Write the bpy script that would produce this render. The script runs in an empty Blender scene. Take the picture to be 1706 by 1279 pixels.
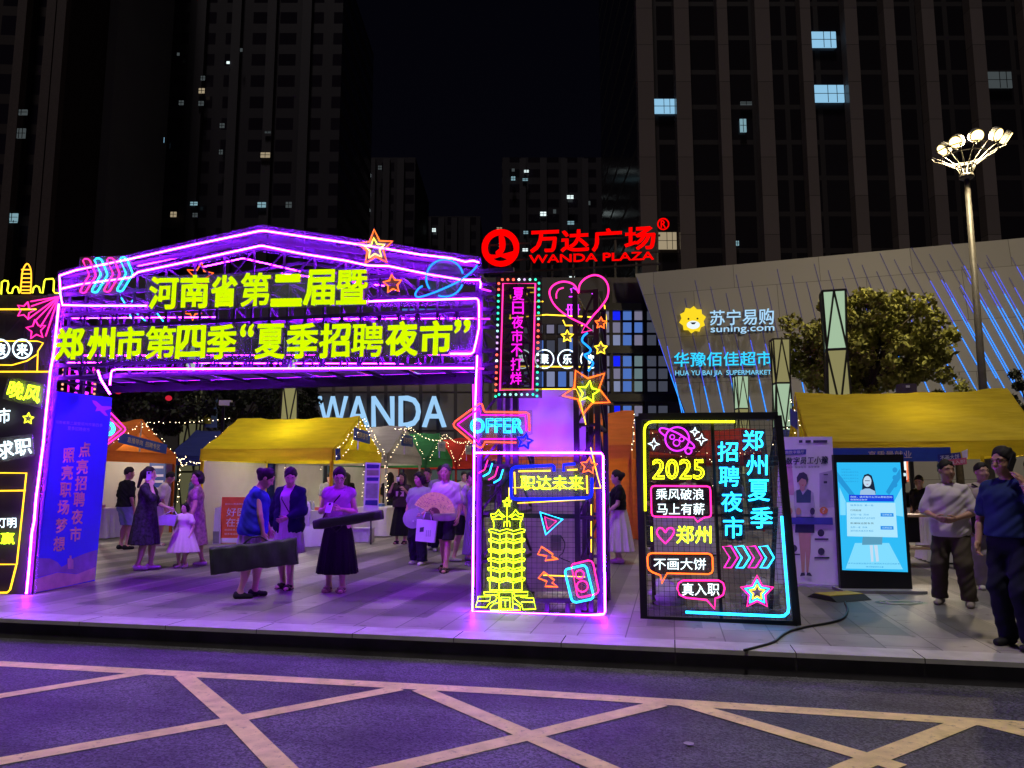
import bpy, math, random
import numpy as np
from mathutils import Vector
random.seed(7); rng = np.random.default_rng(7)
SC = bpy.context.scene; COL = SC.collection
V = np.array
# ------------------------------------------------------------------ camera, sky, sun, exposure
F, CX, CY, HOR, CAMZ = 1266.0, 853.0, 639.5, 800.0, 1.45
PITCH = math.atan((HOR - CY) / F)
cam = bpy.data.cameras.new('camera'); camo = bpy.data.objects.new('camera', cam); COL.objects.link(camo)
camo.location = (0, 0, CAMZ); camo.rotation_euler = (math.pi / 2 + PITCH, 0, 0)
cam.sensor_width = 36; cam.lens = F / 1706 * 36; cam.clip_end = 2000; cam.clip_start = 0.05
SC.camera = camo
W = bpy.data.worlds.new('World'); SC.world = W; W.use_nodes = True
wn = W.node_tree; bg = wn.nodes['Background']
sky = wn.nodes.new('ShaderNodeTexSky'); sky.sky_type = 'NISHITA'; sky.sun_disc = False
sky.sun_elevation = math.radians(77); sky.sun_rotation = math.radians(195)
tint = wn.nodes.new('ShaderNodeMix'); tint.data_type = 'RGBA'; tint.blend_type = 'MULTIPLY'; tint.inputs[0].default_value = 1
wn.links.new(sky.outputs[0], tint.inputs[6]); tint.inputs[7].default_value = (1.0, 0.62, 0.9, 1)
wn.links.new(tint.outputs[2], bg.inputs[0]); bg.inputs[1].default_value = 0.0008
sl = bpy.data.lights.new('sun', 'SUN'); sl.energy = 1.3; sl.angle = math.radians(5); sl.color = (1.0, 0.90, 0.84)
so = bpy.data.objects.new('sun', sl); COL.objects.link(so)
el, az = math.radians(77), math.radians(195)     # light comes from behind the camera, steep (street lighting)
sd = Vector((math.sin(az) * math.cos(el), math.cos(az) * math.cos(el), math.sin(el)))
so.rotation_euler = sd.to_track_quat('Z', 'Y').to_euler()
vs = SC.view_settings; vs.view_transform = 'Standard'; vs.look = 'None'; vs.exposure = 0; vs.gamma = 1
SC.cycles.use_denoising = True; SC.cycles.max_bounces = 5; SC.cycles.diffuse_bounces = 2; SC.cycles.glossy_bounces = 2
SC.cycles.transparent_max_bounces = 24; SC.cycles.sample_clamp_indirect = 3.0; SC.cycles.caustics_reflective = False; SC.cycles.caustics_refractive = False
# ------------------------------------------------------------------ pixel <-> world
cp, sp = math.cos(PITCH), math.sin(PITCH)
CAM = V([0, 0, CAMZ])
def ray(x, y):
    a, b = (x - CX) / F, (CY - y) / F
    return V([a, cp - b * sp, sp + b * cp])
def at(x, y, Y):
    r = ray(x, y); return CAM + r * (Y / r[1])
def G(x, y, z=0.0):
    r = ray(x, y); return CAM + r * ((z - CAMZ) / r[2])
PHI = math.radians(11.7)
def K(a, b, z=0.0):                       # kerb frame: a along the kerb, b away from the road
    return V([a * math.cos(PHI) + b * math.sin(PHI), -a * math.sin(PHI) + b * math.cos(PHI), z])
def unK(p):
    return p[0] * math.cos(PHI) - p[1] * math.sin(PHI), p[0] * math.sin(PHI) + p[1] * math.cos(PHI)
class Plane:
    def __init__(s, p, q, lean=0.0):      # upright plane through ground points p, q; lean tips its top away (radians)
        s.o = V(p, float); u = V(q, float) - s.o; u[2] = 0; s.u = u / np.linalg.norm(u)
        n = V([s.u[1], -s.u[0], 0]); 
        if n[1] > 0: n = -n
        s.v = V([0, 0, math.cos(lean)]) - n * math.sin(lean); s.n = n * math.cos(lean) + V([0, 0, math.sin(lean)])
    def px(s, x, y, off=0.0):
        r = ray(x, y); t = ((s.o + s.n * off - CAM) @ s.n) / (r @ s.n); return CAM + r * t
# ------------------------------------------------------------------ materials
MATS = {}
def _new(name):
    m = bpy.data.materials.new(name); m.use_nodes = True; MATS[name] = m
    return m, m.node_tree, m.node_tree.nodes['Principled BSDF']
def pbr(name, col, rough=0.6, metal=0.0, var=0.18, scale=6.0, bump=0.0, spec=0.4, stretch=None):
    if name in MATS: return MATS[name]
    m, t, b = _new(name); N = t.nodes; L = t.links
    tc = N.new('ShaderNodeTexCoord'); nz = N.new('ShaderNodeTexNoise'); nz.inputs['Scale'].default_value = scale; nz.inputs['Detail'].default_value = 5
    if stretch:
        mp = N.new('ShaderNodeMapping'); mp.inputs['Scale'].default_value = stretch; L.new(tc.outputs['Object'], mp.inputs[0]); L.new(mp.outputs[0], nz.inputs['Vector'])
    else: L.new(tc.outputs['Object'], nz.inputs['Vector'])
    cr = N.new('ShaderNodeValToRGB'); cr.color_ramp.elements[0].position = .3; cr.color_ramp.elements[1].position = .7
    cr.color_ramp.elements[0].color = tuple(c * (1 - var) for c in col) + (1,); cr.color_ramp.elements[1].color = tuple(min(1, c * (1 + var)) for c in col) + (1,)
    L.new(nz.outputs['Fac'], cr.inputs[0]); L.new(cr.outputs[0], b.inputs['Base Color'])
    b.inputs['Roughness'].default_value = rough; b.inputs['Metallic'].default_value = metal; b.inputs['Specular IOR Level'].default_value = spec
    if bump:
        bp = N.new('ShaderNodeBump'); bp.inputs['Strength'].default_value = bump; bp.inputs['Distance'].default_value = .02
        L.new(nz.outputs['Fac'], bp.inputs['Height']); L.new(bp.outputs[0], b.inputs['Normal'])
    return m
def glow(name, col, s):
    if name in MATS: return MATS[name]
    m = bpy.data.materials.new(name); m.use_nodes = True; MATS[name] = m; t = m.node_tree
    t.nodes.remove(t.nodes['Principled BSDF']); e = t.nodes.new('ShaderNodeEmission')
    e.inputs[0].default_value = tuple(col) + (1,); e.inputs[1].default_value = s
    t.links.new(e.outputs[0], t.nodes['Material Output'].inputs[0]); return m
def clear(name, col, op, rough=.5):
    if name in MATS: return MATS[name]
    m = bpy.data.materials.new(name); m.use_nodes = True; MATS[name] = m; t = m.node_tree; b = t.nodes['Principled BSDF']
    b.inputs['Base Color'].default_value = tuple(col) + (1,); b.inputs['Roughness'].default_value = rough; b.inputs['Alpha'].default_value = op
    b.inputs['Specular IOR Level'].default_value = .15
    return m
PURPLE = glow('purple neon', (.27, .009, 1), 185); VIOLET = glow('violet neon', (.55, .02, 1), 4)
DIMPURP = glow('rear purple neon', (.24, .003, 1), 480)
LIME = glow('lime neon', (.66, 1, .012), 5.5); LIMEF = glow('lime letter face', (.70, 1.0, .0), 1.05)
YEL = glow('yellow neon', (1, .62, .03), 3); PINK = glow('pink neon', (1, .02, .28), 2.8); MAG = glow('magenta neon', (1, .01, .75), 1.6)
CYAN = glow('cyan neon', (.012, .42, 1), 7.0); SKYB = glow('blue neon', (.01, .22, 1), 2.6); DBLUE = glow('deep blue neon', (.005, .012, 1), 2.2)
ORA = glow('orange neon', (1, .12, .015), 3.2); WHT = glow('white neon', (.75, .93, 1), 2.6); RED = glow('red letter face', (1, .0, .0), 1.2)
ICE = glow('ice white letter face', (.42, .72, 1), 1.0); BULB = glow('warm bulb', (1, .78, .45), 9)
STEEL = pbr('dark steel', (.03, .03, .036), .45, .5); BLACK = pbr('black frame paint', (.012, .012, .014), .4)
BOARD = clear('smoky acrylic board', (.22, .22, .23), .42); ACRY = clear('clear acrylic', (.4, .4, .4), .22)
# ------------------------------------------------------------------ mesh building
class MB:
    def __init__(s): s.v = []; s.f = []; s.m = []; s.mi = []; s.sm = []
    def mat(s, m):
        if m not in s.m: s.m.append(m)
        return s.m.index(m)
    def add(s, vs, fs, m, smooth=False):
        b = len(s.v); s.v += [tuple(map(float, p)) for p in vs]; k = s.mat(m)
        for f in fs: s.f.append(tuple(int(i) + b for i in f)); s.mi.append(k); s.sm.append(smooth)
        return s
    def poly(s, pts, m): return s.add(pts, [range(len(pts))], m)
    def box(s, c, size, m, ax=None):       # ax: three unit axes
        ax = ax if ax is not None else np.eye(3); c = V(c, float); h = V(size, float) / 2; vs = []
        for x in (-1, 1):
            for y in (-1, 1):
                for z in (-1, 1): vs.append(c + ax[0] * x * h[0] + ax[1] * y * h[1] + ax[2] * z * h[2])
        return s.add(vs, [(0, 1, 3, 2), (4, 6, 7, 5), (0, 4, 5, 1), (2, 3, 7, 6), (0, 2, 6, 4), (1, 5, 7, 3)], m)
    def bar(s, a, b, w, m, d=None, up=None):     # square bar from a to b
        a, b = V(a, float), V(b, float); t = b - a; L = np.linalg.norm(t); t = t / L
        up = V([0, 0, 1.]) if up is None else up
        if abs(t @ up) > .95: up = V([0, 1., 0])
        x = np.cross(t, up); x /= np.linalg.norm(x); y = np.cross(x, t)
        return s.box((a + b) / 2, (w, d or w, L), m, [x, y, t])
    def prism(s, pts, off, m):             # pts: 3D polygon, extruded by vector off
        n = len(pts); A = [V(p) for p in pts]; B = [p + V(off) for p in A]
        fs = [tuple(range(n)), tuple(range(2 * n - 1, n - 1, -1))] + [(i, n + i, n + (i + 1) % n, (i + 1) % n) for i in range(n)]
        return s.add(A + B, fs, m)
    def tube(s, pts, r, m, closed=False, n=6, r2=None):
        P = [V(p, float) for p in pts]; q = [P[0]]
        for p in P[1:]:
            if np.linalg.norm(p - q[-1]) > 1e-5: q.append(p)
        if closed and np.linalg.norm(q[0] - q[-1]) < 1e-5: q.pop()
        P = q; N = len(P)
        if N < 2: return s
        vs = []; up = None
        for i in range(N):
            a = P[i - 1] if (i or closed) else P[i]; b = P[(i + 1) % N] if (i < N - 1 or closed) else P[i]
            t = b - a; l = np.linalg.norm(t); t = t / l if l > 1e-9 else V([0, 0, 1.])
            if up is None: up = V([0, 0, 1.]) if abs(t[2]) < .9 else V([1., 0, 0])
            x = np.cross(t, up); x /= np.linalg.norm(x); y = np.cross(x, t); up = y
            rr = r if r2 is None else r + (r2 - r) * i / (N - 1)
            vs += [P[i] + (x * math.cos(k * 2 * math.pi / n) + y * math.sin(k * 2 * math.pi / n)) * rr for k in range(n)]
        fs = []
        for i in range(N if closed else N - 1):
            j = (i + 1) % N
            if closed and j == 0:          # best twist match
                d = [np.linalg.norm(V(vs[i * n]) - V(vs[k])) for k in range(n)]; o = int(np.argmin(d))
            else: o = 0
            fs += [(i * n + k, i * n + (k + 1) % n, j * n + (k + 1 + o) % n, j * n + (k + o) % n) for k in range(n)]
        if not closed: fs += [tuple(range(n - 1, -1, -1)), tuple(range((N - 1) * n, N * n))]
        return s.add(vs, fs, m, n > 4)
    def ball(s, c, r, m, seg=8, ring=5):
        c = V(c, float); r = V([r, r, r]) if np.isscalar(r) else V(r); vs = [c + V([0, 0, r[2]])]
        for i in range(1, ring):
            a = math.pi * i / ring
            vs += [c + r * V([math.sin(a) * math.cos(2 * math.pi * k / seg), math.sin(a) * math.sin(2 * math.pi * k / seg), math.cos(a)]) for k in range(seg)]
        vs.append(c - V([0, 0, r[2]])); e = len(vs) - 1
        fs = [(0, 1 + k, 1 + (k + 1) % seg) for k in range(seg)] + [(e, e - seg + (k + 1) % seg, e - seg + k) for k in range(seg)]
        for i in range(ring - 2):
            b = 1 + i * seg; fs += [(b + k, b + seg + k, b + seg + (k + 1) % seg, b + (k + 1) % seg) for k in range(seg)]
        return s.add(vs, fs, m, True)
    def lathe(s, c, prof, m, seg=16):      # prof: (r, z)
        c = V(c, float); n = len(prof)
        vs = [c + V([r * math.cos(2 * math.pi * k / seg), r * math.sin(2 * math.pi * k / seg), z]) for r, z in prof for k in range(seg)]
        fs = [(i * seg + k, i * seg + (k + 1) % seg, (i + 1) * seg + (k + 1) % seg, (i + 1) * seg + k) for i in range(n - 1) for k in range(seg)]
        fs += [tuple(range(seg - 1, -1, -1)), tuple(range((n - 1) * seg, n * seg))]
        return s.add(vs, fs, m, True)
ORG = {}
def tag(o, label=None, cat=None, group=None, kind=None):
    if label: o['label'] = label
    if cat: o['category'] = cat
    if group: o['group'] = group
    if kind: o['kind'] = kind
    return o
def thing(name, label, cat, loc=(0, 0, 0), group=None):
    o = bpy.data.objects.new(name, None); COL.objects.link(o); o.location = [float(x) for x in loc]; o.empty_display_size = .1
    ORG[o.name] = V(loc, float); return tag(o, label, cat, group)
def obj(name, mb, parent=None, origin=None):
    if not mb.f: return None
    o0 = ORG[parent.name] if parent is not None else (V(origin, float) if origin is not None else V([0., 0, 0]))
    me = bpy.data.meshes.new(name); vs = V(mb.v, float) - o0
    me.from_pydata(vs.tolist(), [], mb.f)
    for m in mb.m: me.materials.append(m)
    me.polygons.foreach_set('material_index', mb.mi); me.polygons.foreach_set('use_smooth', mb.sm); me.update()
    o = bpy.data.objects.new(name, me); COL.objects.link(o); ORG[o.name] = o0
    if parent is not None: o.parent = parent
    else: o.location = o0.tolist()
    return o
def struct(name, mb): return tag(obj(name, mb), kind='structure')
def copy_tree(o, parent=None):
    c = o.copy(); COL.objects.link(c); ORG[c.name] = ORG[o.name]
    if parent is not None: c.parent = parent
    for ch in list(o.children): copy_tree(ch, c)
    return c
# ------------------------------------------------------------------ lettering
_tc = bpy.data.curves.new('lettering', 'FONT'); _to = bpy.data.objects.new('lettering', _tc); COL.objects.link(_to)
def glyphs(s, bold=0.0, ext=0.0, fill=True, shear=0.0, spacing=1.0, res=3):
    _tc.body = s; _tc.offset = bold; _tc.extrude = ext; _tc.fill_mode = 'BOTH' if fill else 'NONE'; _tc.shear = shear
    _tc.space_character = spacing; _tc.resolution_u = res
    bpy.context.view_layer.update()
    me = bpy.data.meshes.new_from_object(_to.evaluated_get(bpy.context.evaluated_depsgraph_get()))
    v = V([list(p.co) for p in me.vertices]) if len(me.vertices) else np.zeros((0, 3)); f = [tuple(p.vertices) for p in me.polygons]; nz = [p.normal[2] for p in me.polygons]
    e = [tuple(x.vertices) for x in me.edges]; bpy.data.meshes.remove(me); return v, f, nz, e
def boxmap(v, quad, em=False): return boxmap2(v, v, quad, em)
def boxmap2(v, ref, quad, em=False):             # quad: TL, TR, BR, BL pixels -> pixel positions
    x0, x1, y0, y1 = ref[:, 0].min(), ref[:, 0].max(), ref[:, 1].min(), ref[:, 1].max()
    if em:
        c = (x0 + x1) / 2; w = max(.92, x1 - x0); x0, x1 = c - w / 2, c + w / 2; y0, y1 = -.1, .86
    a = ((v[:, 0] - x0) / (x1 - x0))[:, None]; b = ((y1 - v[:, 1]) / (y1 - y0))[:, None]
    q = [V(p, float) for p in quad]
    return (q[0] * (1 - a) + q[1] * a) * (1 - b) + (q[3] * (1 - a) + q[2] * a) * b
def rect(x0, y0, x1, y1): return [(x0, y0), (x1, y0), (x1, y1), (x0, y1)]
def text(mb, pl, s, quad, m, off=.01, bold=0.0, depth=0.0, side=None, em=False, **k):
    if len(quad) == 4 and np.isscalar(quad[0]): quad = rect(*quad)
    v, f, nz, e = glyphs(s, 0, .5 if depth else 0.0, **k)
    p = boxmap(v, quad, em)
    if depth:
        vs = [pl.px(p[i][0], p[i][1], off + depth) + pl.n * (v[i, 2] - .5) * depth for i in range(len(v))]
        ff = [x for x, z in zip(f, nz) if z > .5]; fs = [x for x, z in zip(f, nz) if abs(z) < .5]; fb = [x for x, z in zip(f, nz) if z < -.5]
        mb.add(vs, ff, m); mb.add(vs, fs + fb, side or m)
    else: mb.add([pl.px(a, b, off) for a, b in p], f, m)
    if bold:                               # heavier strokes: a bead of the same material along every outline
        size = np.linalg.norm(pl.px(*quad[0]) - pl.px(*quad[3])) / (np.ptp(v[:, 1]))
        v2, _, _, e2 = glyphs(s, 0, 0, fill=False, **k)
        # glyph space of the outline equals that of the filled text, so reuse its box
        p2 = boxmap2(v2, v, quad, em)
        for lp in loops(e2):
            if len(lp) > 2: mb.tube([pl.px(*p2[i], off + depth) for i in lp], bold * size, m, True, n=4 if bold * size < .02 else 6)
    return mb
def loops(e):
    nb = {}
    for a, b in e: nb.setdefault(a, []).append(b); nb.setdefault(b, []).append(a)
    seen = set(); out = []
    for a in nb:
        if a in seen: continue
        lp = [a]; seen.add(a)
        while True:
            n = [x for x in nb[lp[-1]] if x not in seen]
            if not n: break
            lp.append(n[0]); seen.add(n[0])
        out.append(lp)
    return out
def text_outline(mb, pl, s, quad, m, r, off=.02, bold=0.0):
    v, f, nz, e = glyphs(s, bold, 0, fill=False, res=3); p = boxmap(v, rect(*quad) if np.isscalar(quad[0]) else quad)
    for lp in loops(e):
        if len(lp) > 3: mb.tube([pl.px(*p[i], off) for i in lp], r, m, True)
    return mb
# ------------------------------------------------------------------ neon drawing in pixel coordinates on a plane
def star(cx, cy, R, r, rot=0.0, n=5):
    return [(cx + (R if k % 2 == 0 else r) * math.sin(rot + k * math.pi / n), cy - (R if k % 2 == 0 else r) * math.cos(rot + k * math.pi / n)) for k in range(2 * n)]
def circ(cx, cy, r, a0=0, a1=360, ry=None, n=28):
    return [(cx + r * math.cos(math.radians(a0 + (a1 - a0) * k / n)), cy + (ry or r) * math.sin(math.radians(a0 + (a1 - a0) * k / n))) for k in range(n + 1)]
def rrect(x0, y0, x1, y1, r):
    o = []
    for cx, cy, a in ((x1 - r, y0 + r, -90), (x1 - r, y1 - r, 0), (x0 + r, y1 - r, 90), (x0 + r, y0 + r, 180)): o += circ(cx, cy, r, a, a + 90, n=5)
    return o
def bez(pts, n=10):                        # smooth curve through points (Catmull-Rom)
    P = [V(p, float) for p in pts]; P = [2 * P[0] - P[1]] + P + [2 * P[-1] - P[-2]]; o = []
    for i in range(1, len(P) - 2):
        for k in range(n):
            t = k / n; a, b, c, d = P[i - 1:i + 3]
            o.append(.5 * (2 * b + (c - a) * t + (2 * a - 5 * b + 4 * c - d) * t * t + (3 * b - a - 3 * c + d) * t ** 3))
    return o + [P[-2]]
class Sign:
    def __init__(s, pl, name, label, cat, at_px, group=None, off=.06):
        s.pl = pl; s.off = off; s.t = thing(name, label, cat, pl.px(*at_px, off), group)
    def neon(s, part, lines, m, r=.012, closed=False, off=None):
        if not isinstance(lines[0], list): lines = [lines]
        one = part in ('base_outline', 'storey_outline', 'top_roof', 'tower_outline', 'stroke', 'trail'); b = MB()
        for l in lines:
            b.tube([s.pl.px(x, y, s.off if off is None else off) for x, y in l], r, m, closed)
            if not one: o = obj(part, b, s.t); b = MB()
        return obj(part, b, s.t) if one else o
    def board(s, pts, m=None, part='backing_board', off=None, th=.006):
        o = s.off - .03 if off is None else off
        return obj(part, MB().prism([s.pl.px(x, y, o) for x, y in pts], -s.pl.n * th, m or ACRY), s.t)
    def text(s, part, st, quad, m, **k):
        b = MB(); text(b, s.pl, st, quad, m, off=k.pop('off', s.off), **k); return obj(part, b, s.t)
    def outline(s, part, st, quad, m, r=.01, **k): return obj(part, text_outline(MB(), s.pl, st, quad, m, r, off=s.off, **k), s.t)
# ------------------------------------------------------------------ ground, kerb, road
def paving():
    m, t, b = _new('granite paving'); N = t.nodes; L = t.links
    tc = N.new('ShaderNodeTexCoord')
    br = N.new('ShaderNodeTexBrick'); br.inputs['Scale'].default_value = 1; br.inputs['Brick Width'].default_value = .9; br.inputs['Row Height'].default_value = .45
    br.inputs['Mortar Size'].default_value = .006; br.inputs['Bias'].default_value = 0
    br.inputs['Color1'].default_value = (.19, .18, .175, 1); br.inputs['Color2'].default_value = (.27, .26, .25, 1); br.inputs['Mortar'].default_value = (.07, .065, .06, 1)
    mp = N.new('ShaderNodeMapping'); mp.inputs['Rotation'].default_value = (0, 0, math.pi / 2)
    L.new(tc.outputs['Object'], mp.inputs[0]); L.new(mp.outputs[0], br.inputs['Vector'])
    wv = N.new('ShaderNodeTexWave'); wv.wave_type = 'BANDS'; wv.bands_direction = 'X'; wv.wave_profile = 'SIN'; wv.inputs['Scale'].default_value = .33; wv.inputs['Distortion'].default_value = 0
    L.new(tc.outputs['Object'], wv.inputs['Vector'])
    st = N.new('ShaderNodeValToRGB'); st.color_ramp.interpolation = 'CONSTANT'
    st.color_ramp.elements[0].color = (.66, .65, .67, 1); st.color_ramp.elements[1].position = .62; st.color_ramp.elements[1].color = (1.25, 1.22, 1.18, 1)
    L.new(wv.outputs['Fac'], st.inputs[0])
    # bands stop at the plain slabs along the kerb
    sx = N.new('ShaderNodeSeparateXYZ'); L.new(tc.outputs['Object'], sx.inputs[0])
    gt = N.new('ShaderNodeMath'); gt.operation = 'GREATER_THAN'; gt.inputs[1].default_value = .95; L.new(sx.outputs['Y'], gt.inputs[0])
    mb_ = N.new('ShaderNodeMix'); mb_.data_type = 'RGBA'; mb_.inputs[6].default_value = (1.35, 1.3, 1.27, 1); L.new(gt.outputs[0], mb_.inputs[0]); L.new(st.outputs[0], mb_.inputs[7])
    mu = N.new('ShaderNodeMix'); mu.data_type = 'RGBA'; mu.blend_type = 'MULTIPLY'; mu.inputs[0].default_value = 1; mu.clamp_result = False
    L.new(br.outputs['Color'], mu.inputs[6]); L.new(mb_.outputs[2], mu.inputs[7])
    nz = N.new('ShaderNodeTexNoise'); nz.inputs['Scale'].default_value = 1.3; nz.inputs['Detail'].default_value = 8; L.new(tc.outputs['Object'], nz.inputs['Vector'])
    cr = N.new('ShaderNodeValToRGB'); cr.color_ramp.elements[0].position = .3; cr.color_ramp.elements[1].position = .7
    cr.color_ramp.elements[0].color = (.58, .56, .55, 1); cr.color_ramp.elements[1].color = (1.15, 1.15, 1.15, 1); L.new(nz.outputs['Fac'], cr.inputs[0])
    m2 = N.new('ShaderNodeMix'); m2.data_type = 'RGBA'; m2.blend_type = 'MULTIPLY'; m2.inputs[0].default_value = 1; L.new(mu.outputs[2], m2.inputs[6]); L.new(cr.outputs[0], m2.inputs[7])
    sp2 = N.new('ShaderNodeTexNoise'); sp2.inputs['Scale'].default_value = 7; sp2.inputs['Detail'].default_value = 3; L.new(tc.outputs['Object'], sp2.inputs['Vector'])
    r2 = N.new('ShaderNodeValToRGB'); r2.color_ramp.elements[0].position = .27; r2.color_ramp.elements[0].color = (.45, .43, .42, 1); r2.color_ramp.elements[1].position = .36; r2.color_ramp.elements[1].color = (1, 1, 1, 1); L.new(sp2.outputs['Fac'], r2.inputs[0])
    m3 = N.new('ShaderNodeMix'); m3.data_type = 'RGBA'; m3.blend_type = 'MULTIPLY'; m3.inputs[0].default_value = 1; L.new(m2.outputs[2], m3.inputs[6]); L.new(r2.outputs[0], m3.inputs[7])
    L.new(m3.outputs[2], b.inputs['Base Color']); b.inputs['Roughness'].default_value = .5; b.inputs['Specular IOR Level'].default_value = .4
    rr = N.new('ShaderNodeMapRange'); rr.inputs[3].default_value = .35; rr.inputs[4].default_value = .65; L.new(nz.outputs['Fac'], rr.inputs[0]); L.new(rr.outputs[0], b.inputs['Roughness'])
    bp = N.new('ShaderNodeBump'); bp.inputs['Strength'].default_value = .25; bp.inputs['Distance'].default_value = .01; L.new(br.outputs['Fac'], bp.inputs['Height']); bp.invert = True; L.new(bp.outputs[0], b.inputs['Normal'])
    return m
def asphalt():
    m, t, b = _new('asphalt'); N = t.nodes; L = t.links; tc = N.new('ShaderNodeTexCoord')
    vo = N.new('ShaderNodeTexVoronoi'); vo.inputs['Scale'].default_value = 75; L.new(tc.outputs['Object'], vo.inputs['Vector'])
    nz = N.new('ShaderNodeTexNoise'); nz.inputs['Scale'].default_value = 1.1; nz.inputs['Detail'].default_value = 6; L.new(tc.outputs['Object'], nz.inputs['Vector'])
    cr = N.new('ShaderNodeValToRGB'); e = cr.color_ramp.elements; e[0].position = .05; e[0].color = (.036, .036, .044, 1); e[1].position = .95; e[1].color = (.175, .175, .20, 1)
    sp_ = N.new('ShaderNodeSeparateColor'); L.new(vo.outputs['Color'], sp_.inputs[0]); L.new(sp_.outputs[0], cr.inputs[0])
    c2 = N.new('ShaderNodeValToRGB'); c2.color_ramp.elements[0].position = .35; c2.color_ramp.elements[1].position = .7; c2.color_ramp.elements[0].color = (.55, .55, .55, 1); c2.color_ramp.elements[1].color = (1.15, 1.15, 1.15, 1); L.new(nz.outputs['Fac'], c2.inputs[0])
    mu = N.new('ShaderNodeMix'); mu.data_type = 'RGBA'; mu.blend_type = 'MULTIPLY'; mu.inputs[0].default_value = 1; L.new(cr.outputs[0], mu.inputs[6]); L.new(c2.outputs[0], mu.inputs[7])
    mp = N.new('ShaderNodeMapping'); mp.inputs['Scale'].default_value = (.25, 2.2, 1); L.new(tc.outputs['Object'], mp.inputs[0])
    tk = N.new('ShaderNodeTexNoise'); tk.inputs['Scale'].default_value = 1.0; tk.inputs['Detail'].default_value = 4; L.new(mp.outputs[0], tk.inputs['Vector'])
    r3 = N.new('ShaderNodeValToRGB'); r3.color_ramp.elements[0].position = .36; r3.color_ramp.elements[0].color = (.62, .62, .64, 1); r3.color_ramp.elements[1].position = .56; r3.color_ramp.elements[1].color = (1.08, 1.08, 1.08, 1); L.new(tk.outputs['Fac'], r3.inputs[0])
    m3 = N.new('ShaderNodeMix'); m3.data_type = 'RGBA'; m3.blend_type = 'MULTIPLY'; m3.inputs[0].default_value = 1; L.new(mu.outputs[2], m3.inputs[6]); L.new(r3.outputs[0], m3.inputs[7])
    L.new(m3.outputs[2], b.inputs['Base Color']); b.inputs['Roughness'].default_value = .62; b.inputs['Specular IOR Level'].default_value = .35
    bp = N.new('ShaderNodeBump'); bp.inputs['Strength'].default_value = .6; bp.inputs['Distance'].default_value = .008; L.new(vo.outputs['Distance'], bp.inputs['Height']); L.new(bp.outputs[0], b.inputs['Normal'])
    return m
KERB = 7.03
def kobj(name, mb):                        # mesh given in kerb-frame coordinates with the kerb edge at y = 0
    o = struct(name, mb); o.location = K(0, KERB).tolist(); o.rotation_euler = (0, 0, -PHI); return o
pv = paving()
kobj('pavement', MB().add([(-200, .32, 0), (200, .32, 0), (200, 300, 0), (-200, 300, 0)], [(0, 1, 2, 3)], pv))
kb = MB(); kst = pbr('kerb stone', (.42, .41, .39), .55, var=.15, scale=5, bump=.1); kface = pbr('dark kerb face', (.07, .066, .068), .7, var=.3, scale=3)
for i in range(-26, 26):
    x0, x1 = i * 1.0 + .004, (i + 1) * 1.0 - .004
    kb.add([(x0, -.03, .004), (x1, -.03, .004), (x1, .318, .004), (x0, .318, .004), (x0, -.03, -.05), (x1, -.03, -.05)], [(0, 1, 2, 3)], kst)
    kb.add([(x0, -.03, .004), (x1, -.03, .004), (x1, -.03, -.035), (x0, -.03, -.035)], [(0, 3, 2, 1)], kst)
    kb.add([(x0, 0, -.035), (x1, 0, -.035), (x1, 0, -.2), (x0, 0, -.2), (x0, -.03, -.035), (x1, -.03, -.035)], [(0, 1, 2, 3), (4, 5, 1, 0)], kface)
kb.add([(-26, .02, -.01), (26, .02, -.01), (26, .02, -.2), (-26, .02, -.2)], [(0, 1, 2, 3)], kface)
kobj('kerb', kb)
kobj('road', MB().add([(-200, -60, -.2), (200, -60, -.2), (200, .04, -.2), (-200, .04, -.2)], [(0, 1, 2, 3)], asphalt()))
def road_paint():
    m = pbr('worn cream road paint', (.80, .66, .26), .7, var=.16, scale=7); t = m.node_tree; N = t.nodes; L = t.links; b = N['Principled BSDF']; src = b.inputs['Base Color'].links[0].from_socket
    tc = N.new('ShaderNodeTexCoord'); n1 = N.new('ShaderNodeTexNoise'); n1.inputs['Scale'].default_value = 22; n1.inputs['Detail'].default_value = 8; n1.inputs['Roughness'].default_value = .75; L.new(tc.outputs['Object'], n1.inputs['Vector'])
    r = N.new('ShaderNodeValToRGB'); r.color_ramp.elements[0].position = .56; r.color_ramp.elements[0].color = (0, 0, 0, 1); r.color_ramp.elements[1].position = .70; r.color_ramp.elements[1].color = (.8, .8, .8, 1); L.new(n1.outputs['Fac'], r.inputs[0])
    x = N.new('ShaderNodeMix'); x.data_type = 'RGBA'; L.new(r.outputs[0], x.inputs[0]); L.new(src, x.inputs[6]); x.inputs[7].default_value = (.10, .09, .085, 1); L.new(x.outputs[2], b.inputs['Base Color']); return m
ym = road_paint()
def strip(name, pts, w, z):
    P = [G(*p, -.2)[:2] for p in pts]; b = MB(); n = len(P); l = []; r = []
    for i in range(n):
        d = P[min(i + 1, n - 1)] - P[max(i - 1, 0)]; d = d / np.linalg.norm(d); q = V([-d[1], d[0]]) * w / 2
        l.append((*(P[i] + q), z)); r.append((*(P[i] - q), z))
    b.add(l + r, [(i, i + 1, n + i + 1, n + i) for i in range(n - 1)], ym); struct(name, b)
strip('road_marking', [(-900, 1062), (0, 1106), (853, 1153), (1706, 1208), (2300, 1250)], .17, -.196)
for ps in ([(-300, 1228), (0, 1160), (245, 1120)], [(-300, 1332), (0, 1269), (370, 1203), (665, 1147)], [(560, 1300), (660, 1279), (883, 1226), (1100, 1173)], [(1350, 1310), (1418, 1279), (1618, 1200)]): strip('road_marking', ps, .15, -.195)
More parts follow.
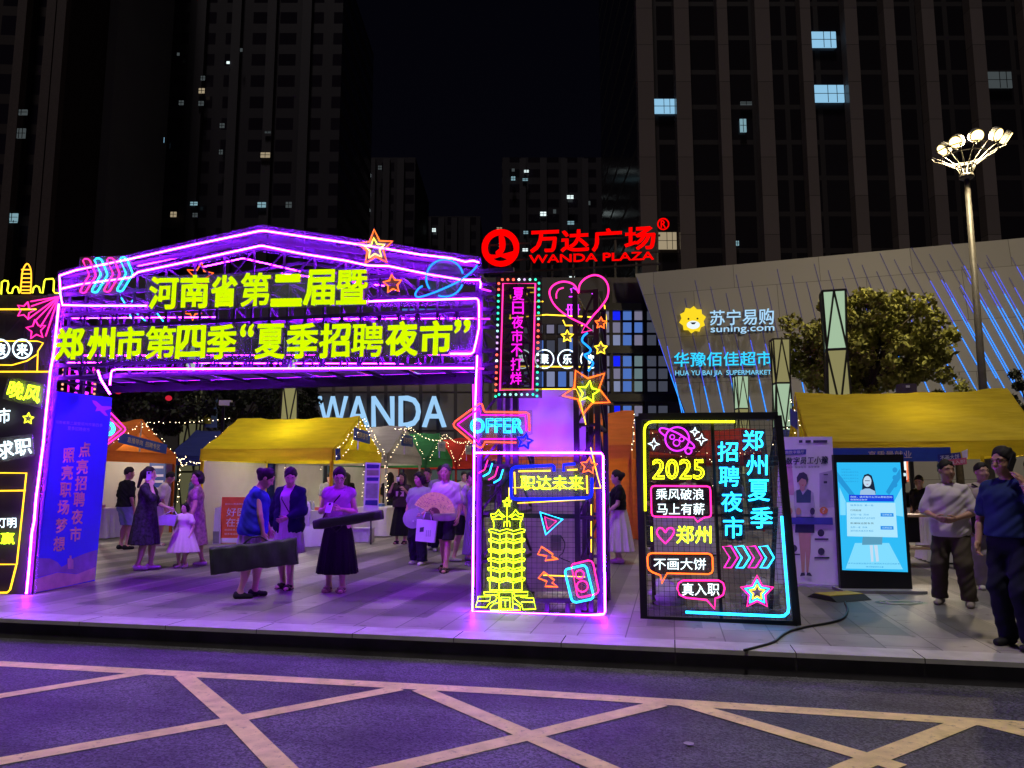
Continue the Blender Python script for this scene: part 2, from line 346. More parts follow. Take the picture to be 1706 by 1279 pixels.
for ps in ([(305, 1126), (395, 1203), (470, 1279), (490, 1300)], [(700, 1149), (883, 1227), (1003, 1279), (1040, 1295)], [(1140, 1173), (1443, 1262), (1500, 1280)], [(1640, 1206), (1706, 1222), (1900, 1275)]): strip('road_marking', ps, .15, -.194)
# ------------------------------------------------------------------ towers and the mall
def facade(name, col, win, cw, ch, fw=.7, fh=.6, var=.1):   # wall with a procedural grid of dark glass
    m, t, b = _new(name); N = t.nodes; L = t.links; tc = N.new('ShaderNodeTexCoord')
    br = N.new('ShaderNodeTexBrick'); br.offset = 0; br.inputs['Scale'].default_value = 1; br.inputs['Brick Width'].default_value = cw; br.inputs['Row Height'].default_value = ch
    br.inputs['Mortar Size'].default_value = min(cw * (1 - fw), ch * (1 - fh)) / 2; br.inputs['Mortar Smooth'].default_value = 0
    mp = N.new('ShaderNodeMapping'); mp.inputs['Rotation'].default_value = (math.pi / 2, 0, 0); L.new(tc.outputs['Object'], mp.inputs[0]); L.new(mp.outputs[0], br.inputs['Vector'])
    br.inputs['Color1'].default_value = tuple(win) + (1,); br.inputs['Color2'].default_value = tuple(c * 1.25 for c in win) + (1,); br.inputs['Mortar'].default_value = tuple(col) + (1,)
    L.new(br.outputs['Color'], b.inputs['Base Color']); rr = N.new('ShaderNodeMapRange'); rr.inputs[3].default_value = .15; rr.inputs[4].default_value = .7; L.new(br.outputs['Fac'], rr.inputs[0]); L.new(rr.outputs[0], b.inputs['Roughness'])
    b.inputs['Specular IOR Level'].default_value = .2
    return m
WIN = {'cool': glow('cool lit window', (.35, .62, .72), .55), 'cold': glow('pale blue lit window', (.3, .6, .85), .9), 'warm': glow('warm lit window', (.75, .6, .38), .45), 'dim': glow('dim lit window', (.3, .36, .38), .16), 'bright': glow('bright lit window', (.75, .9, .9), 1.3)}
DARKF = pbr('window frame', (.012, .012, .014), .4)
def block(t, x0, x1, yt, Y, depth, m, part='tower_body', yaw=0.0, ybot=None, ref=None):
    """box whose front spans pixels x0..x1 (measured at row ref) at distance Y and tops out at row yt"""
    ref = ref or 400
    a, b = at(x0, ref, Y), at(x1, ref, Y + math.tan(yaw) * (x1 - x0) / F * Y); top = at((x0 + x1) / 2, yt, Y)[2]
    bt = 0 if ybot is None else at((x0 + x1) / 2, ybot, Y)[2]
    u = b - a; u[2] = 0; w = np.linalg.norm(u); u /= w; n = V([-u[1], u[0], 0.])
    c = (a + b) / 2 + n * depth / 2; c[2] = (top + bt) / 2
    return obj(part, MB().box(c, (w, depth, top - bt), m, [u, n, V([0, 0, 1.])]), t)
def lit(t, Y, wins):                       # (x, y, w, h, kind) in pixels
    for x, y, w, h, k in wins:
        p = at(x, y, Y - .12); s = Y / F; b = MB().box(p, (w * s, .1, h * s), WIN[k])
        o = obj('window', b, t)
        if w >= 6:
            f = MB().box(p + V([0, -.07, 0]), (.14 * s * 6, .06, h * s), DARKF)
            f.box(p + V([0, -.07, 0]), (w * s, .064, .12 * s * 6), DARKF); 
            if w > 20: f.box(p + V([w * s * .28, -.07, 0]), (.14 * s * 6, .062, h * s), DARKF)
            obj('glazing_bar', f, o)
far = at(0, 0, 1)
gl = (.0115, .009, .0155)
# left edge tower of brownish brick
t = thing('apartment_tower', 'reddish brown tower cut off by the left edge of the photo', 'tower', at(40, 799, 70))
block(t, -260, 88, -500, 70, 25, facade('brown tower facade', (.020, .013, .015), gl, 3.4, 3.1), yaw=.05)
b = MB()
for x in (8, 58, 76):
    p = at(x, 400, 69.5); b.box((p[0], p[1], 45), (.9, .8, 90), pbr('brown pilaster', (.038, .024, .026), .8))
obj('pilaster', b, t)
lit(t, 69.4, [(32, 222, 22, 18, 'dim'), (20, 362, 20, 14, 'cool'), (36, 187, 20, 10, 'dim'), (16, 369, 26, 4, 'cool')])
# pale blank slab
t = thing('concrete_tower', 'pale blue-grey windowless tower slab left of the dark apartment tower', 'tower', at(130, 799, 78))
block(t, 82, 176, -600, 78, 30, pbr('pale tower render', (.10, .10, .13), .8, var=.08, scale=.15), yaw=.1, ref=330)
lit(t, 76.9, [(70, 363, 6, 17, 'cool')])
def dark_tower(label, x0, x1, yt, Y, wins, yaw=0, col=(.013, .010, .018), grp='dark residential towers'):
    t = thing('apartment_tower', label, 'tower', at((x0 + x1) / 2, 799, Y), grp)
    block(t, x0, x1, yt, Y, 22, facade('dark facade %d' % Y, col, gl, 3.6, 3.0, .6, .55), yaw=yaw)
    b = MB()
    for k in range(1, 6):
        p = at(x0 + (x1 - x0) * k / 6, 400, Y - .3); top = at(0, yt, Y)[2] - .5; b.box((p[0], p[1] + math.tan(yaw) * (p[0] - at(x0, 400, Y)[0]), top / 2), (1.2, .8, top), pbr('tower fin', (.015, .0115, .021), .8))
    obj('wall_fin', b, t); lit(t, Y - .75, wins); return t
dark_tower('wide dark tower with scattered lit windows behind the left half of the arch', 196, 560, -60, 95, [(225, 96, 12, 9, 'cool'), (243, 137, 10, 10, 'cool'), (222, 154, 14, 9, 'cool'), (204, 157, 4, 7, 'dim'), (239, 175, 6, 5, 'dim'), (302, 171, 8, 8, 'dim'), (336, 151, 10, 9, 'warm'), (338, 130, 7, 8, 'dim'), (335, 172, 9, 8, 'dim'), (380, 104, 5, 4, 'bright'), (402, 83, 4, 6, 'dim'), (297, 90, 4, 5, 'dim'), (271, 233, 5, 10, 'cold'), (217, 233, 11, 8, 'dim'), (370, 209, 8, 8, 'dim'), (368, 253, 6, 8, 'dim'), (289, 357, 10, 9, 'warm'), (323, 339, 12, 6, 'cool'), (325, 358, 8, 7, 'dim'), (260, 374, 6, 8, 'cool'), (446, 220, 10, 3, 'dim'), (442, 258, 16, 9, 'warm'), (436, 341, 14, 9, 'cool'), (481, 341, 10, 10, 'dim'), (210, 358, 2, 2, 'bright')])
dark_tower('narrow distant tower with a bright stack of lit floors above the orange star', 545, 690, 262, 130, [(611, 292, 14, 6, 'bright'), (610, 308, 10, 3, 'dim'), (609, 322, 15, 6, 'bright'), (611, 335, 10, 5, 'warm'), (611, 350, 11, 5, 'bright'), (633, 279, 6, 7, 'dim'), (560, 348, 8, 5, 'cold'), (558, 316, 4, 6, 'dim'), (563, 302, 4, 4, 'dim'), (557, 376, 8, 5, 'cool'), (577, 373, 8, 6, 'dim')])
dark_tower('faint low tower with tiny lit windows left of the red roof sign', 670, 800, 360, 150, [(684, 386, 4, 4, 'dim'), (707, 386, 6, 4, 'cool'), (723, 383, 6, 6, 'bright'), (684, 398, 7, 4, 'cool'), (707, 398, 7, 4, 'cool')])
dark_tower('distant dark tower with lit windows right behind the red roof sign', 836, 1046, 262, 140, [(855, 283, 5, 5, 'dim'), (877, 285, 8, 4, 'bright'), (855, 297, 7, 7, 'cool'), (875, 299, 9, 4, 'cool'), (950, 328, 11, 6, 'bright'), (982, 338, 3, 7, 'dim'), (905, 356, 10, 7, 'bright'), (924, 352, 5, 7, 'dim'), (951, 371, 11, 6, 'cool'), (832, 381, 9, 5, 'warm'), (876, 387, 8, 5, 'cool'), (1022, 393, 10, 6, 'cool'), (875, 416, 9, 5, 'bright'), (953, 463, 9, 6, 'bright'), (834, 408, 8, 6, 'dim'), (832, 453, 8, 5, 'bright')])
# right office tower with pilasters
YT = 70
t = thing('office_tower', 'big dark office tower with pale vertical pilasters rising out of the upper right', 'tower', at(1400, 799, YT))
block(t, 1064, 2100, -700, YT, 30, facade('office tower glass', (.014, .011, .014), (.010, .0085, .012), 3.2, 3.6, .85, .8), ref=200)
pil = facade('pale stone pilaster', (.03, .025, .026), (.10, .085, .088), 60, 3.8, .999, .97); dk = pbr('dark panel joint', (.05, .045, .045), .8)
for x, w in ((1077, 28), (1140, 26), (1209, 18), (1277, 26), (1350, 18), (1427, 22), (1492, 18), (1558, 22), (1640, 22), (1730, 22), (1820, 22), (1910, 22)):
    p = at(x, 260, YT - .6); obj('pilaster', MB().box((p[0], p[1], 60), (w * YT / F, 1.1, 120), pil), t)
lit(t, YT - .1, [(1106, 177, 37, 27, 'cold'), (1111, 401, 33, 30, 'warm'), (1243, 172, 20, 6, 'dim'), (1238, 209, 11, 24, 'cool'), (1372, 66, 44, 30, 'cold'), (1379, 156, 57, 32, 'cold'), (1665, 133, 43, 30, 'dim'), (1228, 405, 6, 8, 'cool')])
def panels():
    m = facade('grey facade panel', (.10, .097, .095), (.235, .23, .225), 4.6, 2.9, .994, .988); t = m.node_tree; N = t.nodes; L = t.links
    br = [n for n in N if n.type == 'TEX_BRICK'][0]; br.offset = .5; br.inputs['Color2'].default_value = (.275, .27, .262, 1); N['Principled BSDF'].inputs['Roughness'].default_value = .5
    for l in list(N['Principled BSDF'].inputs['Roughness'].links): L.remove(l)
    return m
# slanted facade with blue light slits
YS = 46
slab = Plane(at(1060, 800, YS), at(1706, 800, YS - 6.5), .10)
t = thing('sloping_facade_building', 'grey sloping facade with blue light slits behind the right-hand tents', 'building', slab.px(1400, 799))
fm = panels()
b = MB().prism([slab.px(x, y) for x, y in ((1058, 456), (1400, 424), (1900, 378), (1900, 820), (1190, 820))], -slab.n * 8, fm); obj('wall', b, t)
SL0 = glow('faint violet light slit', (.12, .10, .30), .38); SL1 = glow('violet blue light slit', (.08, .12, .9), 1.2); SL2 = glow('bright blue light slit', (.03, .26, 1), 1.7)
def slit(x0, y0, x1, y1, a=.0, c=.55):
    P = lambda f: slab.px(x0 + (x1 - x0) * f, y0 + (y1 - y0) * f, .03); o = None
    if a > 0: o = MB().tube([P(0), P(a)], .018, SL0, n=4)
    o = o or MB(); 
    if c > a: o.tube([P(a), P(c)], .022, SL1, n=4)
    o.tube([P(c), P(1)], .028, SL2, n=4); obj('light_slit', o, t)
slit(1061, 462, 1141, 692, .45, .7)
def slope(x): return .22 + .34 * max(0, min(1, (x - 1330) / 260)) ** 1.2
for i in range(27):                        # x is where the slit crosses row 560
    x = 1108 + i * 23.5; k = slope(x); y0 = 475 - i * 3 + (i % 3) * 14; y1 = 700; f = max(.1, .5 - .022 * max(0, i - 8))
    slit(x + (y0 - 560) * k, y0, x + (y1 - 560) * k, y1, f * .9, f + .22)
for i in range(8):
    x = 1610 + i * 23; k = .56; y0 = 452 - i * 4 + (i % 2) * 30; slit(x + 11 + (y0 - 560) * k, y0, x + 11 + (630 + (i % 3) * 20 - 560) * k, 630 + (i % 3) * 20, .08, .25)
def lit_sign(name, label, pl, items, at_px, cat='sign'):
    s = Sign(pl, name, label, cat, at_px, off=.25)
    for part, st, q, m, bold in items:
        s.text(part, st, q, m, bold=bold, depth=.12, side=DARKF)
    return s
s = lit_sign('store_sign', 'white glowing four-character store name with web address under it on the sloping facade', slab, [('characters', '苏宁易购', [(1183, 517), (1289, 513), (1289, 540), (1183, 542)], ICE, .012), ('latin_letters', 'suning.com', [(1184, 543), (1290, 540), (1290, 554), (1184, 557)], ICE, .012)], (1236, 535))
e = MB(); c0 = (1154, 533); P = [slab.px(x, y, .25) for x, y in star(*c0, 22.5, 18.5, .1, 10)]
e.prism(P, slab.n * .12, glow('yellow emblem face', (1, .72, .02), 1.0)); emb = obj('emblem', e, s.t)
e = MB(); e.add([slab.px(x, y, .39) for x, y in circ(1155, 541, 11, 0, 350, 7, 16)], [range(17)], glow('emblem white', (.85, .95, 1), 1.0)); obj('emblem_muzzle', e, emb)
e = MB()
for x, y, r in ((1147, 531, 1.7), (1162, 530.5, 1.7)): e.add([slab.px(a, c, .39) for a, c in circ(x, y, r, 0, 330, None, 8)], [range(9)], DARKF)
e.add([slab.px(x, y, .41) for x, y in ((1150, 537), (1160, 536.5), (1157, 540), (1153, 540))], [range(4)], DARKF); obj('emblem_eyes', e, emb)
lit_sign('supermarket_sign', 'blue glowing supermarket name with small capitals below on the sloping facade', slab, [('characters', '华豫佰佳超市', [(1123, 587), (1286, 585), (1286, 608), (1123, 611)], glow('cyan letter face', (.03, .6, 1), 1.3), .012), ('latin_letters', 'HUA YU BAI JIA  SUPERMARKET', [(1125, 617), (1285, 616), (1285, 626), (1125, 628)], glow('soft cyan letter face', (.2, .65, .95), 1.0), .012)], (1205, 606))
# mall front behind the arch
YM = 50
mall = Plane(at(500, 800, YM), at(1100, 800, YM))
t = thing('shopping_mall', 'dark grey panelled mall front with window bands behind the arch', 'building', mall.px(700, 799))
block(t, 150, 1200, 462, YM, 20, pbr('dark mall cladding', (.075, .07, .078), .6, var=.15, scale=.4), 'wall', ref=700)
pm = pbr('grey mall panel', (.20, .19, .185), .55, var=.12, scale=.6)
def mrect(mb, x0, y0, x1, y1, m, off=.05): return mb.add([mall.px(*p, off) for p in rect(x0, y0, x1, y1)], [(0, 3, 2, 1)], m)
b = MB(); X = 528
while X < 905:
    for y0, y1 in ((632, 652), (655, 716), (719, 760)): mrect(b, X + 1.5, y0, X + 25, y1, pm)
    X += 29
obj('cladding_panel', b, t)
rowsY = ((480, 496), (516, 530), (556, 570), (596, 611))
mp2 = pbr('purplish mall glass', (.10, .075, .13), .3, var=.3, scale=1)
for y0, y1 in rowsY:
    X = 330; b = MB()
    while X < 790:
        mrect(b, X, y0, X + 20, y1, mp2); X += 26
    obj('window_band', b, t)
GLZ = {k: glow('mall window ' + k, c, s) for k, c, s in (('blue', (.09, .2, .62), .8), ('pale', (.33, .38, .62), .62), ('deep', (.01, .02, 1), .95), ('lil', (.35, .33, .5), .5), ('dim', (.10, .11, .16), .5), ('green', (.22, .33, .36), .55))}
def pane(x0, y0, x1, y1, k):
    o = obj('window', mrect(MB(), x0, y0, x1, y1, GLZ[k], .08), t); f = MB()
    for p, q in zip(rect(x0, y0, x1, y1), rect(x0, y0, x1, y1)[1:] + [(x0, y0)]): f.bar(mall.px(*p, .1), mall.px(*q, .1), .07, DARKF)
    obj('window_frame', f, o)
for r, y in enumerate((515, 592, 675)):
    for x0, x1, ks in ((1008, 1016, ('lil', 'lil', 'lil')), (1020, 1034, ('deep', 'lil', 'pale')), (1037, 1053, ('blue', 'blue', 'blue')), (1056, 1071, ('lil', 'blue', 'lil'))):
        for k, (a, c) in enumerate(((0, 19), (21, 40), (42, 61))): pane(x0, y + a, x1, y + c, ks[k] if not (x0 == 1056 and r == 1) else 'green')
    for k in range(2):
        for a, c in ((0, 19), (21, 40), (42, 61)): pane(1077 + k * 19, y + a, 1094 + k * 19, y + c, 'dim')
for x in range(872, 1000, 19):
    pane(x, 618, x + 15, 645, 'blue' if x % 2 else 'pale')
    pane(x, 566 if x < 920 else 562, x + 15, 588, 'dim' if x % 3 else 'blue')
    pane(x, 540, x + 14, 556, 'dim' if x % 2 else 'lil')
for x0, x1, k in ((669, 692, 'blue'), (697, 738, 'blue'), (742, 746, 'pale')): pane(x0, 513, x1, 528, k)
b = MB()
for x in (1003, 1019, 1075): b.box(mall.px(x, 620, .2) * V([1, 1, 0]) + V([0, 0, 7]), (.22, .3, 14), DARKF)
for y in (512, 583, 663, 745): b.bar(mall.px(1000, y, .2), mall.px(1140, y, .2), .5, DARKF)
obj('mullion', b, t)
sh = MB()
for i in range(26): mrect(sh, 176 + i * 41, 764, 176 + i * 41 + 36, 800, WIN['dim'], .06)
obj('shop_window', sh, t)
bs = MB(); mrect(bs, 525, 618, 743, 630, glow('coral advert panel', (.95, .17, .10), .75), .3)
adv = Sign(mall, 'advert_banner', 'long coral red lit advert strip on the mall front above the big white letters', 'banner', (634, 624), off=.3)
adv.board(rect(525, 612, 743, 631), glow('coral advert panel', (.95, .17, .10), .75), 'panel', .4)
adv.text('small_print', '河南省第二届暨郑州市第四季', (548, 621, 592, 624), ICE, off=.45); adv.text('small_print', '夏季招聘夜市火热进行中', (636, 620, 676, 624), ICE, off=.45)
adv.board(circ(697, 618, 7, 0, 180, 5, 8), ICE, 'printed_bowl', .46); adv.board(circ(724, 620, 5, 0, 330, 5, 8), WIN['cold'], 'printed_drop', .46)
lit_sign('mall_wordmark', 'huge pale blue capital letters across the grey mall panels', mall, [('letter', c, (x0, 660, x1, 711), glow('pale blue letter', (.36, .66, 1), .95), .018) for c, x0, x1 in (('W', 530, 579), ('A', 579, 615), ('N', 620, 656), ('D', 665, 700), ('A', 704, 743))], (640, 685))
# red roof sign
rs = Plane(K(-8, 50), K(8, 50))
s = Sign(rs, 'roof_sign', 'red glowing roof lettering with round emblem and circled R above the mall', 'sign', (960, 460), off=.0)
s.neon('emblem_ring', circ(834, 413, 26.5), RED, .22, True)
s.board(bez([(831, 393), (838, 392), (841, 402), (840, 414), (833, 424), (827, 424), (826, 419), (832, 414)], 4) , RED, 'emblem_sail', .05, .2)
s.board([(809, 418), (818, 424), (830, 424), (845, 421), (858, 417), (855, 426), (843, 430), (833, 426), (820, 430), (812, 427)], RED, 'emblem_wave', .05, .2)
for c, x0, x1, dy in (('万', 884, 931, 0), ('达', 935, 981, -2), ('广', 987, 1036, -4), ('场', 1041, 1091, -8)): s.text('character', c, [(x0, 386 + dy * .8), (x1, 384 + dy), (x1, 418 + dy * .6), (x0, 420 + dy * .5)], RED, bold=.035, depth=.2, side=DARKF, off=.05)
s.text('latin_letters', 'WANDA PLAZA', [(882, 425), (1089, 419), (1089, 432), (882, 438)], RED, bold=.035, depth=.2, side=DARKF, off=.05)
s.neon('registered_ring', circ(1105, 373, 9, n=20), RED, .05, True); s.text('registered_letter', 'R', (1101, 367, 1109, 379), RED, bold=.02, off=.05)
b = MB()
for x in range(815, 1101, 35): b.bar(rs.px(x, 475, -.8), rs.px(x, 400 if x < 1060 else 385, -.4), .14, STEEL)
for y in (405, 432, 452): b.bar(rs.px(812, y + 4, -.5), rs.px(1100, y - 13, -.5), .12, STEEL)
obj('support_frame', b, s.t)

for (x, y, r), lab in zip(((1146, 1239, .035),), ('flattened pale scrap inside the box junction diamond',)):
    c = G(x, y, -.19); rr = random.Random(x); tag(obj('paper_scrap', MB().poly([c + V([math.cos(a) * r * rr.uniform(.6, 1.3), math.sin(a) * r * rr.uniform(.6, 1.3), .002 + .006 * rr.random()]) for a in np.linspace(0, 5.4, 7)], pbr('scrap paper', (.36, .34, .36), .8)), None, c), lab, 'litter')
# ------------------------------------------------------------------ the neon arch (kerb-aligned plane 1.5 m behind the kerb edge)
AB = 8.5
A = Plane(K(-8, AB), K(0, AB)); BK = Plane(K(-8, AB + 1.1), K(0, AB + 1.1))
def aof(x, y, pl=A): return unK(pl.px(x, y))[0]
gate = thing('neon_gate', 'wide gabled steel truss gate outlined in purple neon, standing on the pavement', 'gate', A.px(420, 1005))
def gbar(mb, p, q, w=.04, pl=A, off=0): return mb.bar(pl.px(*p, off), pl.px(*q, off), w, STEEL, up=pl.n)
aL, aR, aR2 = aof(66, 760), aof(791, 760), aof(1004, 900)
zt = A.px(420, 618)[2]; zrow = [A.px(450, y)[2] for y in (618, 596, 530, 506, 470)]
# parts: posts, beams, gables, braces
def post(a, z1, d=.5, name='post'):
    b = MB()
    for da in (0, d):
        for db in (.05, 1.1): b.box(K(a + da, AB + db, z1 / 2), (.06, .06, z1), STEEL, [V([math.cos(PHI), -math.sin(PHI), 0]), V([math.sin(PHI), math.cos(PHI), 0]), V([0, 0, 1.])])
    n = int(z1 / .5)
    for k in range(n + 1):
        z = k * z1 / n
        for db in (.05, 1.1): b.bar(K(a, AB + db, min(z, z1 - .02)), K(a + d, AB + db, min(z, z1 - .02)), .035, STEEL)
        for da in (0, d): b.bar(K(a + da, AB + .05, min(z, z1 - .02)), K(a + da, AB + 1.1, min(z, z1 - .02)), .03, STEEL)
        if k < n: b.bar(K(a, AB + .05, z), K(a + d, AB + .05, z + z1 / n), .025, STEEL); b.bar(K(a + d, AB + 1.1, z), K(a + d, AB + .05, z + z1 / n), .025, STEEL)
    return obj(name, b, gate)
ztop = A.px(798, 470)[2]
post(aL - .9, ztop, .5); post(aR + .05, ztop, .42); 
post(aR2 - .28, A.px(1000, 480)[2], .24)
peak_a, peak_z = aof(432, 395), A.px(432, 398)[2]
for db in (.05, 1.1):
    b = MB()
    for z in zrow: b.bar(K(aL - .1, AB + db, z), K(aR + .45, AB + db, z), .045, STEEL)
    for k in range(25):
        a = aL + (aR - aL) * k / 24; b.bar(K(a, AB + db, zrow[0]), K(a, AB + db, zrow[-1]), .028, STEEL)
        if k < 24: b.bar(K(a, AB + db, zrow[k % 2 * 2]), K(a + (aR - aL) / 24, AB + db, zrow[2 - k % 2 * 2]), .018, STEEL)
    obj('beam_truss', b, gate)
    b = MB(); pts = [(aL, A.px(100, 462)[2]), (peak_a, peak_z), (aR, A.px(798, 441)[2])]; pts2 = [(aL, A.px(100, 482)[2]), (peak_a, A.px(432, 411)[2]), (aR, A.px(798, 466)[2])]
    for P in (pts, pts2):
        for i in range(2): b.bar(K(P[i][0], AB + db, P[i][1]), K(P[i + 1][0], AB + db, P[i + 1][1]), .04, STEEL)
    for k in range(1, 14):
        a = aL + (aR - aL) * k / 14; f = (a - pts2[0][0]) / (peak_a - pts2[0][0]) if a < peak_a else (a - peak_a) / (aR - peak_a)
        z = (pts2[0][1] + (pts2[1][1] - pts2[0][1]) * f) if a < peak_a else (pts2[1][1] + (pts2[2][1] - pts2[1][1]) * f)
        b.bar(K(a, AB + db, zrow[-1]), K(a, AB + db, z), .025, STEEL)
        if 1 < k < 13: b.bar(K(a, AB + db, z), K(a + (aR - aL) / 14 * (1 if k < 7 else -1), AB + db, zrow[-1]), .016, STEEL)
    obj('gable_truss', b, gate)
for k in range(13):
    b = MB(); a = aL + (aR - aL) * k / 12
    for z in (zrow[0], zrow[2], zrow[4]): b.bar(K(a, AB + .05, z), K(a, AB + 1.1, z), .03, STEEL)
    b.bar(K(a, AB + 1.1, zrow[0]), K(a, AB + .05, zrow[2]), .02, STEEL); b.bar(K(a, AB + 1.1, zrow[2]), K(a, AB + .05, zrow[4]), .02, STEEL); obj('cross_brace', b, gate)
def gt(lines, m=PURPLE, r=.0095, part='neon_tube', off=.04, pl=A):
    for l in lines: obj(part, MB().tube([pl.px(x, y, off) for x, y in l], r, m), gate)
gt([[(99, 459), (126, 450), (213, 432), (320, 408), (430, 385), (439, 384), (520, 396), (591, 406), (648, 415), (700, 424), (753, 430), (775, 436), (788, 434), (798, 437)]])
gt([[(101, 481), (136, 473), (218, 462), (230, 453), (330, 432), (430, 410), (436, 409), (500, 422), (576, 434), (612, 442), (647, 443), (715, 457), (770, 466), (799, 466), (801, 472), (800, 480)]])
gt([[(99, 459), (101, 493), (104, 508), (150, 509), (244, 509)]])
gt([[(613, 502), (640, 501), (662, 500), (730, 499), (794, 497), (797, 500), (798, 511), (798, 546), (793, 570), (789, 586), (785, 589), (750, 589)]])
gt([[(98, 506), (94, 545), (90, 585), (84, 618), (81, 650), (77, 686), (72, 740), (64, 800), (60, 830), (57, 868), (53, 888), (48, 950), (44, 989)]], r=.012)
gt([[(183, 641), (185, 622), (187, 617), (194, 615), (400, 614), (650, 613), (790, 613)]], r=.0095)
gt([[(795, 592), (793, 640), (791, 700), (790, 752), (789, 840), (788, 950), (787, 1018), (800, 1019), (850, 1021), (928, 1024), (980, 1025), (1006, 1023), (1008, 1018), (1007, 940), (1006, 859), (1005, 760), (1002, 755), (960, 754), (880, 754), (790, 754)]], r=.0105)
gt([[(163, 617), (168, 632), (183, 656)]], r=.012)
gt([[(788, 640), (789, 700)], [(790, 613), (806, 614)], [(802, 481), (818, 485)], [(790, 531), (816, 531)]], VIOLET, .010)
gt([[(230, 443), (340, 420)], [(340, 444), (405, 430), (500, 452)], [(120, 530), (360, 528)], [(440, 532), (790, 530)], [(140, 592), (780, 591)], [(110, 604), (785, 606)], [(470, 455), (640, 476)], [(574, 435), (720, 460), (760, 464)]], DIMPURP, .0042, 'rear_and_fill_tube', -1.0)
upan = pbr('grey underside panel', (.30, .29, .30), .7, var=.1, scale=3); na = 9
for k in range(na):                        # boards laid on the truss floor, lit purple from below
    a0_ = aL + .05 + (aR + .35 - aL) * k / na; w_ = (aR + .35 - aL) / na - .06
    obj('underside_panel', MB().box(K(a0_ + w_ / 2, AB + .62, zrow[0] + .05), (w_, .95, .015), upan, [K(1, 0), K(0, 1), V([0, 0, 1.])]), gate)
a_m = aL + .1 + (aR + .2 - aL) / 2
obj('added_tube_lip', MB().box(K(a_m, AB + .87, zrow[0] - .035), (aR + .3 - aL, .012, .14), STEEL, [K(1, 0), K(0, 1), V([0, 0, 1.])]), gate)  # added lip, only there to keep the tube behind it out of view
for db in (.95,): obj('rear_and_fill_tube', MB().tube([K(aL + .1 + (aR + .2 - aL) * f, AB + db, zrow[0] - .03 - .01 * math.sin(f * 40)) for f in np.linspace(0, 1, 24)], .0055, DIMPURP), gate)  # hidden tube added under the beam to throw purple onto the plaza
net = clear('added glow mesh', (.5, .5, .52), .05)  # mesh added to catch tube light, standing in for the purple halo
for pts in ([(95, 452), (213, 424), (435, 374), (600, 398), (802, 428), (803, 476), (716, 466), (576, 443), (433, 419), (232, 462), (97, 492)], [(96, 500), (240, 500), (240, 520), (92, 520)], [(612, 492), (806, 488), (806, 600), (750, 600), (750, 580), (782, 578), (788, 508), (612, 512)]):
    obj('added_glow_mesh', MB().prism([A.px(x, y, -.06) for x, y in pts], -A.n * .003, net), gate)
obj('added_glow_mesh', MB().prism([A.px(x, y, -.02) for x, y in ((86, 500), (110, 508), (66, 900), (60, 1000), (30, 998), (46, 860))], -A.n * .003, net), gate)
wires = MB()
for x0, y0, x1, y1, s in ((90, 604, 320, 600, 10), (110, 615, 480, 600, 14), (430, 590, 520, 596, 12), (600, 596, 800, 601, 8)):
    wires.tube([A.px(x0 + (x1 - x0) * f, y0 + (y1 - y0) * f + s * 4 * f * (1 - f), -.3) for f in np.linspace(0, 1, 12)], .007, pbr('grey cable', (.2, .2, .22), .5), n=4)
obj('cable', wires, gate)
# headline
side = pbr('olive letter return', (.10, .12, .01), .5)
def headline(label, rows, at_px):
    s = Sign(A, 'headline_letters', label, 'lettering', at_px, 'headline rows on the arch', off=.06)
    for c, q in rows:
        b = MB(); text(b, A, c, q, LIMEF, off=.07, depth=.06, side=side, bold=BOLD.get(c, .036), res=2); o = obj('quotation_mark' if c in '“”' else 'character', b, s.t)
    return s
BOLD = {'暨': .024, '聘': .022, '第': .025, '夏': .024, '季': .028, '届': .032, '二': .06, '河': .034, '“': .02, '”': .02}
s = headline('upper row of seven big lime green characters under the gable of the arch', [('河', [(252, 462), (297, 462), (294, 513), (247, 514)]), ('南', [(302, 459), (348, 459), (346, 511), (300, 512)]), ('省', [(354, 459), (395, 458), (392, 510), (351, 511)]), ('第', [(403, 455), (451, 454), (449, 509), (400, 510)]), ('二', [(456, 461), (504, 460), (501, 506), (452, 507)]), ('届', [(510, 451), (558, 450), (555, 507), (506, 508)]), ('暨', [(562, 451), (612, 450), (611, 505), (560, 506)])], (430, 485))
s.board([(243, 460), (616, 448), (614, 510), (240, 517)], BOARD)
s = headline('lower longer row of big lime green quoted characters across the arch beam', [('郑', [(96, 548), (140, 546), (137, 598), (91, 599)]), ('州', [(149, 546), (191, 545), (188, 598), (145, 598)]), ('市', [(197, 546), (240, 544), (236, 597), (193, 598)]), ('第', [(245, 544), (293, 543), (290, 596), (241, 597)]), ('四', [(297, 544), (342, 543), (339, 596), (293, 597)]), ('季', [(347, 542), (395, 541), (391, 596), (344, 597)]), ('“', [(402, 540), (423, 540), (421, 560), (401, 560)]), ('夏', [(428, 541), (475, 540), (473, 596), (424, 597)]), ('季', [(479, 540), (531, 539), (527, 595), (477, 596)]), ('招', [(535, 540), (583, 538), (581, 594), (532, 595)]), ('聘', [(588, 539), (639, 538), (637, 593), (585, 594)]), ('夜', [(645, 537), (696, 535), (694, 591), (643, 592)]), ('市', [(701, 536), (754, 534), (751, 591), (699, 592)]), ('”', [(759, 533), (783, 532), (782, 553), (757, 554)])], (430, 570))
s.board([(86, 546), (786, 531), (786, 594), (86, 603)], BOARD)
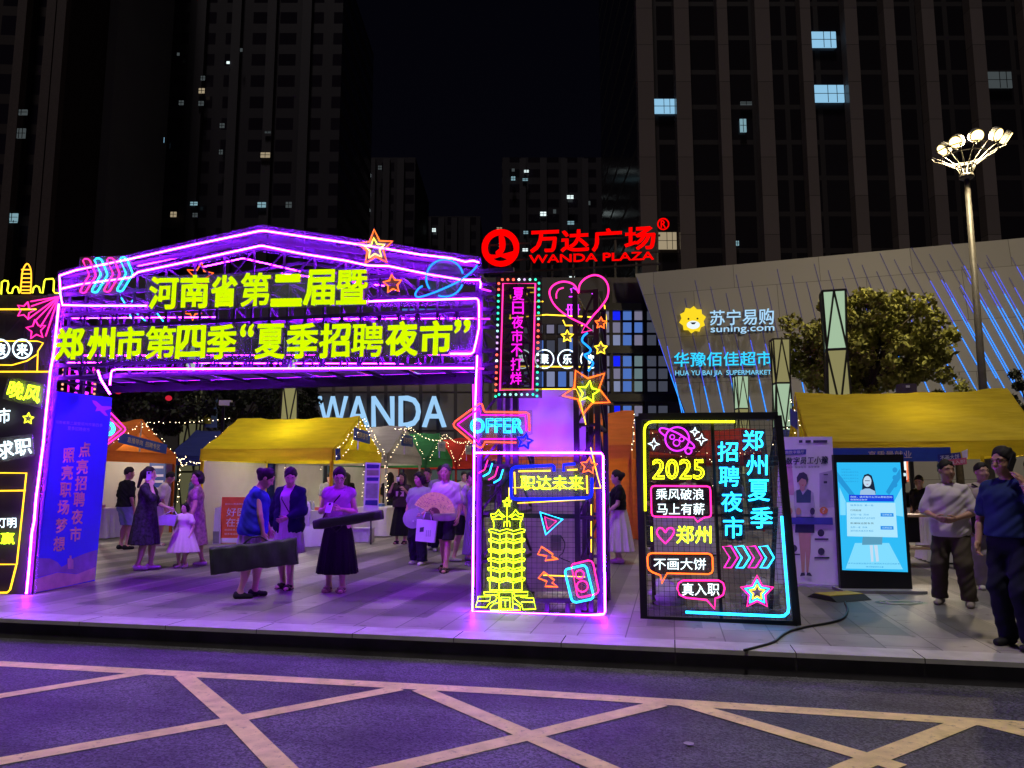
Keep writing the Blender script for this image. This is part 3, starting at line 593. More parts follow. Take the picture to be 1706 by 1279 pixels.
# small neon signs on the arch
s = Sign(A, 'neon_chevron_sign', 'four pink and blue neon chevrons on the left end of the arch gable', 'neon sign', (178, 458), off=.09)
for k in range(4):
    dx, dy = (0, 19.5, 40, 61.5)[k], -.8 * k
    s.neon('chevron', [(x + dx, y + dy) for x, y in ((138, 434), (141, 431), (146, 431), (150, 434), (159, 456), (159, 460), (143, 486), (139, 488), (134, 486), (134, 483), (148, 459), (148, 456))], PINK if k % 2 == 0 else CYAN, .0095, True)
s.board([(133, 428), (216, 426), (222, 458), (200, 492), (130, 492)])
def stars(label, name, spec, at_px, off=.1, cat='neon sign', group=None, board=None):
    s = Sign(A, name, label, cat, at_px, group, off)
    for c, R, r, rot, m, rad in spec: s.neon('star_outline', star(*c, R, r, rot), m, rad, True)
    c, R = spec[0][0], spec[0][1]; s.board(star(*c, R * 1.1, spec[0][2] * 1.2, spec[0][3]), board or ACRY); return s
stars('large orange neon star with a yellow star inside, on the right arch gable', 'neon_star', [((625, 413), 31, 14, -.06, ORA, .0095), ((624, 414), 18, 8.5, -.08, glow('pale yellow neon', (1, .85, .1), 2.6), .0095)], (625, 413), .12)
stars('small orange neon star between the planet and the upper row of characters', 'neon_star', [((654, 473), 16, 8, -.1, ORA, .0095)], (654, 473), .1)
s = Sign(A, 'neon_planet_sign', 'blue neon ringed planet at the right end of the arch gable', 'neon sign', (740, 463), off=.11)
s.neon('planet_outline', [circ(741, 463, 31, 145, 345), circ(741, 463, 31, 20, 110)], SKYB, .0105)
s.neon('ring', [bez([(704, 476), (697, 481), (692, 489), (694, 494), (702, 494), (718, 489), (738, 481), (763, 469), (783, 455), (792, 446), (795, 441)], 5)], SKYB, .0105)
s.board(circ(741, 463, 34, 0, 350))
# back-face neon seen through the truss
s = Sign(BK, 'neon_star', 'orange neon star on the back of the arch half hidden behind the upper row', 'neon sign', (331, 452), off=-.05)
s.neon('star_outline', star(333, 459, 23, 10, .12), ORA, .008, True)
s = Sign(BK, 'neon_star', 'red-orange neon star seen between the two rows of characters', 'neon sign', (322, 524), off=-.05); s.neon('star_outline', star(321, 517, 16, 7, math.pi), ORA, .008, True)
s = Sign(BK, 'neon_planet_sign', 'blue neon strokes on the back of the arch at the left, between the rows', 'neon sign', (240, 512), off=-.05)
s.neon('stroke', [[(202, 496), (210, 508)], [(218, 506), (223, 497)], [(216, 524), (222, 535)], [(228, 522), (242, 534)], [(255, 532), (258, 530)], [(262, 522), (272, 535)]], CYAN, .008)
s = Sign(BK, 'neon_slogan_sign', 'violet neon character board seen from behind above the blue banner', 'neon sign', (135, 640), off=-.05)
for q in ((124, 617, 147, 657),): s.text('character', '夏', q, VIOLET, bold=.02)
s.text('character', '日', (126, 658, 146, 690), VIOLET, bold=.02)
s.neon('side_tube', [[(116, 612), (112, 680)], [(156, 608), (153, 655)]], MAG, .012)
for k in range(7):
    for x in (106, 160): obj('bulb', MB().ball(BK.px(x - k * .6, 616 + k * 8), .018, glow('weak warm bulb', (1, .35, .2), 1.6)), s.t)
# ------------------------------------------------------------------ right tower of the gate
cloth = pbr('white backing cloth', (.62, .58, .62), .85, var=.06, scale=3, bump=.2)
t = thing('backing_cloth', 'pale cloth stretched behind the arrow sign on the right gate tower', 'cloth', A.px(915, 750))
CL = Plane(K(-8, AB + .4), K(0, AB + .4)); nx, ny = 18, 14; vs = []
for j in range(ny + 1):
    for i in range(nx + 1): vs.append(CL.px(838 + 138 * i / nx, 648 + 112 * j / ny, .012 * math.sin(i * 1.3 + j * .4) + .01 * math.sin(j * 1.1)))
obj('cloth_sheet', MB().add(vs, [(j * (nx + 1) + i, j * (nx + 1) + i + 1, (j + 1) * (nx + 1) + i + 1, (j + 1) * (nx + 1) + i) for j in range(ny) for i in range(nx)], cloth, True), t)
t = thing('grid_panel', 'black wire grid panel behind the pagoda and slogan signs of the gate', 'grid panel', A.px(915, 1020))
b = MB(); GP = Plane(K(-8, AB + .06), K(0, AB + .06))
for x in np.arange(800, 975, 8.6): b.tube([GP.px(x, 762), GP.px(x, 1018)], .0022, BLACK, n=4)
for y in np.arange(765, 1018, 8.6): b.tube([GP.px(796, y), GP.px(974, y + 1)], .0022, BLACK, n=4)
obj('wire_grid', b, t); b = MB()
for p, q in (((798, 858), (975, 860)), ((796, 1000), (975, 1000)), ((800, 760), (800, 1016)), ((974, 760), (974, 1016)), ((846, 640), (846, 880)), ((985, 630), (985, 1018)), ((912, 1000), (912, 1020)), ((946, 1000), (946, 1020))): b.bar(GP.px(*p, -.02), GP.px(*q, -.02), .05, STEEL, up=GP.n)
obj('frame', b, t)
shelf = thing('back_panel', 'mauve printed sheet hung behind the wire grid inside the gate tower', 'sheet', BK.px(905, 1000))
obj('sheet', MB().prism([BK.px(x, y, .1) for x, y in rect(852, 780, 975, 985)], BK.n * .01, pbr('mauve sheet', (.36, .27, .30), .8)), shelf)
tr = thing('transformer_box', 'small grey power supply box hanging on the wire grid by the orange lightning bolts', 'power box', GP.px(926, 905))
obj('box', MB().box(GP.px(926, 904, -.06), (.12, .07, .17), pbr('grey plastic box', (.10, .10, .12), .5)), tr); obj('cable', MB().tube([GP.px(x, y, -.03) for x, y in bez([(934, 892), (941, 905), (938, 920), (932, 928), (950, 936)], 4)], .006, BLACK, n=4), tr)
# marquee
s = Sign(A, 'marquee_sign', 'tall vertical marquee sign with a ring of coloured bulbs on the right gate tower', 'neon sign', (862, 560), off=.12)
s.neon('frame_tube', [(838, 472), (892, 472), (887.5, 649), (833, 650)], glow('rose neon', (1, .03, .3), 2.2), .010, True)
for k, c in enumerate('夏日夜市不打烊'): s.text('character', c, (854.5 - k * .7, 479 + k * 23.4, 873 - k * .7, 500 + k * 23.4), MAG, bold=.012)
bl = {'r': glow('red bulb', (1, .10, .06), 2.6), 'g': glow('green bulb', (.03, .75, .42), 2.0), 'w': glow('white bulb', (.8, .9, 1), 2.6), 'p': glow('lilac bulb', (.62, .4, .75), 1.4), 'm': glow('mint bulb', (.35, .85, .7), 1.6)}
seq = []
for k, c in enumerate('rrrwpmg'): seq.append((837 + k * 9.2, 465.5, c))
for k in range(20): seq.append((898 - k * .18, 471.5 + k * 9.9, 'ggggggmrrrrrwpmgmggg'[k]))
for k in range(20): seq.append((831 - k * .28, 472 + k * 9.9, 'rrgggggmmppprwrrrrrg'[k]))
for k in range(7): seq.append((831.5 + k * 9.4, 657, 'gmmmmmg'[k]))
for x, y, c in seq: obj('bulb', MB().ball(A.px(x, y, .12), .0155, bl[c], 8, 5), s.t)
s.board(rect(826, 460, 903, 663), clear('dark smoked board', (.03, .02, .04), .55))
# heart balloon
s = Sign(A, 'neon_heart_balloon', 'pink neon heart balloon with a wavy blue string above the right gate tower', 'neon sign', (976, 540), off=.12)
s.neon('heart_outline', bez([(976, 542), (945, 526), (924, 508), (915.5, 489), (920, 477), (932, 470), (945, 469.5), (957, 475), (964, 488)], 6) + bez([(964, 488), (966, 474), (976, 463), (991, 458), (1005, 463), (1013, 476), (1012, 494), (1002, 510), (988, 526), (976, 542)], 6), PINK, .0105)
s.neon('balloon_knot', [(975, 542), (969, 554), (986, 550)], PINK, .009, True); s.neon('highlight', bez([(939, 479), (931, 482), (927, 489), (927, 497)], 4), PINK, .008)
s.neon('string', bez([(979, 554), (972, 560), (970, 568), (977, 575), (984, 582), (981, 588), (974, 591), (980, 598), (988, 604), (985, 611), (980, 618)], 5), SKYB, .012)
stars('small yellow neon star left of the balloon string', 'neon_star', [((945, 560), 10.5, 5, 0, YEL, .009)], (945, 560), .1)
stars('small orange neon star right of the balloon knot', 'neon_star', [((1001, 538), 10, 5, .05, ORA, .009)], (1001, 538), .1)
stars('small yellow neon star right of the balloon string', 'neon_star', [((1001, 580), 11, 5.5, 0, YEL, .009)], (1001, 580), .1)
s = Sign(A, 'neon_star', 'tilted big orange neon star with a lime star inside under the balloon string', 'neon sign', (978, 655), off=.14)
s.neon('star_outline', [(959, 617), (979, 630), (1007, 622), (998, 647), (1016, 670), (987, 671), (971, 690), (963, 665), (937, 659), (957, 645)], ORA, .0105, True)
s.neon('inner_star_outline', star(980, 653, 19, 9, .15), LIME, .009, True)
s.board([(955, 612), (979, 626), (1012, 617), (1002, 647), (1022, 674), (989, 675), (970, 697), (960, 668), (930, 660), (954, 643)])
# arrow
s = Sign(A, 'neon_arrow_sign', 'left-pointing double neon arrow around outlined blue capitals on the gate tower', 'neon sign', (820, 708), off=.16)
s.neon('outer_arrow_tube', [[(757, 711), (755.5, 707), (758, 702), (799, 672), (803, 673), (806, 683), (808, 686), (877, 687), (881, 690), (882, 718)], [(860, 737), (808, 736), (804, 744), (800, 746), (796, 744), (757, 711)]], glow('orange red neon', (1, .07, .04), 3), .0095)
s.neon('inner_arrow_tube', [[(762, 707), (799, 680), (801, 691), (875, 692), (877, 718)], [(860, 731), (800, 731), (798, 737), (762, 707)]], MAG, .0095)
s.outline('letters', 'OFFER', (784, 697, 871, 721), CYAN, .0048, bold=.03)
s.board([(752, 707), (800, 667), (806, 682), (887, 683), (887, 722), (866, 741), (806, 740), (800, 750)])
stars('small deep blue neon star at the tail of the arrow sign', 'neon_star', [((874.5, 735), 13, 6.5, .2, DBLUE, .016)], (874, 735), .19)
s = Sign(A, 'neon_chevron_sign', 'thin pink and blue neon chevrons in the top left of the boxed gate panel', 'neon sign', (822, 785), off=.07)
for k in range(4): s.neon('chevron', [(x + (0, 7.6, 17, 25.5)[k], y + (0, 5.5, 11, 16)[k]) for x, y in ((812.6, 766), (808, 781), (806, 783), (797, 788))], PINK if k % 2 == 0 else CYAN, .008)
# slogan board
s = Sign(A, 'neon_slogan_sign', 'deep blue framed neon board with four yellow characters over the pagoda', 'neon sign', (918, 805), off=.12)
s.neon('frame_tube', [[(923, 785), (923, 777), (920, 775), (858, 778), (853, 781), (851.5, 786), (851.5, 824), (854, 830), (860, 831.5), (920, 831), (978, 829.5), (984, 827), (986, 820), (986, 796)], [(939, 785), (939, 774), (958, 772.5)]], DBLUE, .017)
s.neon('inner_tube', [[(864, 785), (917, 784)], [(945, 783), (962, 782)], [(857, 786), (858.5, 823)], [(977.5, 792), (978.5, 822)]], YEL, .009)
s.text('characters', '职达未来', (867, 792, 972, 816), LIME, bold=.004); s.board(rect(849, 772, 989, 834))
stars('orange neon star on the top right corner of the blue framed slogan board', 'neon_star', [((981, 776), 14.5, 7.2, .1, ORA, .009)], (981, 776), .15)
# pagoda
P = lambda x, y: (780 + x / 5.8125, 820 + y / 5.8125)
s = Sign(A, 'neon_pagoda_sign', 'tall lime neon pagoda outline with a star finial at the foot of the gate', 'neon sign', P(365, 1140), off=.1)
s.neon('star_finial', star(*P(376, 98), 7.3, 3.4), LIME, .009, True)
L1 = [[P(376, 135), P(376, 330)], [P(345, 330), P(350, 285), P(400, 280), P(405, 330)]]
for sg in (-1, 1):
    q = lambda x, y: P(376 + sg * (376 - x), y)
    L1 += [[q(220, 210), q(265, 206), q(293, 168), q(318, 206), q(360, 236), q(330, 240), q(295, 212), q(262, 236), q(225, 240), q(220, 210)], [q(225, 245), q(247, 290), q(247, 340)], [q(240, 262), q(330, 258)]]
s.neon('top_roof', L1, LIME, .0046)
for k in range(6):
    y0 = (400, 490, 590, 680, 770, 868)[k]; h = (70, 72, 68, 68, 66, 78)[k]; sk = -k * 3
    xs = [200 + sk, 236, 306, 374, 440, 516, 550 - sk * .0]; dy = (0, 0, 22, 0, 22, 0, 0)
    roof = [P(xs[i], y0 - 46 + dy[i] * .9 + (8 if i in (0, 6) else 0)) for i in range(7)]; roof2 = [P(xs[i] + (8 if i == 0 else -8 if i == 6 else 0), y0 - 14 + dy[i]) for i in range(7)]
    l = [roof, roof2, [roof[0], roof2[0]], [roof[6], roof2[6]]]
    cols = (220, 305, 370, 438, 518) if k < 5 else (208, 300, 432, 520)
    l += [[P(x, y0 - 6 + (20 if x in (305, 438, 300, 432) else 0)), P(x, y0 + h - (0 if x not in (305, 438) else 0))] for x in cols]
    l += [[P(222 - k * 2, y0 + h), P(305, y0 + h + (18 if k < 5 else 2)), P(370, y0 + h), P(438, y0 + h + (18 if k < 5 else 2)), P(520, y0 + h)]]
    s.neon('storey_outline', l, LIME, .0046)
l = [[P(152, 965), P(290, 965), P(285, 995), P(158, 995), P(152, 965)], [P(440, 965), P(578, 962), P(575, 1000), P(450, 1000), P(440, 965)], [P(300, 968), P(428, 968), P(432, 1130), P(298, 1130), P(300, 968)], [P(318, 1018), P(402, 1018), P(404, 1125), P(316, 1125), P(318, 1018)], [P(360, 1045), P(360, 1110)], [P(330, 1045), P(390, 1045)],
     [P(95, 1010), P(218, 1008), P(208, 1050), P(90, 1055), P(95, 1010)], [P(90, 1055), P(68, 1110), P(175, 1115), P(205, 1075), P(262, 1050), P(280, 1020), P(262, 1000)], [P(300, 1070), P(250, 1078), P(215, 1110), P(215, 1138), P(505, 1140), P(505, 1110), P(470, 1085), P(430, 1075)], [P(510, 1015), P(632, 1025), P(655, 1130), P(530, 1135), P(520, 1090), P(470, 1050), P(440, 1020), P(470, 1000)], [P(515, 1060), P(640, 1065)]]
s.neon('base_outline', l, LIME, .0046)
s.board([P(*p) for p in ((376, 40), (470, 150), (545, 205), (555, 600), (560, 930), (600, 950), (640, 1000), (670, 1150), (50, 1150), (80, 1000), (150, 950), (185, 600), (200, 200), (290, 150))], clear('olive tinted acrylic', (.16, .16, .10), .3))
yn = thing('neon_light_strips', 'thin yellow neon lines running behind the slogan board and pagoda', 'neon strips', BK.px(900, 1000))
for l in ([(862, 828 + 10), (975, 832)], [(848, 792 + 20), (848, 836)], [(985, 840), (985, 858)], [(985, 868), (985, 893)], [(985, 898), (985, 920)], [(905, 958), (975, 961)], [(984, 745), (996, 795), (1001, 813), (988, 813)], [(850, 812), (978, 814)], [(835, 648), (960, 648), (965, 660), (976, 707)]): obj('neon_tube', MB().tube([A.px(x, y, .03) for x, y in l], .006, YEL), yn)
s = Sign(A, 'neon_triangle_sign', 'blue neon triangle with a pink triangle inside, right of the pagoda', 'neon sign', P(780, 290), off=.09)
s.neon('outer_triangle', [P(697, 192), P(915, 262), P(752, 408)], CYAN, .0095, True); s.neon('inner_triangle', [P(742, 238), P(855, 280), P(768, 356)], PINK, .008, True)
for lab, ps in (('upper orange neon lightning bolt below the blue triangle', [(710, 525), (820, 600), (812, 622), (870, 645), (745, 660), (762, 618), (675, 600)]), ('lower orange neon lightning bolt left of the speaker outline', [(730, 770), (835, 850), (812, 875), (868, 915), (745, 910), (762, 862), (680, 830)])):
    s = Sign(A, 'neon_lightning_sign', lab, 'neon sign', P(*ps[3]), off=.09); s.neon('bolt_outline', [P(*p) for p in ps], ORA, .009, True)
s = Sign(A, 'neon_speaker_sign', 'blue and pink neon outline of a loudspeaker in the lower right of the gate panel', 'neon sign', P(1090, 1010), off=.1)
s.neon('front_outline', [P(*p) for p in ((950, 745), (1105, 708), (1130, 712), (1148, 735), (1212, 990), (1208, 1018), (1190, 1035), (1045, 1066), (1015, 1055), (1000, 1035), (940, 785), (940, 762))], CYAN, .0105, True)
s.neon('side_outline', [P(*p) for p in ((1000, 715), (1012, 695), (1165, 658), (1195, 668), (1212, 695), (1262, 945), (1255, 970), (1235, 985), (1095, 1016), (1070, 1010), (1055, 990))], PINK, .009, True)
s.neon('cone_outline', circ(*P(1080, 795), 7, n=18), PINK, .008, True); s.neon('cone_outline', circ(*P(1105, 910), 9.2, n=18), PINK, .008, True); s.board([P(*p) for p in ((935, 740), (1170, 650), (1270, 960), (1220, 1030), (1010, 1070))])
# character roundels and lanterns on the back of the tower
s = Sign(BK, 'neon_roundel_sign', 'row of white neon circles with characters seen behind the balloon string', 'neon sign', (935, 601), off=-.02)
for cx, c in ((870, '来'), (907, '聚'), (945, '乐'), (983, '欢')): s.neon('roundel', circ(cx, 598, 15.5, n=20), WHT, .007, True); s.text('character', c, (cx - 7, 590, cx + 7, 606), WHT, bold=.02)
s.neon('scroll_tube', [[(850, 610), (985, 611)], [(848, 530), (910, 524), (985, 528)], [(848, 505), (905, 502)], [(850, 518), (850, 532)], [(836, 484), (849, 484), (851, 497)], [(878, 479), (890, 479), (890, 487), (878, 487), (878, 495)], [(1007, 508), (1010, 530), (1009, 560)], [(938, 533), (942, 542), (972, 542)]], YEL, .008)
s.text('character', '冊', (943, 507, 966, 525), VIOLET, bold=.01)
s.board(rect(838, 590, 1000, 608), clear('dark smoked board', (.03, .02, .04), .55), off=-.06)
for dx, n in ((0, 0),):
    s = Sign(BK, 'small_neon_sign', 'dim cluster of violet and yellow neon strokes inside the heart balloon', 'neon sign', (955, 485), off=-.05); s.neon('stroke', [star(955, 483, 5, 3), [(948, 494), (962, 494)], [(986, 488), (991, 496)]], VIOLET, .006)
# ------------------------------------------------------------------ left end panel of the gate
pnl = Sign(A, 'left_sign_board', 'dark sign board cut off by the left photo edge with neon sayings on it', 'sign board', (30, 985), off=.02)
pnl.board([(-140, 620), (83, 619), (52, 992), (-140, 992)], clear('brown smoked board', (.05, .045, .04), .86), 'board', 0, .03); pnl.board([(-140, 490), (97, 492), (84, 617), (-140, 617)], clear('smoked upper board', (.05, .045, .04), .7), 'upper_board', 0, .03)
pnl.neon('frame_tube', [[(-60, 787), (44, 788), (28, 940), (-60, 940)], [(-60, 818), (42, 817)], [(27, 942), (17, 982), (12, 987), (-60, 988)], [(-60, 619), (83, 619)], [(-60, 515), (60, 515)]], glow('amber neon', (1, .55, .02), 2.6), .011, off=.05)
s = Sign(A, 'neon_skyline_sign', 'yellow neon skyline with an orange tower on top of the left sign board', 'neon sign', (45, 488), off=.06)
s.neon('skyline', [[(-30, 488), (-28, 470), (-18, 469), (-15, 488), (-2, 488), (2, 490), (3, 470), (7, 467), (13, 468), (14, 473), (12, 484), (14, 488), (20, 488), (22, 480), (26, 477), (30, 479), (32, 488)], [(54, 488), (56, 479), (60, 476), (65, 478), (67, 487), (71, 488), (74, 468), (76, 465), (88, 464), (90, 468), (89, 485), (92, 488), (99, 488)]], glow('greenish yellow neon', (.9, .95, .03), 2.6), .0095)
s.neon('tower_outline', [bez([(34, 487), (36, 465), (38, 450), (45, 439), (51, 448), (52, 465), (51, 487)], 4)] + [[(36, y), (51, y)] for y in (449, 456, 463, 470, 477, 483, 488)], glow('amber orange neon', (1, .38, .02), 2.8), .009)
s = Sign(A, 'neon_shooting_star_sign', 'pink neon shooting stars beside the left edge of the arch', 'neon sign', (60, 530), off=.06)
s.neon('star_outline', [star(42, 517, 15, 7.5, .3) + [star(42, 517, 15, 7.5, .3)[0]], star(60, 549, 17, 8, -.1) + [star(60, 549, 17, 8, -.1)[0]]], PINK, .009)
s.neon('trail', [[(98, 494), p] for p in ((51, 502), (52, 510), (46, 532), (60, 533), (67, 545), (76, 560))], PINK, .008)
s = Sign(A, 'neon_roundel_sign', 'white neon circles with characters on a yellow scroll at the left edge', 'neon sign', (37, 581), off=.07)
for cx, c in ((37, '来'), (0, '滚'), (-37, '财')): s.neon('roundel', circ(cx, 581, 15.5, n=22), WHT, .011, True); s.text('character', c, (cx - 9, 572, cx + 9, 592), WHT, bold=.02)
s.neon('scroll_tube', [[(-40, 568), (62, 568), (72, 571), (63, 585), (62, 618)], [(-40, 607), (20, 608), (45, 601), (62, 590)]], glow('amber neon', (1, .55, .02), 2.6), .008)
s.board([(-60, 565), (56, 565), (56, 598), (-60, 598)], clear('dark smoked board', (.03, .02, .04), .55))
s = Sign(A, 'neon_saying_sign', 'tilted lime neon pair of characters at the top of the left sign board', 'neon sign', (40, 652), off=.07); s.text('characters', '晚风', [(18, 633), (70, 644), (64, 672), (10, 660)], LIME, bold=.014); s.board([(14, 627), (75, 640), (68, 680), (4, 664)])
s = Sign(A, 'neon_saying_sign', 'white neon character cut off at the left edge under the lime pair', 'neon sign', (4, 691), off=.07); s.text('characters', '夜市', [(-24, 682), (17, 679), (17, 704), (-24, 707)], WHT, bold=.014)
stars('small yellow neon star on the left sign board', 'neon_star', [((47, 697), 9.5, 4.5, .1, glow('greenish yellow neon', (.9, .95, .03), 2.6), .009)], (47, 697), .07)
s = Sign(A, 'neon_saying_sign', 'tilted white neon characters about job hunting in the middle of the left board', 'neon sign', (25, 748), off=.07); s.text('characters', '求职', [(-6, 737), (51, 728), (53, 755), (-3, 766)], WHT, bold=.016); s.board([(-20, 732), (54, 722), (57, 758), (-20, 775)])
s = Sign(A, 'neon_saying_sign', 'white and yellow neon characters inside the amber frame at the left edge', 'neon sign', (10, 885), off=.07)
s.text('characters', '灯明', (-6, 862, 27, 879), WHT, bold=.014); s.text('characters', '赢赢', (-22, 887, 24, 906), LIME, bold=.01)
# ------------------------------------------------------------------ leaning 2025 board
Pz = Plane(G(1075, 1030), G(1328, 1042), .12)
Z = lambda x, y: (1040 + x / 3.366, 680 + y / 3.366)
zq = lambda x0, y0, x1, y1: [Z(x0, y0), Z(x1, y0), Z(x1, y1), Z(x0, y1)]
zl = lambda *p: [Z(*q) for q in p]
bd = Sign(Pz, 'neon_board', 'big black-framed leaning neon board with yellow 2025 and blue vertical characters', 'sign board', Z(500, 1190), off=.04)
b = MB(); cr_ = zl((80, 48), (862, 42), (970, 1215), (112, 1185))
for i in range(4): b.bar(Pz.px(*cr_[i]), Pz.px(*cr_[(i + 1) % 4]), .075, BLACK, .05, up=Pz.n)
obj('frame', b, bd.t)
b = MB()
for f in np.linspace(.03, .97, 27): b.tube([Pz.px(*(V(cr_[0]) * (1 - f) + V(cr_[1]) * f)), Pz.px(*(V(cr_[3]) * (1 - f) + V(cr_[2]) * f))], .0022, BLACK, n=4)
for f in np.linspace(.02, .98, 40): b.tube([Pz.px(*(V(cr_[0]) * (1 - f) + V(cr_[3]) * f)), Pz.px(*(V(cr_[1]) * (1 - f) + V(cr_[2]) * f))], .0022, BLACK, n=4)
obj('wire_grid', b, bd.t)
b = MB(); top_ = Pz.px(*Z(850, 560)); 
for q in ((850, 560), (150, 560)): a_ = Pz.px(*Z(*q), -.03); b.bar(a_, V([a_[0] + .15, a_[1] + .75, .02]), .045, BLACK)
a0, a1 = Pz.px(*Z(150, 600), -.03), Pz.px(*Z(860, 600), -.03); b.bar(a0, a1, .03, BLACK); m0, m1 = Pz.px(*Z(490, 60), -.01), Pz.px(*Z(545, 1190), -.01); b.bar(m0, m1, .03, BLACK); obj('back_stay', b, bd.t)
obj('board_sheet', MB().prism([Pz.px(*p, -.012) for p in cr_], -Pz.n * .004, clear('clear dark acrylic', (.10, .10, .11), .14)), bd.t)
bd.neon('corner_tube', zl((118, 575), (113, 125), (118, 98), (140, 78), (165, 75), (620, 75)), glow('lemon neon', (.85, .92, .01), 4.5), .013); bd.neon('corner_tube', zl((883, 605), (903, 880), (922, 1120), (918, 1145), (898, 1163), (870, 1166), (345, 1143)), CYAN, .013)
def zs(name, label, parts, at_, board=None):
    s = Sign(Pz, name, label, 'neon sign', Z(*at_), 'neon pieces on the leaning board', off=.055)
    for kind, part, a, m, r in parts:
        if kind == 't': s.text(part, a[0], zq(*a[1]) if len(a[1]) == 4 and np.isscalar(a[1][0]) else zl(*a[1]), m, bold=r)
        elif kind == 'o': s.outline(part, a[0], zq(*a[1]), m, r, bold=.05)
        else: s.neon(part, a, m, r, kind == 'c')
    if board: s.board(zl(*board), BLK_ACR)
    return s
BLK_ACR = clear('dark tinted acrylic', (.03, .03, .035), .45)
zc = lambda cx, cy, r, n=20, ry=None: [Z(*p) for p in circ(cx, cy, r, 0, 360, ry, n)]
VIO = glow('violet planet neon', (.7, .03, 1), 2)
zs('neon_planet_sign', 'violet neon planet with round eyes and ring between white sparkles', [('c', 'planet_outline', zc(297, 172, 67), VIO, .009), ('l', 'ring', [Z(*p) for p in bez([(235, 160), (200, 130), (205, 112), (240, 116), (300, 140), (350, 172), (388, 205), (390, 222), (365, 226)], 5)], VIO, .009), ('c', 'eye', zc(269, 161, 13, 12), VIO, .006), ('c', 'eye', zc(322, 173, 13, 12), VIO, .006), ('c', 'snout', zc(293, 194, 18, 14), VIO, .006), ('c', 'moon', zc(360, 238, 18, 14), VIO, .008)] + [('c', 'sparkle', [Z(*p) for p in star(cx, cy, R, R * .35, .05, 4)], WHT, .006) for cx, cy, R in ((166, 200, 33), (396, 132, 26), (433, 175, 33))], (297, 180), [(120, 150), (420, 90), (470, 190), (390, 270), (130, 240)])
zs('neon_year_sign', 'outlined lemon neon year 2025', [('o', 'digits', ('2025', (160, 288, 447, 395)), glow('lemon neon', (.85, .92, .01), 4.5), .006)], (300, 340), [(145, 275), (460, 275), (460, 405), (145, 405)])
WN = glow('cool white neon', (.8, .95, 1), 2.2)
zs('neon_bubble_sign', 'pink neon speech bubble with two lines of white characters', [('c', 'bubble_outline', [Z(*p) for p in [(150, 455), (155, 440), (170, 435), (462, 437), (478, 442), (483, 458), (487, 590), (484, 605), (470, 610), (448, 612), (410, 637), (392, 611), (175, 607), (160, 603), (153, 588)]], PINK, .009), ('t', 'characters', ('乘风破浪', (178, 450, 447, 513)), WN, .004), ('t', 'characters', ('马上有薪', (183, 532, 450, 597)), WN, .004)], (315, 520), [(145, 430), (488, 430), (492, 612), (150, 612)])
zs('neon_love_sign', 'lime neon letter and city characters around a pink neon heart', [('l', 'letter', zl((152, 665), (155, 745)), LIME, .009), ('c', 'heart', [Z(*p) for p in bez([(230, 758), (196, 722), (182, 695), (195, 672), (215, 675), (230, 695), (245, 675), (268, 672), (279, 692), (262, 725), (230, 758)], 4)], PINK, .009), ('t', 'characters', ('郑州', (293, 660, 487, 757)), LIME, .010)], (310, 710))
zs('neon_bubble_sign', 'orange neon speech bubble with four white characters', [('c', 'bubble_outline', zl((130, 835), (138, 818), (155, 812), (470, 815), (488, 822), (495, 840), (497, 905), (490, 922), (472, 930), (240, 925), (210, 982), (203, 936), (160, 920), (140, 905), (132, 885)), ORA, .009), ('t', 'characters', ('不画大饼', (165, 840, 458, 906)), WN, .004)], (310, 870), [(130, 812), (497, 812), (500, 930), (132, 930)])
zs('neon_bubble_sign', 'pink neon speech bubble with three white characters near the bottom', [('c', 'bubble_outline', zl((297, 1010), (305, 980), (330, 965), (530, 965), (555, 980), (563, 1010), (555, 1045), (530, 1060), (510, 1065), (507, 1125), (462, 1074), (345, 1062), (310, 1045)), PINK, .009), ('t', 'characters', ('真入职', (325, 980, 533, 1050)), WN, .006)], (430, 1020), [(297, 965), (565, 965), (565, 1065), (297, 1065)])
zs('neon_star', 'nested pink, blue and yellow neon star in the lower right of the board', [('c', 'star_outline', [Z(*p) for p in star(745, 1033, R, R * .5, 0)], m, .009) for R, m in ((96, PINK), (70, CYAN), (44, YEL))], (745, 1030))
zs('neon_chevron_sign', 'row of four pink and blue neon chevrons above the nested star', [('c', 'chevron', zl(*[(x + 68 * k, y) for x, y in ((552, 775), (598, 772), (636, 838), (600, 893), (560, 895), (592, 838))]), glow('hot pink neon', (1, .02, .5), 2.2) if k % 2 == 0 else CYAN, .0085) for k in range(4)], (690, 835))
zs('neon_characters', 'left column of four blue neon characters', [('t', 'character', (c, q), CYAN, .007) for c, q in zip('招聘夜市', ((525, 188, 637, 298), (532, 325, 645, 438), (545, 468, 662, 580), (555, 608, 670, 728)))], (600, 450), [(515, 180), (640, 175), (680, 735), (548, 740)])
zs('neon_characters', 'right column of four blue neon characters', [('t', 'character', (c, q), CYAN, .007) for c, q in zip('郑州夏季', ((665, 125, 780, 235), (685, 262, 802, 375), (695, 400, 815, 520), (708, 555, 832, 672)))], (750, 400), [(655, 118), (790, 118), (840, 680), (700, 680)])
sb = pbr('pale sandbag cloth', (.45, .45, .47), .9, var=.1, scale=10, bump=.3)
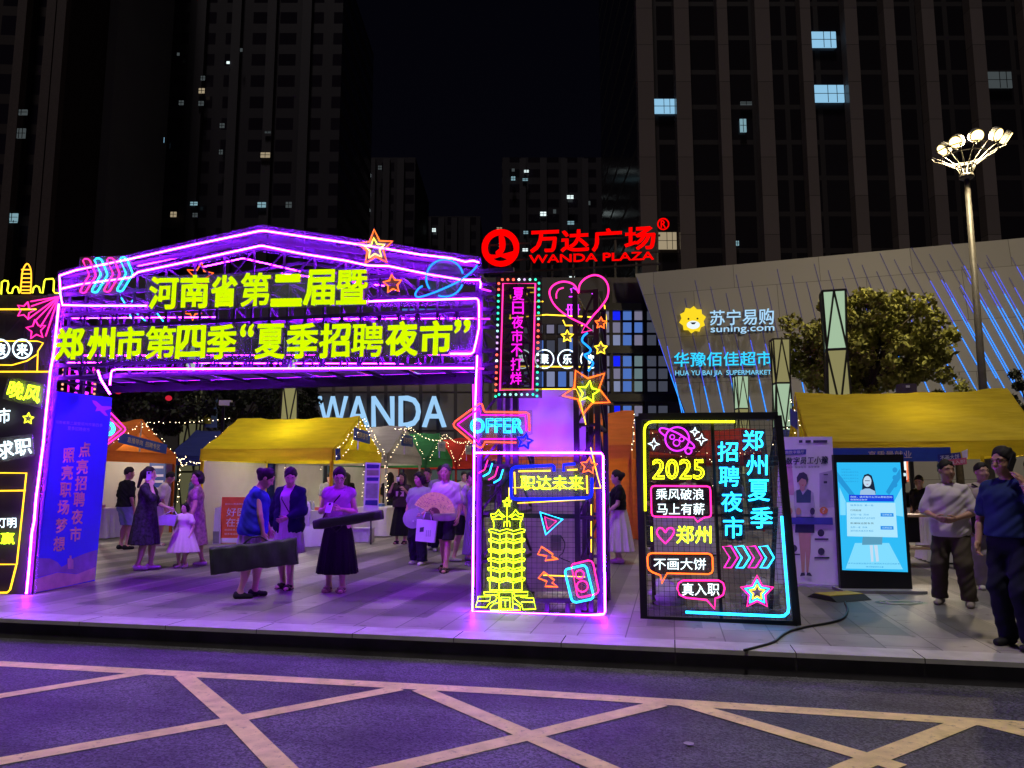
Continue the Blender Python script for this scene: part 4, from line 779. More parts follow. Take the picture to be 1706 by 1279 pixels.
for px_, lab in ((1118, 'pale crumpled weight bag behind the left foot of the neon board'), (1277, 'pale crumpled weight bag behind the right foot of the neon board')):
    p = G(px_, 1010); b = MB().ball(p + V([0, .15, .13]), (.22, .17, .17), sb, 14, 9); b.v = [tuple(V(q) + .03 * V([math.sin(q[2] * 40 + q[0] * 30), math.cos(q[0] * 35), math.sin(q[0] * 28 + q[1] * 20)]) if q[2] > .05 else (q[0], q[1], 0.004)) for q in b.v]
    t = thing('weight_bag', lab, 'bag', p); obj('bag_body', b, t); obj('tie', MB().tube([p + V([.05 * math.cos(a), .15 + .05 * math.sin(a), .30]) for a in np.linspace(0, 5.5, 9)], .008, BLACK), t)
# ------------------------------------------------------------------ market tents
KU, KN, UP = K(1, 0), K(0, 1), V([0, 0, 1.])
KAX = [KU, KN, UP]
def kbox(mb, a, b, z, sa, sb, sz, m): return mb.box(K(a, b, z), (sa, sb, sz), m, KAX)
def fabric(name, col, tr=.25):
    m = pbr(name, col, .75, var=.14, scale=2.0, bump=.8, spec=.2, stretch=(1, 1, 7)); t = m.node_tree; b = t.nodes['Principled BSDF']
    tl = t.nodes.new('ShaderNodeBsdfTranslucent'); tl.inputs[0].default_value = tuple(col) + (1,); mx = t.nodes.new('ShaderNodeMixShader'); mx.inputs[0].default_value = tr
    t.links.new(b.outputs[0], mx.inputs[1]); t.links.new(tl.outputs[0], mx.inputs[2]); t.links.new(mx.outputs[0], t.nodes['Material Output'].inputs[0]); return m
CREAM = pbr('cream tent wall', (.50, .47, .42), .8, var=.06, scale=2)
BLUEP = pbr('blue printed sign', (.03, .08, .36), .5, var=.1); WHITEP = pbr('white print', (.75, .76, .8), .6, var=.05); GOLDP = pbr('gold print', (.75, .6, .25), .6, var=.05)
WCLOTH = pbr('white table cloth', (.72, .70, .72), .85, var=.05, scale=4, bump=.1)
def grid(mb, fn, nu, nv, m, smooth=True):
    vs = [fn(i / nu, j / nv) for j in range(nv + 1) for i in range(nu + 1)]
    return mb.add(vs, [(j * (nu + 1) + i, j * (nu + 1) + i + 1, (j + 1) * (nu + 1) + i + 1, (j + 1) * (nu + 1) + i) for j in range(nv) for i in range(nu)], m, smooth)
def lerp(a, b, f): return V(a) * (1 - f) + V(b) * f
def tent(label, a0, b0, w, d, colname, col, he=2.17, hr=3.05, val=.28, wall='L', plate=None, seed=0):
    t = thing('market_tent', label, 'tent', K(a0 + w / 2, b0 + d / 2), 'tents of the night market'); m = fabric(colname, col); r = random.Random(seed); ph = r.random() * 6
    wr = lambda u, v: .024 * math.sin(u * 17 + v * 9 + ph) * math.sin(v * 5 + u * 3) + .008 * math.sin(u * 41 + v * 13 + ph)
    for s in (0, 1):
        def f(u, v, s=s):
            bb = b0 + d / 2 * v if s == 0 else b0 + d - d / 2 * v
            z = he + (hr - he) * v - .09 * math.sin(math.pi * v) * (1 - .6 * abs(2 * u - 1)) - .05 * math.sin(math.pi * u) * (.4 + .6 * v)
            return K(a0 + w * u, bb, z) + (UP * wr(u, v))
        obj('roof', grid(MB(), f, 26, 12, m), t)
    for k, (p, q) in enumerate((((a0, b0), (a0 + w, b0)), ((a0, b0 + d), (a0 + w, b0 + d)), ((a0, b0), (a0, b0 + d)), ((a0 + w, b0), (a0 + w, b0 + d)))):
        o = (0, -.012, 0) if k == 0 else (0, .012, 0) if k == 1 else (-.012, 0, 0) if k == 2 else (.012, 0, 0)
        def f(u, v, p=p, q=q, k=k, o=o):
            a, b = lerp(p, q, u); wv = .012 * math.sin(u * 23 + ph) * v
            base = he + .025 - (.0 if k > 1 else .05 * math.sin(math.pi * u) * .4)
            return K(a + o[0] * (1 + v) + (wv if k > 1 else 0), b + o[1] * (1 + v) + (wv if k < 2 else 0), base - val * v)
        obj('valance', grid(MB(), f, 18, 3, m), t)
    for a in (a0 + .02, a0 + w - .02):
        def f(u, v, a=a):
            z0 = he + .02; zt = he + (hr - he) * (1 - abs(2 * u - 1)); return K(a, b0 + d * u, z0 + (zt - z0 - .015) * v)
        # gable flap: a band under the roof edge, open triangle below
        def g(u, v, a=a):
            zt = he + (hr - he) * (1 - abs(2 * u - 1)) - .02; h = .30; return K(a, b0 + d * u, max(zt - h * v, he - .02))
        obj('gable', grid(MB(), g, 20, 3, m), t)
    steel = pbr('tent frame', (.6, .6, .6), .4, .6)
    for a in (a0 + .03, a0 + w - .03):
        for b in (b0 + .03, b0 + d - .03): obj('leg', kbox(MB(), a, b, he / 2, .06, .06, he, m), t)
        fr = MB(); fr.bar(K(a, b0 + .04, he - .01), K(a, b0 + d - .04, he - .01), .03, steel); fr.bar(K(a, b0 + d / 2, he), K(a, b0 + d / 2, hr - .03), .03, steel); obj('gable_frame', fr, t)
    if 'L' in wall: obj('side_wall', grid(MB(), lambda u, v: K(a0 + .05 + .01 * math.sin(u * 20), b0 + .05 + (d - .1) * u, (he - .28) * (1 - v) + .02), 12, 4, CREAM), t)
    if 'B' in wall: obj('back_wall', grid(MB(), lambda u, v: K(a0 + .05 + (w - .1) * u, b0 + d - .06 + .01 * math.sin(u * 30), (he - .1) * (1 - v) + .02), 16, 4, CREAM if 'C' in wall else m), t)
    if 'R' in wall: obj('side_wall', grid(MB(), lambda u, v: K(a0 + w - .05 + .01 * math.sin(u * 20), b0 + .05 + (d - .1) * u, (he - .1) * (1 - v) + .02), 12, 4, CREAM if 'C' in wall else m), t)
    return t
OR, YE = (.62, .17, .025), (.84, .68, .012)
FR = 16.3
tent('orange tent at the left end of the front row, beside the blue banner', -17.1, FR, 3.35, 3, 'orange tent fabric', OR, wall='LBC', seed=1)
tent('bright yellow tent in the middle of the front row, fairy lights on its gable', -10.95, FR, 3.37, 3, 'yellow tent fabric', YE, wall='L', seed=2)
tent('orange tent standing behind the pagoda panel of the gate', -4.1, FR, 3.3, 3, 'orange tent fabric', OR, seed=3, wall='B')
tent('wide dull yellow tent at the right, behind the lit screen and the men', 2.65, 15.56, 4.1, 3, 'ochre tent fabric', (.52, .39, .012), hr=3.3, seed=4, wall='')
tent('greyish white tent right behind the bright yellow one', -10.9, 19.75, 3.32, 2.9, 'grey white tent fabric', (.42, .40, .36), seed=5)
tent('green tent behind the greyish white tent', -10.9, 23.2, 3.32, 2.9, 'green tent fabric', (.04, .20, .07), seed=6)
tent('red tent behind the green tent', -10.9, 26.7, 3.32, 2.9, 'red tent fabric', (.50, .035, .025), seed=7)
tent('violet blue tent at the far end of the left row', -10.9, 30.2, 3.32, 2.9, 'violet tent fabric', (.06, .04, .22), seed=8)
tent('dark navy tent seen in the gap between the orange and yellow tents', -14.9, 20.4, 3.6, 3, 'navy tent fabric', (.02, .03, .16), seed=9, wall='B')
tent('small red tent far back behind the leaning neon board', -.6, 23, 3.2, 2.9, 'red tent fabric', (.50, .035, .025), seed=10)
tent('dark blue tent far back to the right of the red one', 3.2, 23.5, 3.2, 2.9, 'navy tent fabric', (.02, .03, .16), seed=11)
# gable name plates hang on the tents
def plate(label, a, b, z, w, h, dirn, tilt=0, txt=None, m=None, tm=None):
    ax = [dirn, np.cross(UP, dirn), UP]; c = K(a, b, z); u = dirn * math.cos(tilt) + UP * math.sin(tilt); v = -dirn * math.sin(tilt) + UP * math.cos(tilt); n = np.cross(u, v)
    if n[1] > 0 : n = -n
    t = thing('name_plate', label, 'sign', c, 'name plates on the tents'); obj('plate', MB().box(c, (w, .02, h), m or BLUEP, [u, n, v]), t)
    if txt:
        vv, f, nz, e = glyphs(txt); s = min(w * .84 / np.ptp(vv[:, 0]), h * .55 / np.ptp(vv[:, 1])); mid = (vv.min(0) + vv.max(0)) / 2
        sg = 1 if np.cross(u, v) @ n > 0 else 1
        obj('characters', MB().add([c + n * .014 + u * (q[0] - mid[0]) * s + v * (q[1] - mid[1]) * s for q in vv], f, tm or GOLDP), t)
    return t
plate('blue plate with gold characters hung across the left orange gable', -13.70, FR + 1.55, 2.42, 1.9, .26, KN, -.12, '直播带岗  招聘专区')
plate('blue plate on the gable of the bright yellow tent', -7.5, FR + 1.5, 2.55, 1.0, .30, KN, -.06, '招聘夜市')
plate('striped dark plate on the front corner of the bright yellow tent', -7.5, FR + .12, 2.05, .22, .26, KN, 0.15, '一号')
plate('blue plate on the greyish white gable', -7.52, 21.2, 2.6, .95, .32, KN, 0, '服务专区')
plate('pale plate on the green gable', -7.52, 24.65, 2.6, .8, .34, KN, 0, '政策咨询', WHITEP, BLUEP)
plate('pale plate on the red gable', -7.52, 28.1, 2.6, .8, .34, KN, 0, '就业指导', WHITEP, BLUEP)
plate('blue plate with a gold character on the left gable of the dull yellow tent', 2.58, 15.56 + 1.35, 2.75, .85, .36, -KN, -.18, '豫')
plate('blue strip with characters over the lit screen under the dull yellow tent', 4.05, 15.50, 1.93, 2.1, .26, KU, 0, '高质量就业', BLUEP, pbr('pale gold print', (.7, .62, .4), .6))
# fairy lights
def fairy(label, paths, step=.14, r=.0095, sag=0.0, group='fairy lights on the tents', m=BULB):
    P0 = paths[0][0]; t = thing('fairy_lights', label, 'string lights', P0, group); wb = MB(); me = None; tot = 0
    for path in paths:
        wb.tube(path, .004, BLACK, n=4)
        for i in range(len(path) - 1):
            p, q = V(path[i]), V(path[i + 1]); L = np.linalg.norm(q - p); n = max(1, int(L / step / 1.35))
            for k in range(n):
                if tot >= 99: break
                c = p + (q - p) * (k + random.random() * .7) / n + V([random.uniform(-.02, .02), random.uniform(-.02, .02), random.uniform(-.03, .01)])
                if me is None: o = obj('bulb', MB().ball(V([0, 0, 0]) + V(P0), r, m, 6, 4), t); me = o.data
                else: o = bpy.data.objects.new('bulb', me); COL.objects.link(o); o.parent = t
                o.location = (c - V(P0)).tolist(); tot += 1
    obj('wire', wb, t); return t
def gable_path(a, b0, d, he=2.2, hr=3.05): return [K(a, b0, he - .22), K(a, b0 + .02, he - .02), K(a, b0 + d / 2, hr - .05), K(a, b0 + d - .02, he - .02), K(a, b0 + d, he - .25)]
def swag(p, q, s=.25, n=10): return [lerp(p, q, f) - UP * s * 4 * f * (1 - f) for f in np.linspace(0, 1, n)]
gp = gable_path(-7.47, FR, 3)
fairy('warm fairy lights along the gable edge and far leg of the bright yellow tent', [gp, [K(-7.46, FR + .3, 2.0), K(-7.46, FR + 1.5, 2.85)], [K(-7.46, FR + 1.55, 2.85), K(-7.46, FR + 2.8, 2.0)], [K(-7.45, FR + 2.98, 1.95), K(-7.40, FR + 2.98, .9)], [K(-7.38, FR + 2.9, 1.95), K(-7.32, FR + 2.9, .8)]], .10)
fairy('warm fairy lights along the gable of the left orange tent', [gable_path(-13.7, FR, 3), [K(-13.65, FR + .9, 2.75), K(-13.65, FR + 1.5, 2.9), K(-13.65, FR + 2.0, 2.6)], [K(-13.6, FR + 2.98, 2.0), K(-13.55, FR + 2.98, .9)]], .13)
fairy('tangled fairy lights drooping beside the corner of the left orange tent', [swag(K(-13.6, FR + 2.95, 2.05), K(-13.2, FR + 2.7, 2.15), .05), swag(K(-13.6, FR + 2.95, 2.0), K(-13.1, FR + 2.6, 1.95), .1), [K(-13.45, FR + 2.8, 1.95), K(-13.5, FR + 2.8, .8)], swag(K(-13.1, FR + 2.7, 2.0), K(-10.9, FR + .5, 2.15), .15)], .10)
fairy('fairy light swag strung between the left orange tent and the yellow tent', [swag(K(-13.7, FR + 1.5, 3.0), K(-10.9, FR + 1.2, 3.05), .06)], .11)
fairy('fairy lights on the rear left edge of the bright yellow tent', [[K(-10.98, FR + 1.5, 3.0), K(-10.98, FR + .1, 2.2)], [K(-11.2, FR + 1.8, 2.9), K(-11.1, FR + .8, 2.5)]], .12)
fairy('fairy lights on the greyish white gable', [gable_path(-7.47, 19.75, 2.9), swag(K(-7.45, 19.9, 2.9), K(-7.45, 21.2, 3.0), .05)], .13)
fairy('fairy lights on the green gable', [gable_path(-7.47, 23.2, 2.9), swag(K(-7.4, 21.2, 3.0), K(-7.4, 24.65, 2.9), .22)], .13)
fairy('fairy lights on the red gable', [gable_path(-7.47, 26.7, 2.9), swag(K(-7.4, 24.65, 3.0), K(-7.4, 28.1, 3.0), .2)], .13)
fairy('fairy lights on the violet blue gable at the row end', [gable_path(-7.47, 30.2, 2.9), swag(K(-7.4, 28.1, 3.1), K(-7.2, 33, 3.3), .2)], .14)
fairy('sparse fairy lights on the left gable of the dull yellow tent', [[K(2.58, 15.6, 2.1), K(2.58, 17.06, 3.2), K(2.58, 18.5, 2.1)], [K(2.56, 16.5, 2.6), K(2.56, 17.0, 2.1)]], .2)
fairy('fairy lights at the roof corner of the orange tent behind the gate', [[K(-.78, FR + .05, 2.1), K(-.78, FR + 1.5, 3.0), K(-.78, FR + 2.9, 2.1)], [K(-1.6, FR + .5, 2.75), K(-1.3, FR + .9, 2.9)], [K(-.75, FR + 1.9, 2.7), K(-.72, FR + 1.9, 1.6)]], .14)
fairy('fairy lights strung low across the aisle behind the leaning board', [swag(K(-.8, 19, 2.5), K(2.6, 18.6, 2.4), .5), swag(K(-.6, 22.9, 2.9), K(2.6, 22.9, 2.4), .4), [K(1.2, 22.9, 2.2), K(1.2, 22.9, 1.2)]], .13)
fairy('fairy lights hanging inside the bright yellow tent', [[K(-10.3, FR + 2.9, 1.9), K(-10.28, FR + 2.9, 1.6)], [K(-9.3, FR + 2.95, 1.85), K(-9.3, FR + 2.95, 1.7)], [K(-8.15, FR + 3.2, 1.9), K(-8.15, FR + 3.2, .9)], [K(-7.9, FR + 3.6, 1.95), K(-7.9, FR + 3.6, 1.3)]], .10)
# tables
def table(label, a, b, w, d, rz=0, h=.76, m=WCLOTH):
    t = thing('draped_table', label, 'table', K(a, b)); per = []
    n = 90; P = []
    cs, sn = math.cos(rz), math.sin(rz)
    for i in range(n):
        f = i / n * 4; s = int(f); g = f - s
        x, y = [(-1 + 2 * g, -1), (1, -1 + 2 * g), (1 - 2 * g, 1), (-1, 1 - 2 * g)][s]; P.append((x * w / 2, y * d / 2))
    b_ = MB(); vs = []
    for k, z in enumerate((h, h - .02, h * .5, .03)):
        for i, (x, y) in enumerate(P):
            o = 1 + (0, .01, .04, .08)[k] + (.0, .004, .035, .05)[k] * math.sin(i * 1.05); X, Y = x * o, y * (1 + (o - 1) * w / d * .7); vs.append(K(a + X * cs - Y * sn, b + X * sn + Y * cs, z))
    fs = [tuple(range(n))] + [(k * n + i, k * n + (i + 1) % n, (k + 1) * n + (i + 1) % n, (k + 1) * n + i) for k in range(3) for i in range(n)]
    b_.add(vs, fs, m); obj('cloth', b_, t)
    lb = MB(); 
    for x in (-.42, .42):
        lb = MB()
        for y in (-.4, .4): pass
        lb.box(K(a + x * w, b, h / 2), (.04, .04, h - .05), STEEL, KAX); obj('leg', lb, t)
    return t
table('white draped table at the front of the bright yellow tent', -8.35, FR + .35, 1.5, .7)
table('white draped table of the greyish white tent', -7.6, 19.5, .9, 1.6)
table('mauve-lit draped table under the left orange tent', -14.6, FR + .7, 1.7, .8)
table('pale draped table behind the woman in the white skirt', .25, 15.9, 1.2, .8)
table('pale draped table under the dull yellow tent behind the standing men', 5.3, 15.2, 1.6, .8, h=.8)
def chair(label, a, b, rz):
    t = thing('covered_chair', label, 'chair', K(a, b)); cs, sn = math.cos(rz), math.sin(rz)
    Pp = lambda x, y, z: K(a + x * cs - y * sn, b + x * sn + y * cs, z); n = 28; bb = MB(); vs = []
    for z, r, w in ((.46, .22, 0), (.44, .235, .3), (.2, .27, 1), (.01, .30, 1)):
        for i in range(n):
            an = 2 * math.pi * i / n; q = r + .016 * w * math.sin(i * 2.2); vs.append(Pp(q * np.sign(math.cos(an)) * abs(math.cos(an)) ** .5, q * np.sign(math.sin(an)) * abs(math.sin(an)) ** .5, z))
    bb.add(vs, [tuple(range(n))] + [(k * n + i, k * n + (i + 1) % n, (k + 1) * n + (i + 1) % n, (k + 1) * n + i) for k in range(3) for i in range(n)], WCLOTH, True); obj('seat_cover', bb, t)
    prof = [(-.2, .44), (-.21, .8), (-.17, .94), (-.08, .99), (.08, .99), (.17, .94), (.21, .8), (.2, .44)]
    obj('back_cover', MB().prism([Pp(x, .16, z) for x, z in prof], Pp(0, .22, 0) - Pp(0, .16, 0), WCLOTH), t); return t
chair('white covered chair right of the draped table', -7.5, FR + .05, -1.3); chair('white covered chair behind the woman in the black skirt', -7.9, FR - .3, 2.6)
glass = clear('bottle plastic', (.55, .65, .75), .45, .15)
for i, (da, h) in enumerate(((-.5, .2), (-.38, .23), (-.2, .2), (.1, .22), (.24, .2), (.4, .22))):
    c = K(-8.35 + da, FR + .2 + .12 * (i % 2), .765); t = tag(obj('water_bottle', MB().lathe(c, [(.03, 0), (.033, .02), (.033, h * .65), (.014, h * .82), (.014, h * .9)], glass, 10), None, c), 'clear water bottle standing on the draped table of the yellow tent', 'bottle', 'bottles on the white table')
    obj('cap', MB().lathe(c + UP * h * .9, [(.015, 0), (.015, .02)], WHITEP, 8), t)
# boards and posters
def standee(name, label, cat, pl, q, parts, base_px, th=.03, m=None):
    s = Sign(pl, name, label, cat, base_px, off=.0); s.board(q, m or WHITEP, 'panel', -.001, th)
    for k, part, a, mm in parts:
        if k == 't': s.text(part, a[0], a[1], mm, off=.008)
        else: s.board(a, mm, part, .006, .003)
    return s
P1 = Plane(K(-10.35, FR - .35), K(-8.9, FR - .30), .10); ORP = pbr('orange poster', (.80, .14, .05), .55, var=.08)
standee('poster_stand', 'orange recruitment poster on a floor stand in front of the yellow tent', 'poster', P1, [(370, 828), (432, 828), (430, 905), (365, 905)], [('t', 'characters', ('好医生', [(378, 846), (428, 846), (427, 860), (377, 860)]), WHITEP), ('t', 'characters', ('在招聘', [(377, 863), (427, 863), (426, 877), (376, 877)]), WHITEP), ('t', 'small_print', ('郑州人民医院招聘', [(375, 838), (412, 838), (412, 841), (375, 841)]), WHITEP), ('t', 'small_print', ('欢迎各类人才加入', [(374, 881), (410, 881), (410, 884), (374, 884)]), WHITEP), ('t', 'small_print', ('联系电话现场咨询', [(374, 888), (410, 888), (410, 891), (374, 891)]), WHITEP), ('b', 'white_footer', [(365.5, 896), (430, 896), (430, 904), (365.5, 904)], WHITEP)], (397, 905), m=ORP)
P2 = Plane(K(-10.75, FR - .2), K(-10.45, FR - .3)); standee('white_panel', 'narrow white folded panel leaning by the left leg of the yellow tent', 'panel', P2, [(358, 846), (366, 845), (366, 906), (354, 907)], [('b', 'grey_foot', [(354.5, 885), (365, 885), (365, 905), (354.5, 905)], pbr('grey plastic', (.3, .3, .33), .5))], (360, 907))
P3 = Plane(K(-7.62, FR - .2), K(-7.25, FR - .05)); BL = pbr('dark blue print', (.03, .04, .25), .5)
standee('rack_sign', 'tall narrow blue and white notice rack by the right leg of the yellow tent', 'sign', P3, [(609, 770), (634, 771), (630, 852), (605, 850)], [('b', 'print_block', [(611, 773), (632, 774), (631, 780), (611, 780)], BL), ('b', 'print_block', [(611, 783), (631, 783), (631, 792), (611, 792)], pbr('khaki print', (.35, .33, .25), .6)), ('b', 'print_block', [(611, 795), (631, 795), (630, 801), (611, 801)], BL), ('b', 'print_block', [(610, 805), (630, 805), (629, 830), (609, 830)], pbr('grey print', (.32, .32, .36), .6)), ('b', 'print_block', [(609, 833), (629, 833), (629, 842), (608, 841)], BL)], (620, 905))
obj('stand_pole', MB().bar(P3.px(618, 852, -.03), P3.px(618, 905, -.03) * V([1, 1, 0]) + UP * .01, .03, STEEL), bpy.data.objects['rack_sign'])
P4 = Plane(K(-10.6, FR + 2.75), K(-9, FR + 2.75)); standee('wall_poster', 'blue poster with white lines at the back of the yellow tent', 'poster', P4, rect(365, 768, 392, 835), [('b', 'print_line', rect(368, y, 386 - (k % 2) * 5, y + 2.6), WHITEP) for k, y in enumerate((780, 787, 794, 803, 810, 818))], (378, 890), m=BLUEP)
P5 = Plane(K(-14.3, FR + 2.7), K(-13.8, FR + 2.7)); standee('wall_poster', 'blue and white poster at the back of the left orange tent', 'poster', P5, rect(249, 766, 276, 850), [('b', 'print_line', rect(253, y, 272, y + 4), WHITEP) for y in (776, 790, 800, 812, 822, 836)], (262, 890), m=BLUEP)
P6 = Plane(K(-14.0, 25), K(-11, 25)); standee('billboard', 'blue billboard with a yellow skyline standing beyond the navy tent', 'billboard', P6, [(329, 663), (362, 664), (361, 712), (327, 712)], [('b', 'yellow_skyline', [(330, 706), (331, 685), (333, 680), (335, 690), (336, 706)], pbr('yellow print', (.5, .45, .05), .6)), ('b', 'yellow_skyline', [(337, 706), (337, 690), (351, 690), (352, 706)], MATS['yellow print'])], (345, 790), m=pbr('faded blue print', (.10, .17, .34), .6))
tag(obj('billboard_leg', MB().bar(P6.px(345, 712, -.05), K(-12.6, 25.1, .01), .08, STEEL)), None, None).parent = bpy.data.objects['billboard']
bpy.data.objects['billboard_leg'].location = (-V(bpy.data.objects['billboard'].location)).tolist() if False else (0, 0, 0)
bpy.data.objects['billboard_leg'].matrix_parent_inverse = bpy.data.objects['billboard'].matrix_world.inverted() if False else __import__('mathutils').Matrix.Translation(-Vector(bpy.data.objects['billboard'].location))
# blue banner on the left
PB = Plane(G(57, 988), G(160, 967)); BB = pbr('vivid blue banner', (.05, .03, .95), .45, var=.06, scale=1)
s = Sign(PB, 'blue_banner', 'tall vivid blue vertical banner board leaning at the left foot of the arch', 'banner', (110, 978), off=.0)
s.board([(97, 652), (187, 662), (158, 968), (57, 988)], BB, 'panel', 0, .05)
SAL = pbr('salmon print', (.95, .62, .5), .6, var=.04); LAV = pbr('lavender print', (.42, .25, .72), .6, var=.1, scale=2)
Q = lambda x, y: (x / 3.1206, 600 + y / 3.1206)
for c, x, y in zip('点亮招聘夜市', (441, 428, 421, 412, 402, 393), (465, 555, 640, 724, 815, 905)): s.text('character', c, [Q(x - 27, y - 37), Q(x + 30, y - 39), Q(x + 26, y + 34), Q(x - 31, y + 38)], SAL, off=.006, bold=.03)
for c, x, y in zip('照亮职场梦想', (358, 350, 342, 330, 320, 308), (495, 585, 675, 765, 860, 955)): s.text('character', c, [Q(x - 27, y - 37), Q(x + 30, y - 39), Q(x + 26, y + 34), Q(x - 31, y + 38)], SAL, off=.006, bold=.03)
s.text('small_print', '河南省第二届暨郑州市第四季', [Q(288, 312), Q(535, 330), Q(533, 348), Q(287, 328)], LAV, off=.006); s.text('small_print', '夏季招聘夜市', [Q(352, 342), Q(468, 352), Q(466, 372), Q(351, 362)], LAV, off=.006)
s.board([Q(*p) for p in ((480, 207), (500, 212), (530, 238), (578, 240), (582, 250), (545, 262), (562, 290), (548, 288), (520, 262), (496, 265), (504, 245), (484, 222))], MAG and pbr('magenta print', (.6, .08, .62), .6), 'aircraft_print', .006, .003)
s.board([Q(*p) for p in ((178, 1040), (200, 1028), (260, 1030), (300, 1050), (320, 1075), (345, 1062), (380, 1030), (440, 1005), (505, 985), (498, 1080), (400, 1110), (300, 1100), (178, 1135))], pbr('mauve wave print', (.30, .16, .55), .6), 'wave_print', .005, .003)
s.board([Q(*p) for p in ((176, 1140), (300, 1103), (400, 1112), (497, 1075), (492, 1140), (340, 1175), (177, 1208))], pbr('pink wave print', (.62, .34, .48), .6), 'wave_print', .007, .003)
s.board([Q(*p) for p in ((352, 1085), (352, 1030), (362, 1030), (362, 1015), (372, 1015), (372, 1030), (382, 1040), (382, 1085))], MATS['pink wave print'], 'tower_print', .009, .003)
b = MB(); b.bar(PB.px(110, 760, -.06), PB.px(125, 975, -.06) * V([1, 1, 0]) - PB.n * .6 + UP * .02, .04, STEEL); obj('back_stay', b, s.t)
s = Sign(PB, 'neon_arrow_sign', 'pink diamond tip and blue ring of a neon arrow sticking out behind the blue banner', 'neon sign', (195, 715), off=-.12)
s.neon('arrow_tube', [[(160, 668), (178, 681), (208, 712), (209, 716), (206, 720), (176, 742)], [(160, 676), (176, 690), (202, 715), (176, 737)]], PINK, .01); s.neon('ring', [circ(180, 714, 11, -90, 90), circ(180, 714, 7, -90, 90)], CYAN, .009); s.board([(150, 660), (182, 680), (214, 715), (178, 748), (150, 740)])
# ------------------------------------------------------------------ roll-up banner, lit screen and small things on the right
PR = Plane(G(1312, 975), G(1399, 981), .03); RW = pbr('white roll-up print', (.80, .82, .84), .55, var=.05, scale=1.5)
R_ = lambda x, y: (1280 + x / 3.8769, 680 + y / 3.8769)
rl = lambda *p: [R_(*q) for q in p]
s = Sign(PR, 'roll_up_banner', 'white roll-up banner with a printed young woman in a navy uniform', 'banner', (1350, 980), off=0)
s.board(rl((68, 185), (412, 183), (465, 1150), (40, 1135)), RW, 'sheet', 0, .004)
b = MB(); b.bar(PR.px(*R_(40, 1142), .0), PR.px(*R_(470, 1156), .0), .07, pbr('silver base', (.6, .6, .62), .3, .7), .10, up=PR.n); obj('base', b, s.t); b = MB(); b.bar(PR.px(*R_(240, 190), -.03), PR.px(*R_(250, 1145), -.03), .02, STEEL); obj('pole', b, s.t)
NV = pbr('navy print', (.02, .03, .09), .6); SK = pbr('printed skin', (.62, .36, .30), .6, var=.04); INK = pbr('ink print', (.05, .05, .10), .6); PBL = pbr('blue band print', (.05, .07, .38), .6); PK = pbr('pink glow print', (.75, .40, .62), .6); GRY = pbr('pale grey print', (.48, .48, .58), .6); ORB = pbr('orange print', (.75, .25, .08), .6)
def pr(s, part, pts, m, o): s.board(pts, m, part, o, .002)
pr(s, 'printed_glow', rl((120, 350), (150, 350), (170, 560), (110, 560)), PK, .003); pr(s, 'printed_panel', rl((330, 420), (410, 400), (430, 640), (330, 640)), GRY, .003)
fig = [('printed_legs', ((195, 800), (275, 800), (272, 930), (258, 1060), (246, 1060), (240, 920), (232, 1060), (216, 1060), (206, 930)), SK), ('printed_skirt', ((178, 700), (296, 700), (298, 805), (172, 803)), NV), ('printed_blouse', ((165, 540), (205, 520), (255, 520), (292, 545), (300, 640), (282, 700), (180, 700), (165, 620)), pbr('printed blouse', (.55, .56, .66), .6)), ('printed_waistcoat', ((180, 530), (208, 522), (222, 560), (252, 522), (276, 532), (274, 610), (182, 610)), pbr('teal print', (.04, .10, .17), .6)), ('printed_neck', ((206, 490), (232, 490), (236, 525), (222, 540), (204, 525)), SK), ('printed_face', [(222 + 28 * math.cos(t), 472 + 40 * math.sin(t)) for t in np.linspace(0, 5.9, 14)], SK), ('printed_hair', ((186, 480), (184, 445), (200, 418), (228, 412), (250, 428), (258, 460), (250, 490), (243, 462), (215, 452), (195, 475)), INK), ('printed_shoe', ((205, 1085), (212, 1062), (234, 1060), (238, 1080)), INK), ('printed_shoe', ((246, 1080), (250, 1060), (270, 1062), (284, 1085)), INK)]
for k, (n_, p_, m_) in enumerate(fig): pr(s, n_, rl(*p_), m_, .006 + k * .0015)
pr(s, 'printed_lips', rl((214, 494), (230, 494), (222, 500)), pbr('lip print', (.5, .05, .08), .6), .024)
pr(s, 'printed_band', rl((130, 705), (415, 705), (418, 752), (130, 748)), PBL, .022)
for k, x in enumerate((140, 195, 285)): pr(s, 'printed_small_head', [R_(x + 16 * math.cos(t), 665 + 24 * math.sin(t)) for t in np.linspace(0, 5.9, 10)], SK if k < 2 else INK, .021)
pr(s, 'printed_balloon', [R_(358 + 27 * math.cos(t), 660 + 24 * math.sin(t)) for t in np.linspace(0, 5.9, 12)], ORB, .008); s.text('printed_question_mark', '?', [R_(350, 645), R_(366, 645), R_(366, 675), R_(350, 675)], WHITEP, off=.011)
for x, y in ((372, 540), (340, 805), (165, 905), (342, 925)): pr(s, 'printed_icon', [R_(x + 22 * math.cos(t), y + 24 * math.sin(t)) for t in np.linspace(0, 5.9, 12)], INK if y != 540 else GRY, .008)
pr(s, 'printed_bar', rl((76, 268), (245, 264), (243, 298), (78, 302)), PBL, .006); s.text('characters', '河南数字展厅', rl((84, 275), (232, 271), (232, 292), (84, 296)), WHITEP, off=.01)
s.text('title', 'AI数字员工小豫', rl((68, 318), (385, 308), (385, 358), (68, 364)), NV, off=.008, bold=.02, shear=.15)
s.text('small_print', '足不出户  智慧服务  高效便捷', rl((90, 376), (330, 372), (330, 384), (90, 388)), INK, off=.008)
for q in ((300, 840, 388, 850), (298, 960, 395, 970), (140, 940, 205, 948), (358, 425, 385, 432), (358, 470, 380, 485)): pr(s, 'small_print_line', rl((q[0], q[1]), (q[2], q[1]), (q[2], q[3]), (q[0], q[3])), INK, .007)
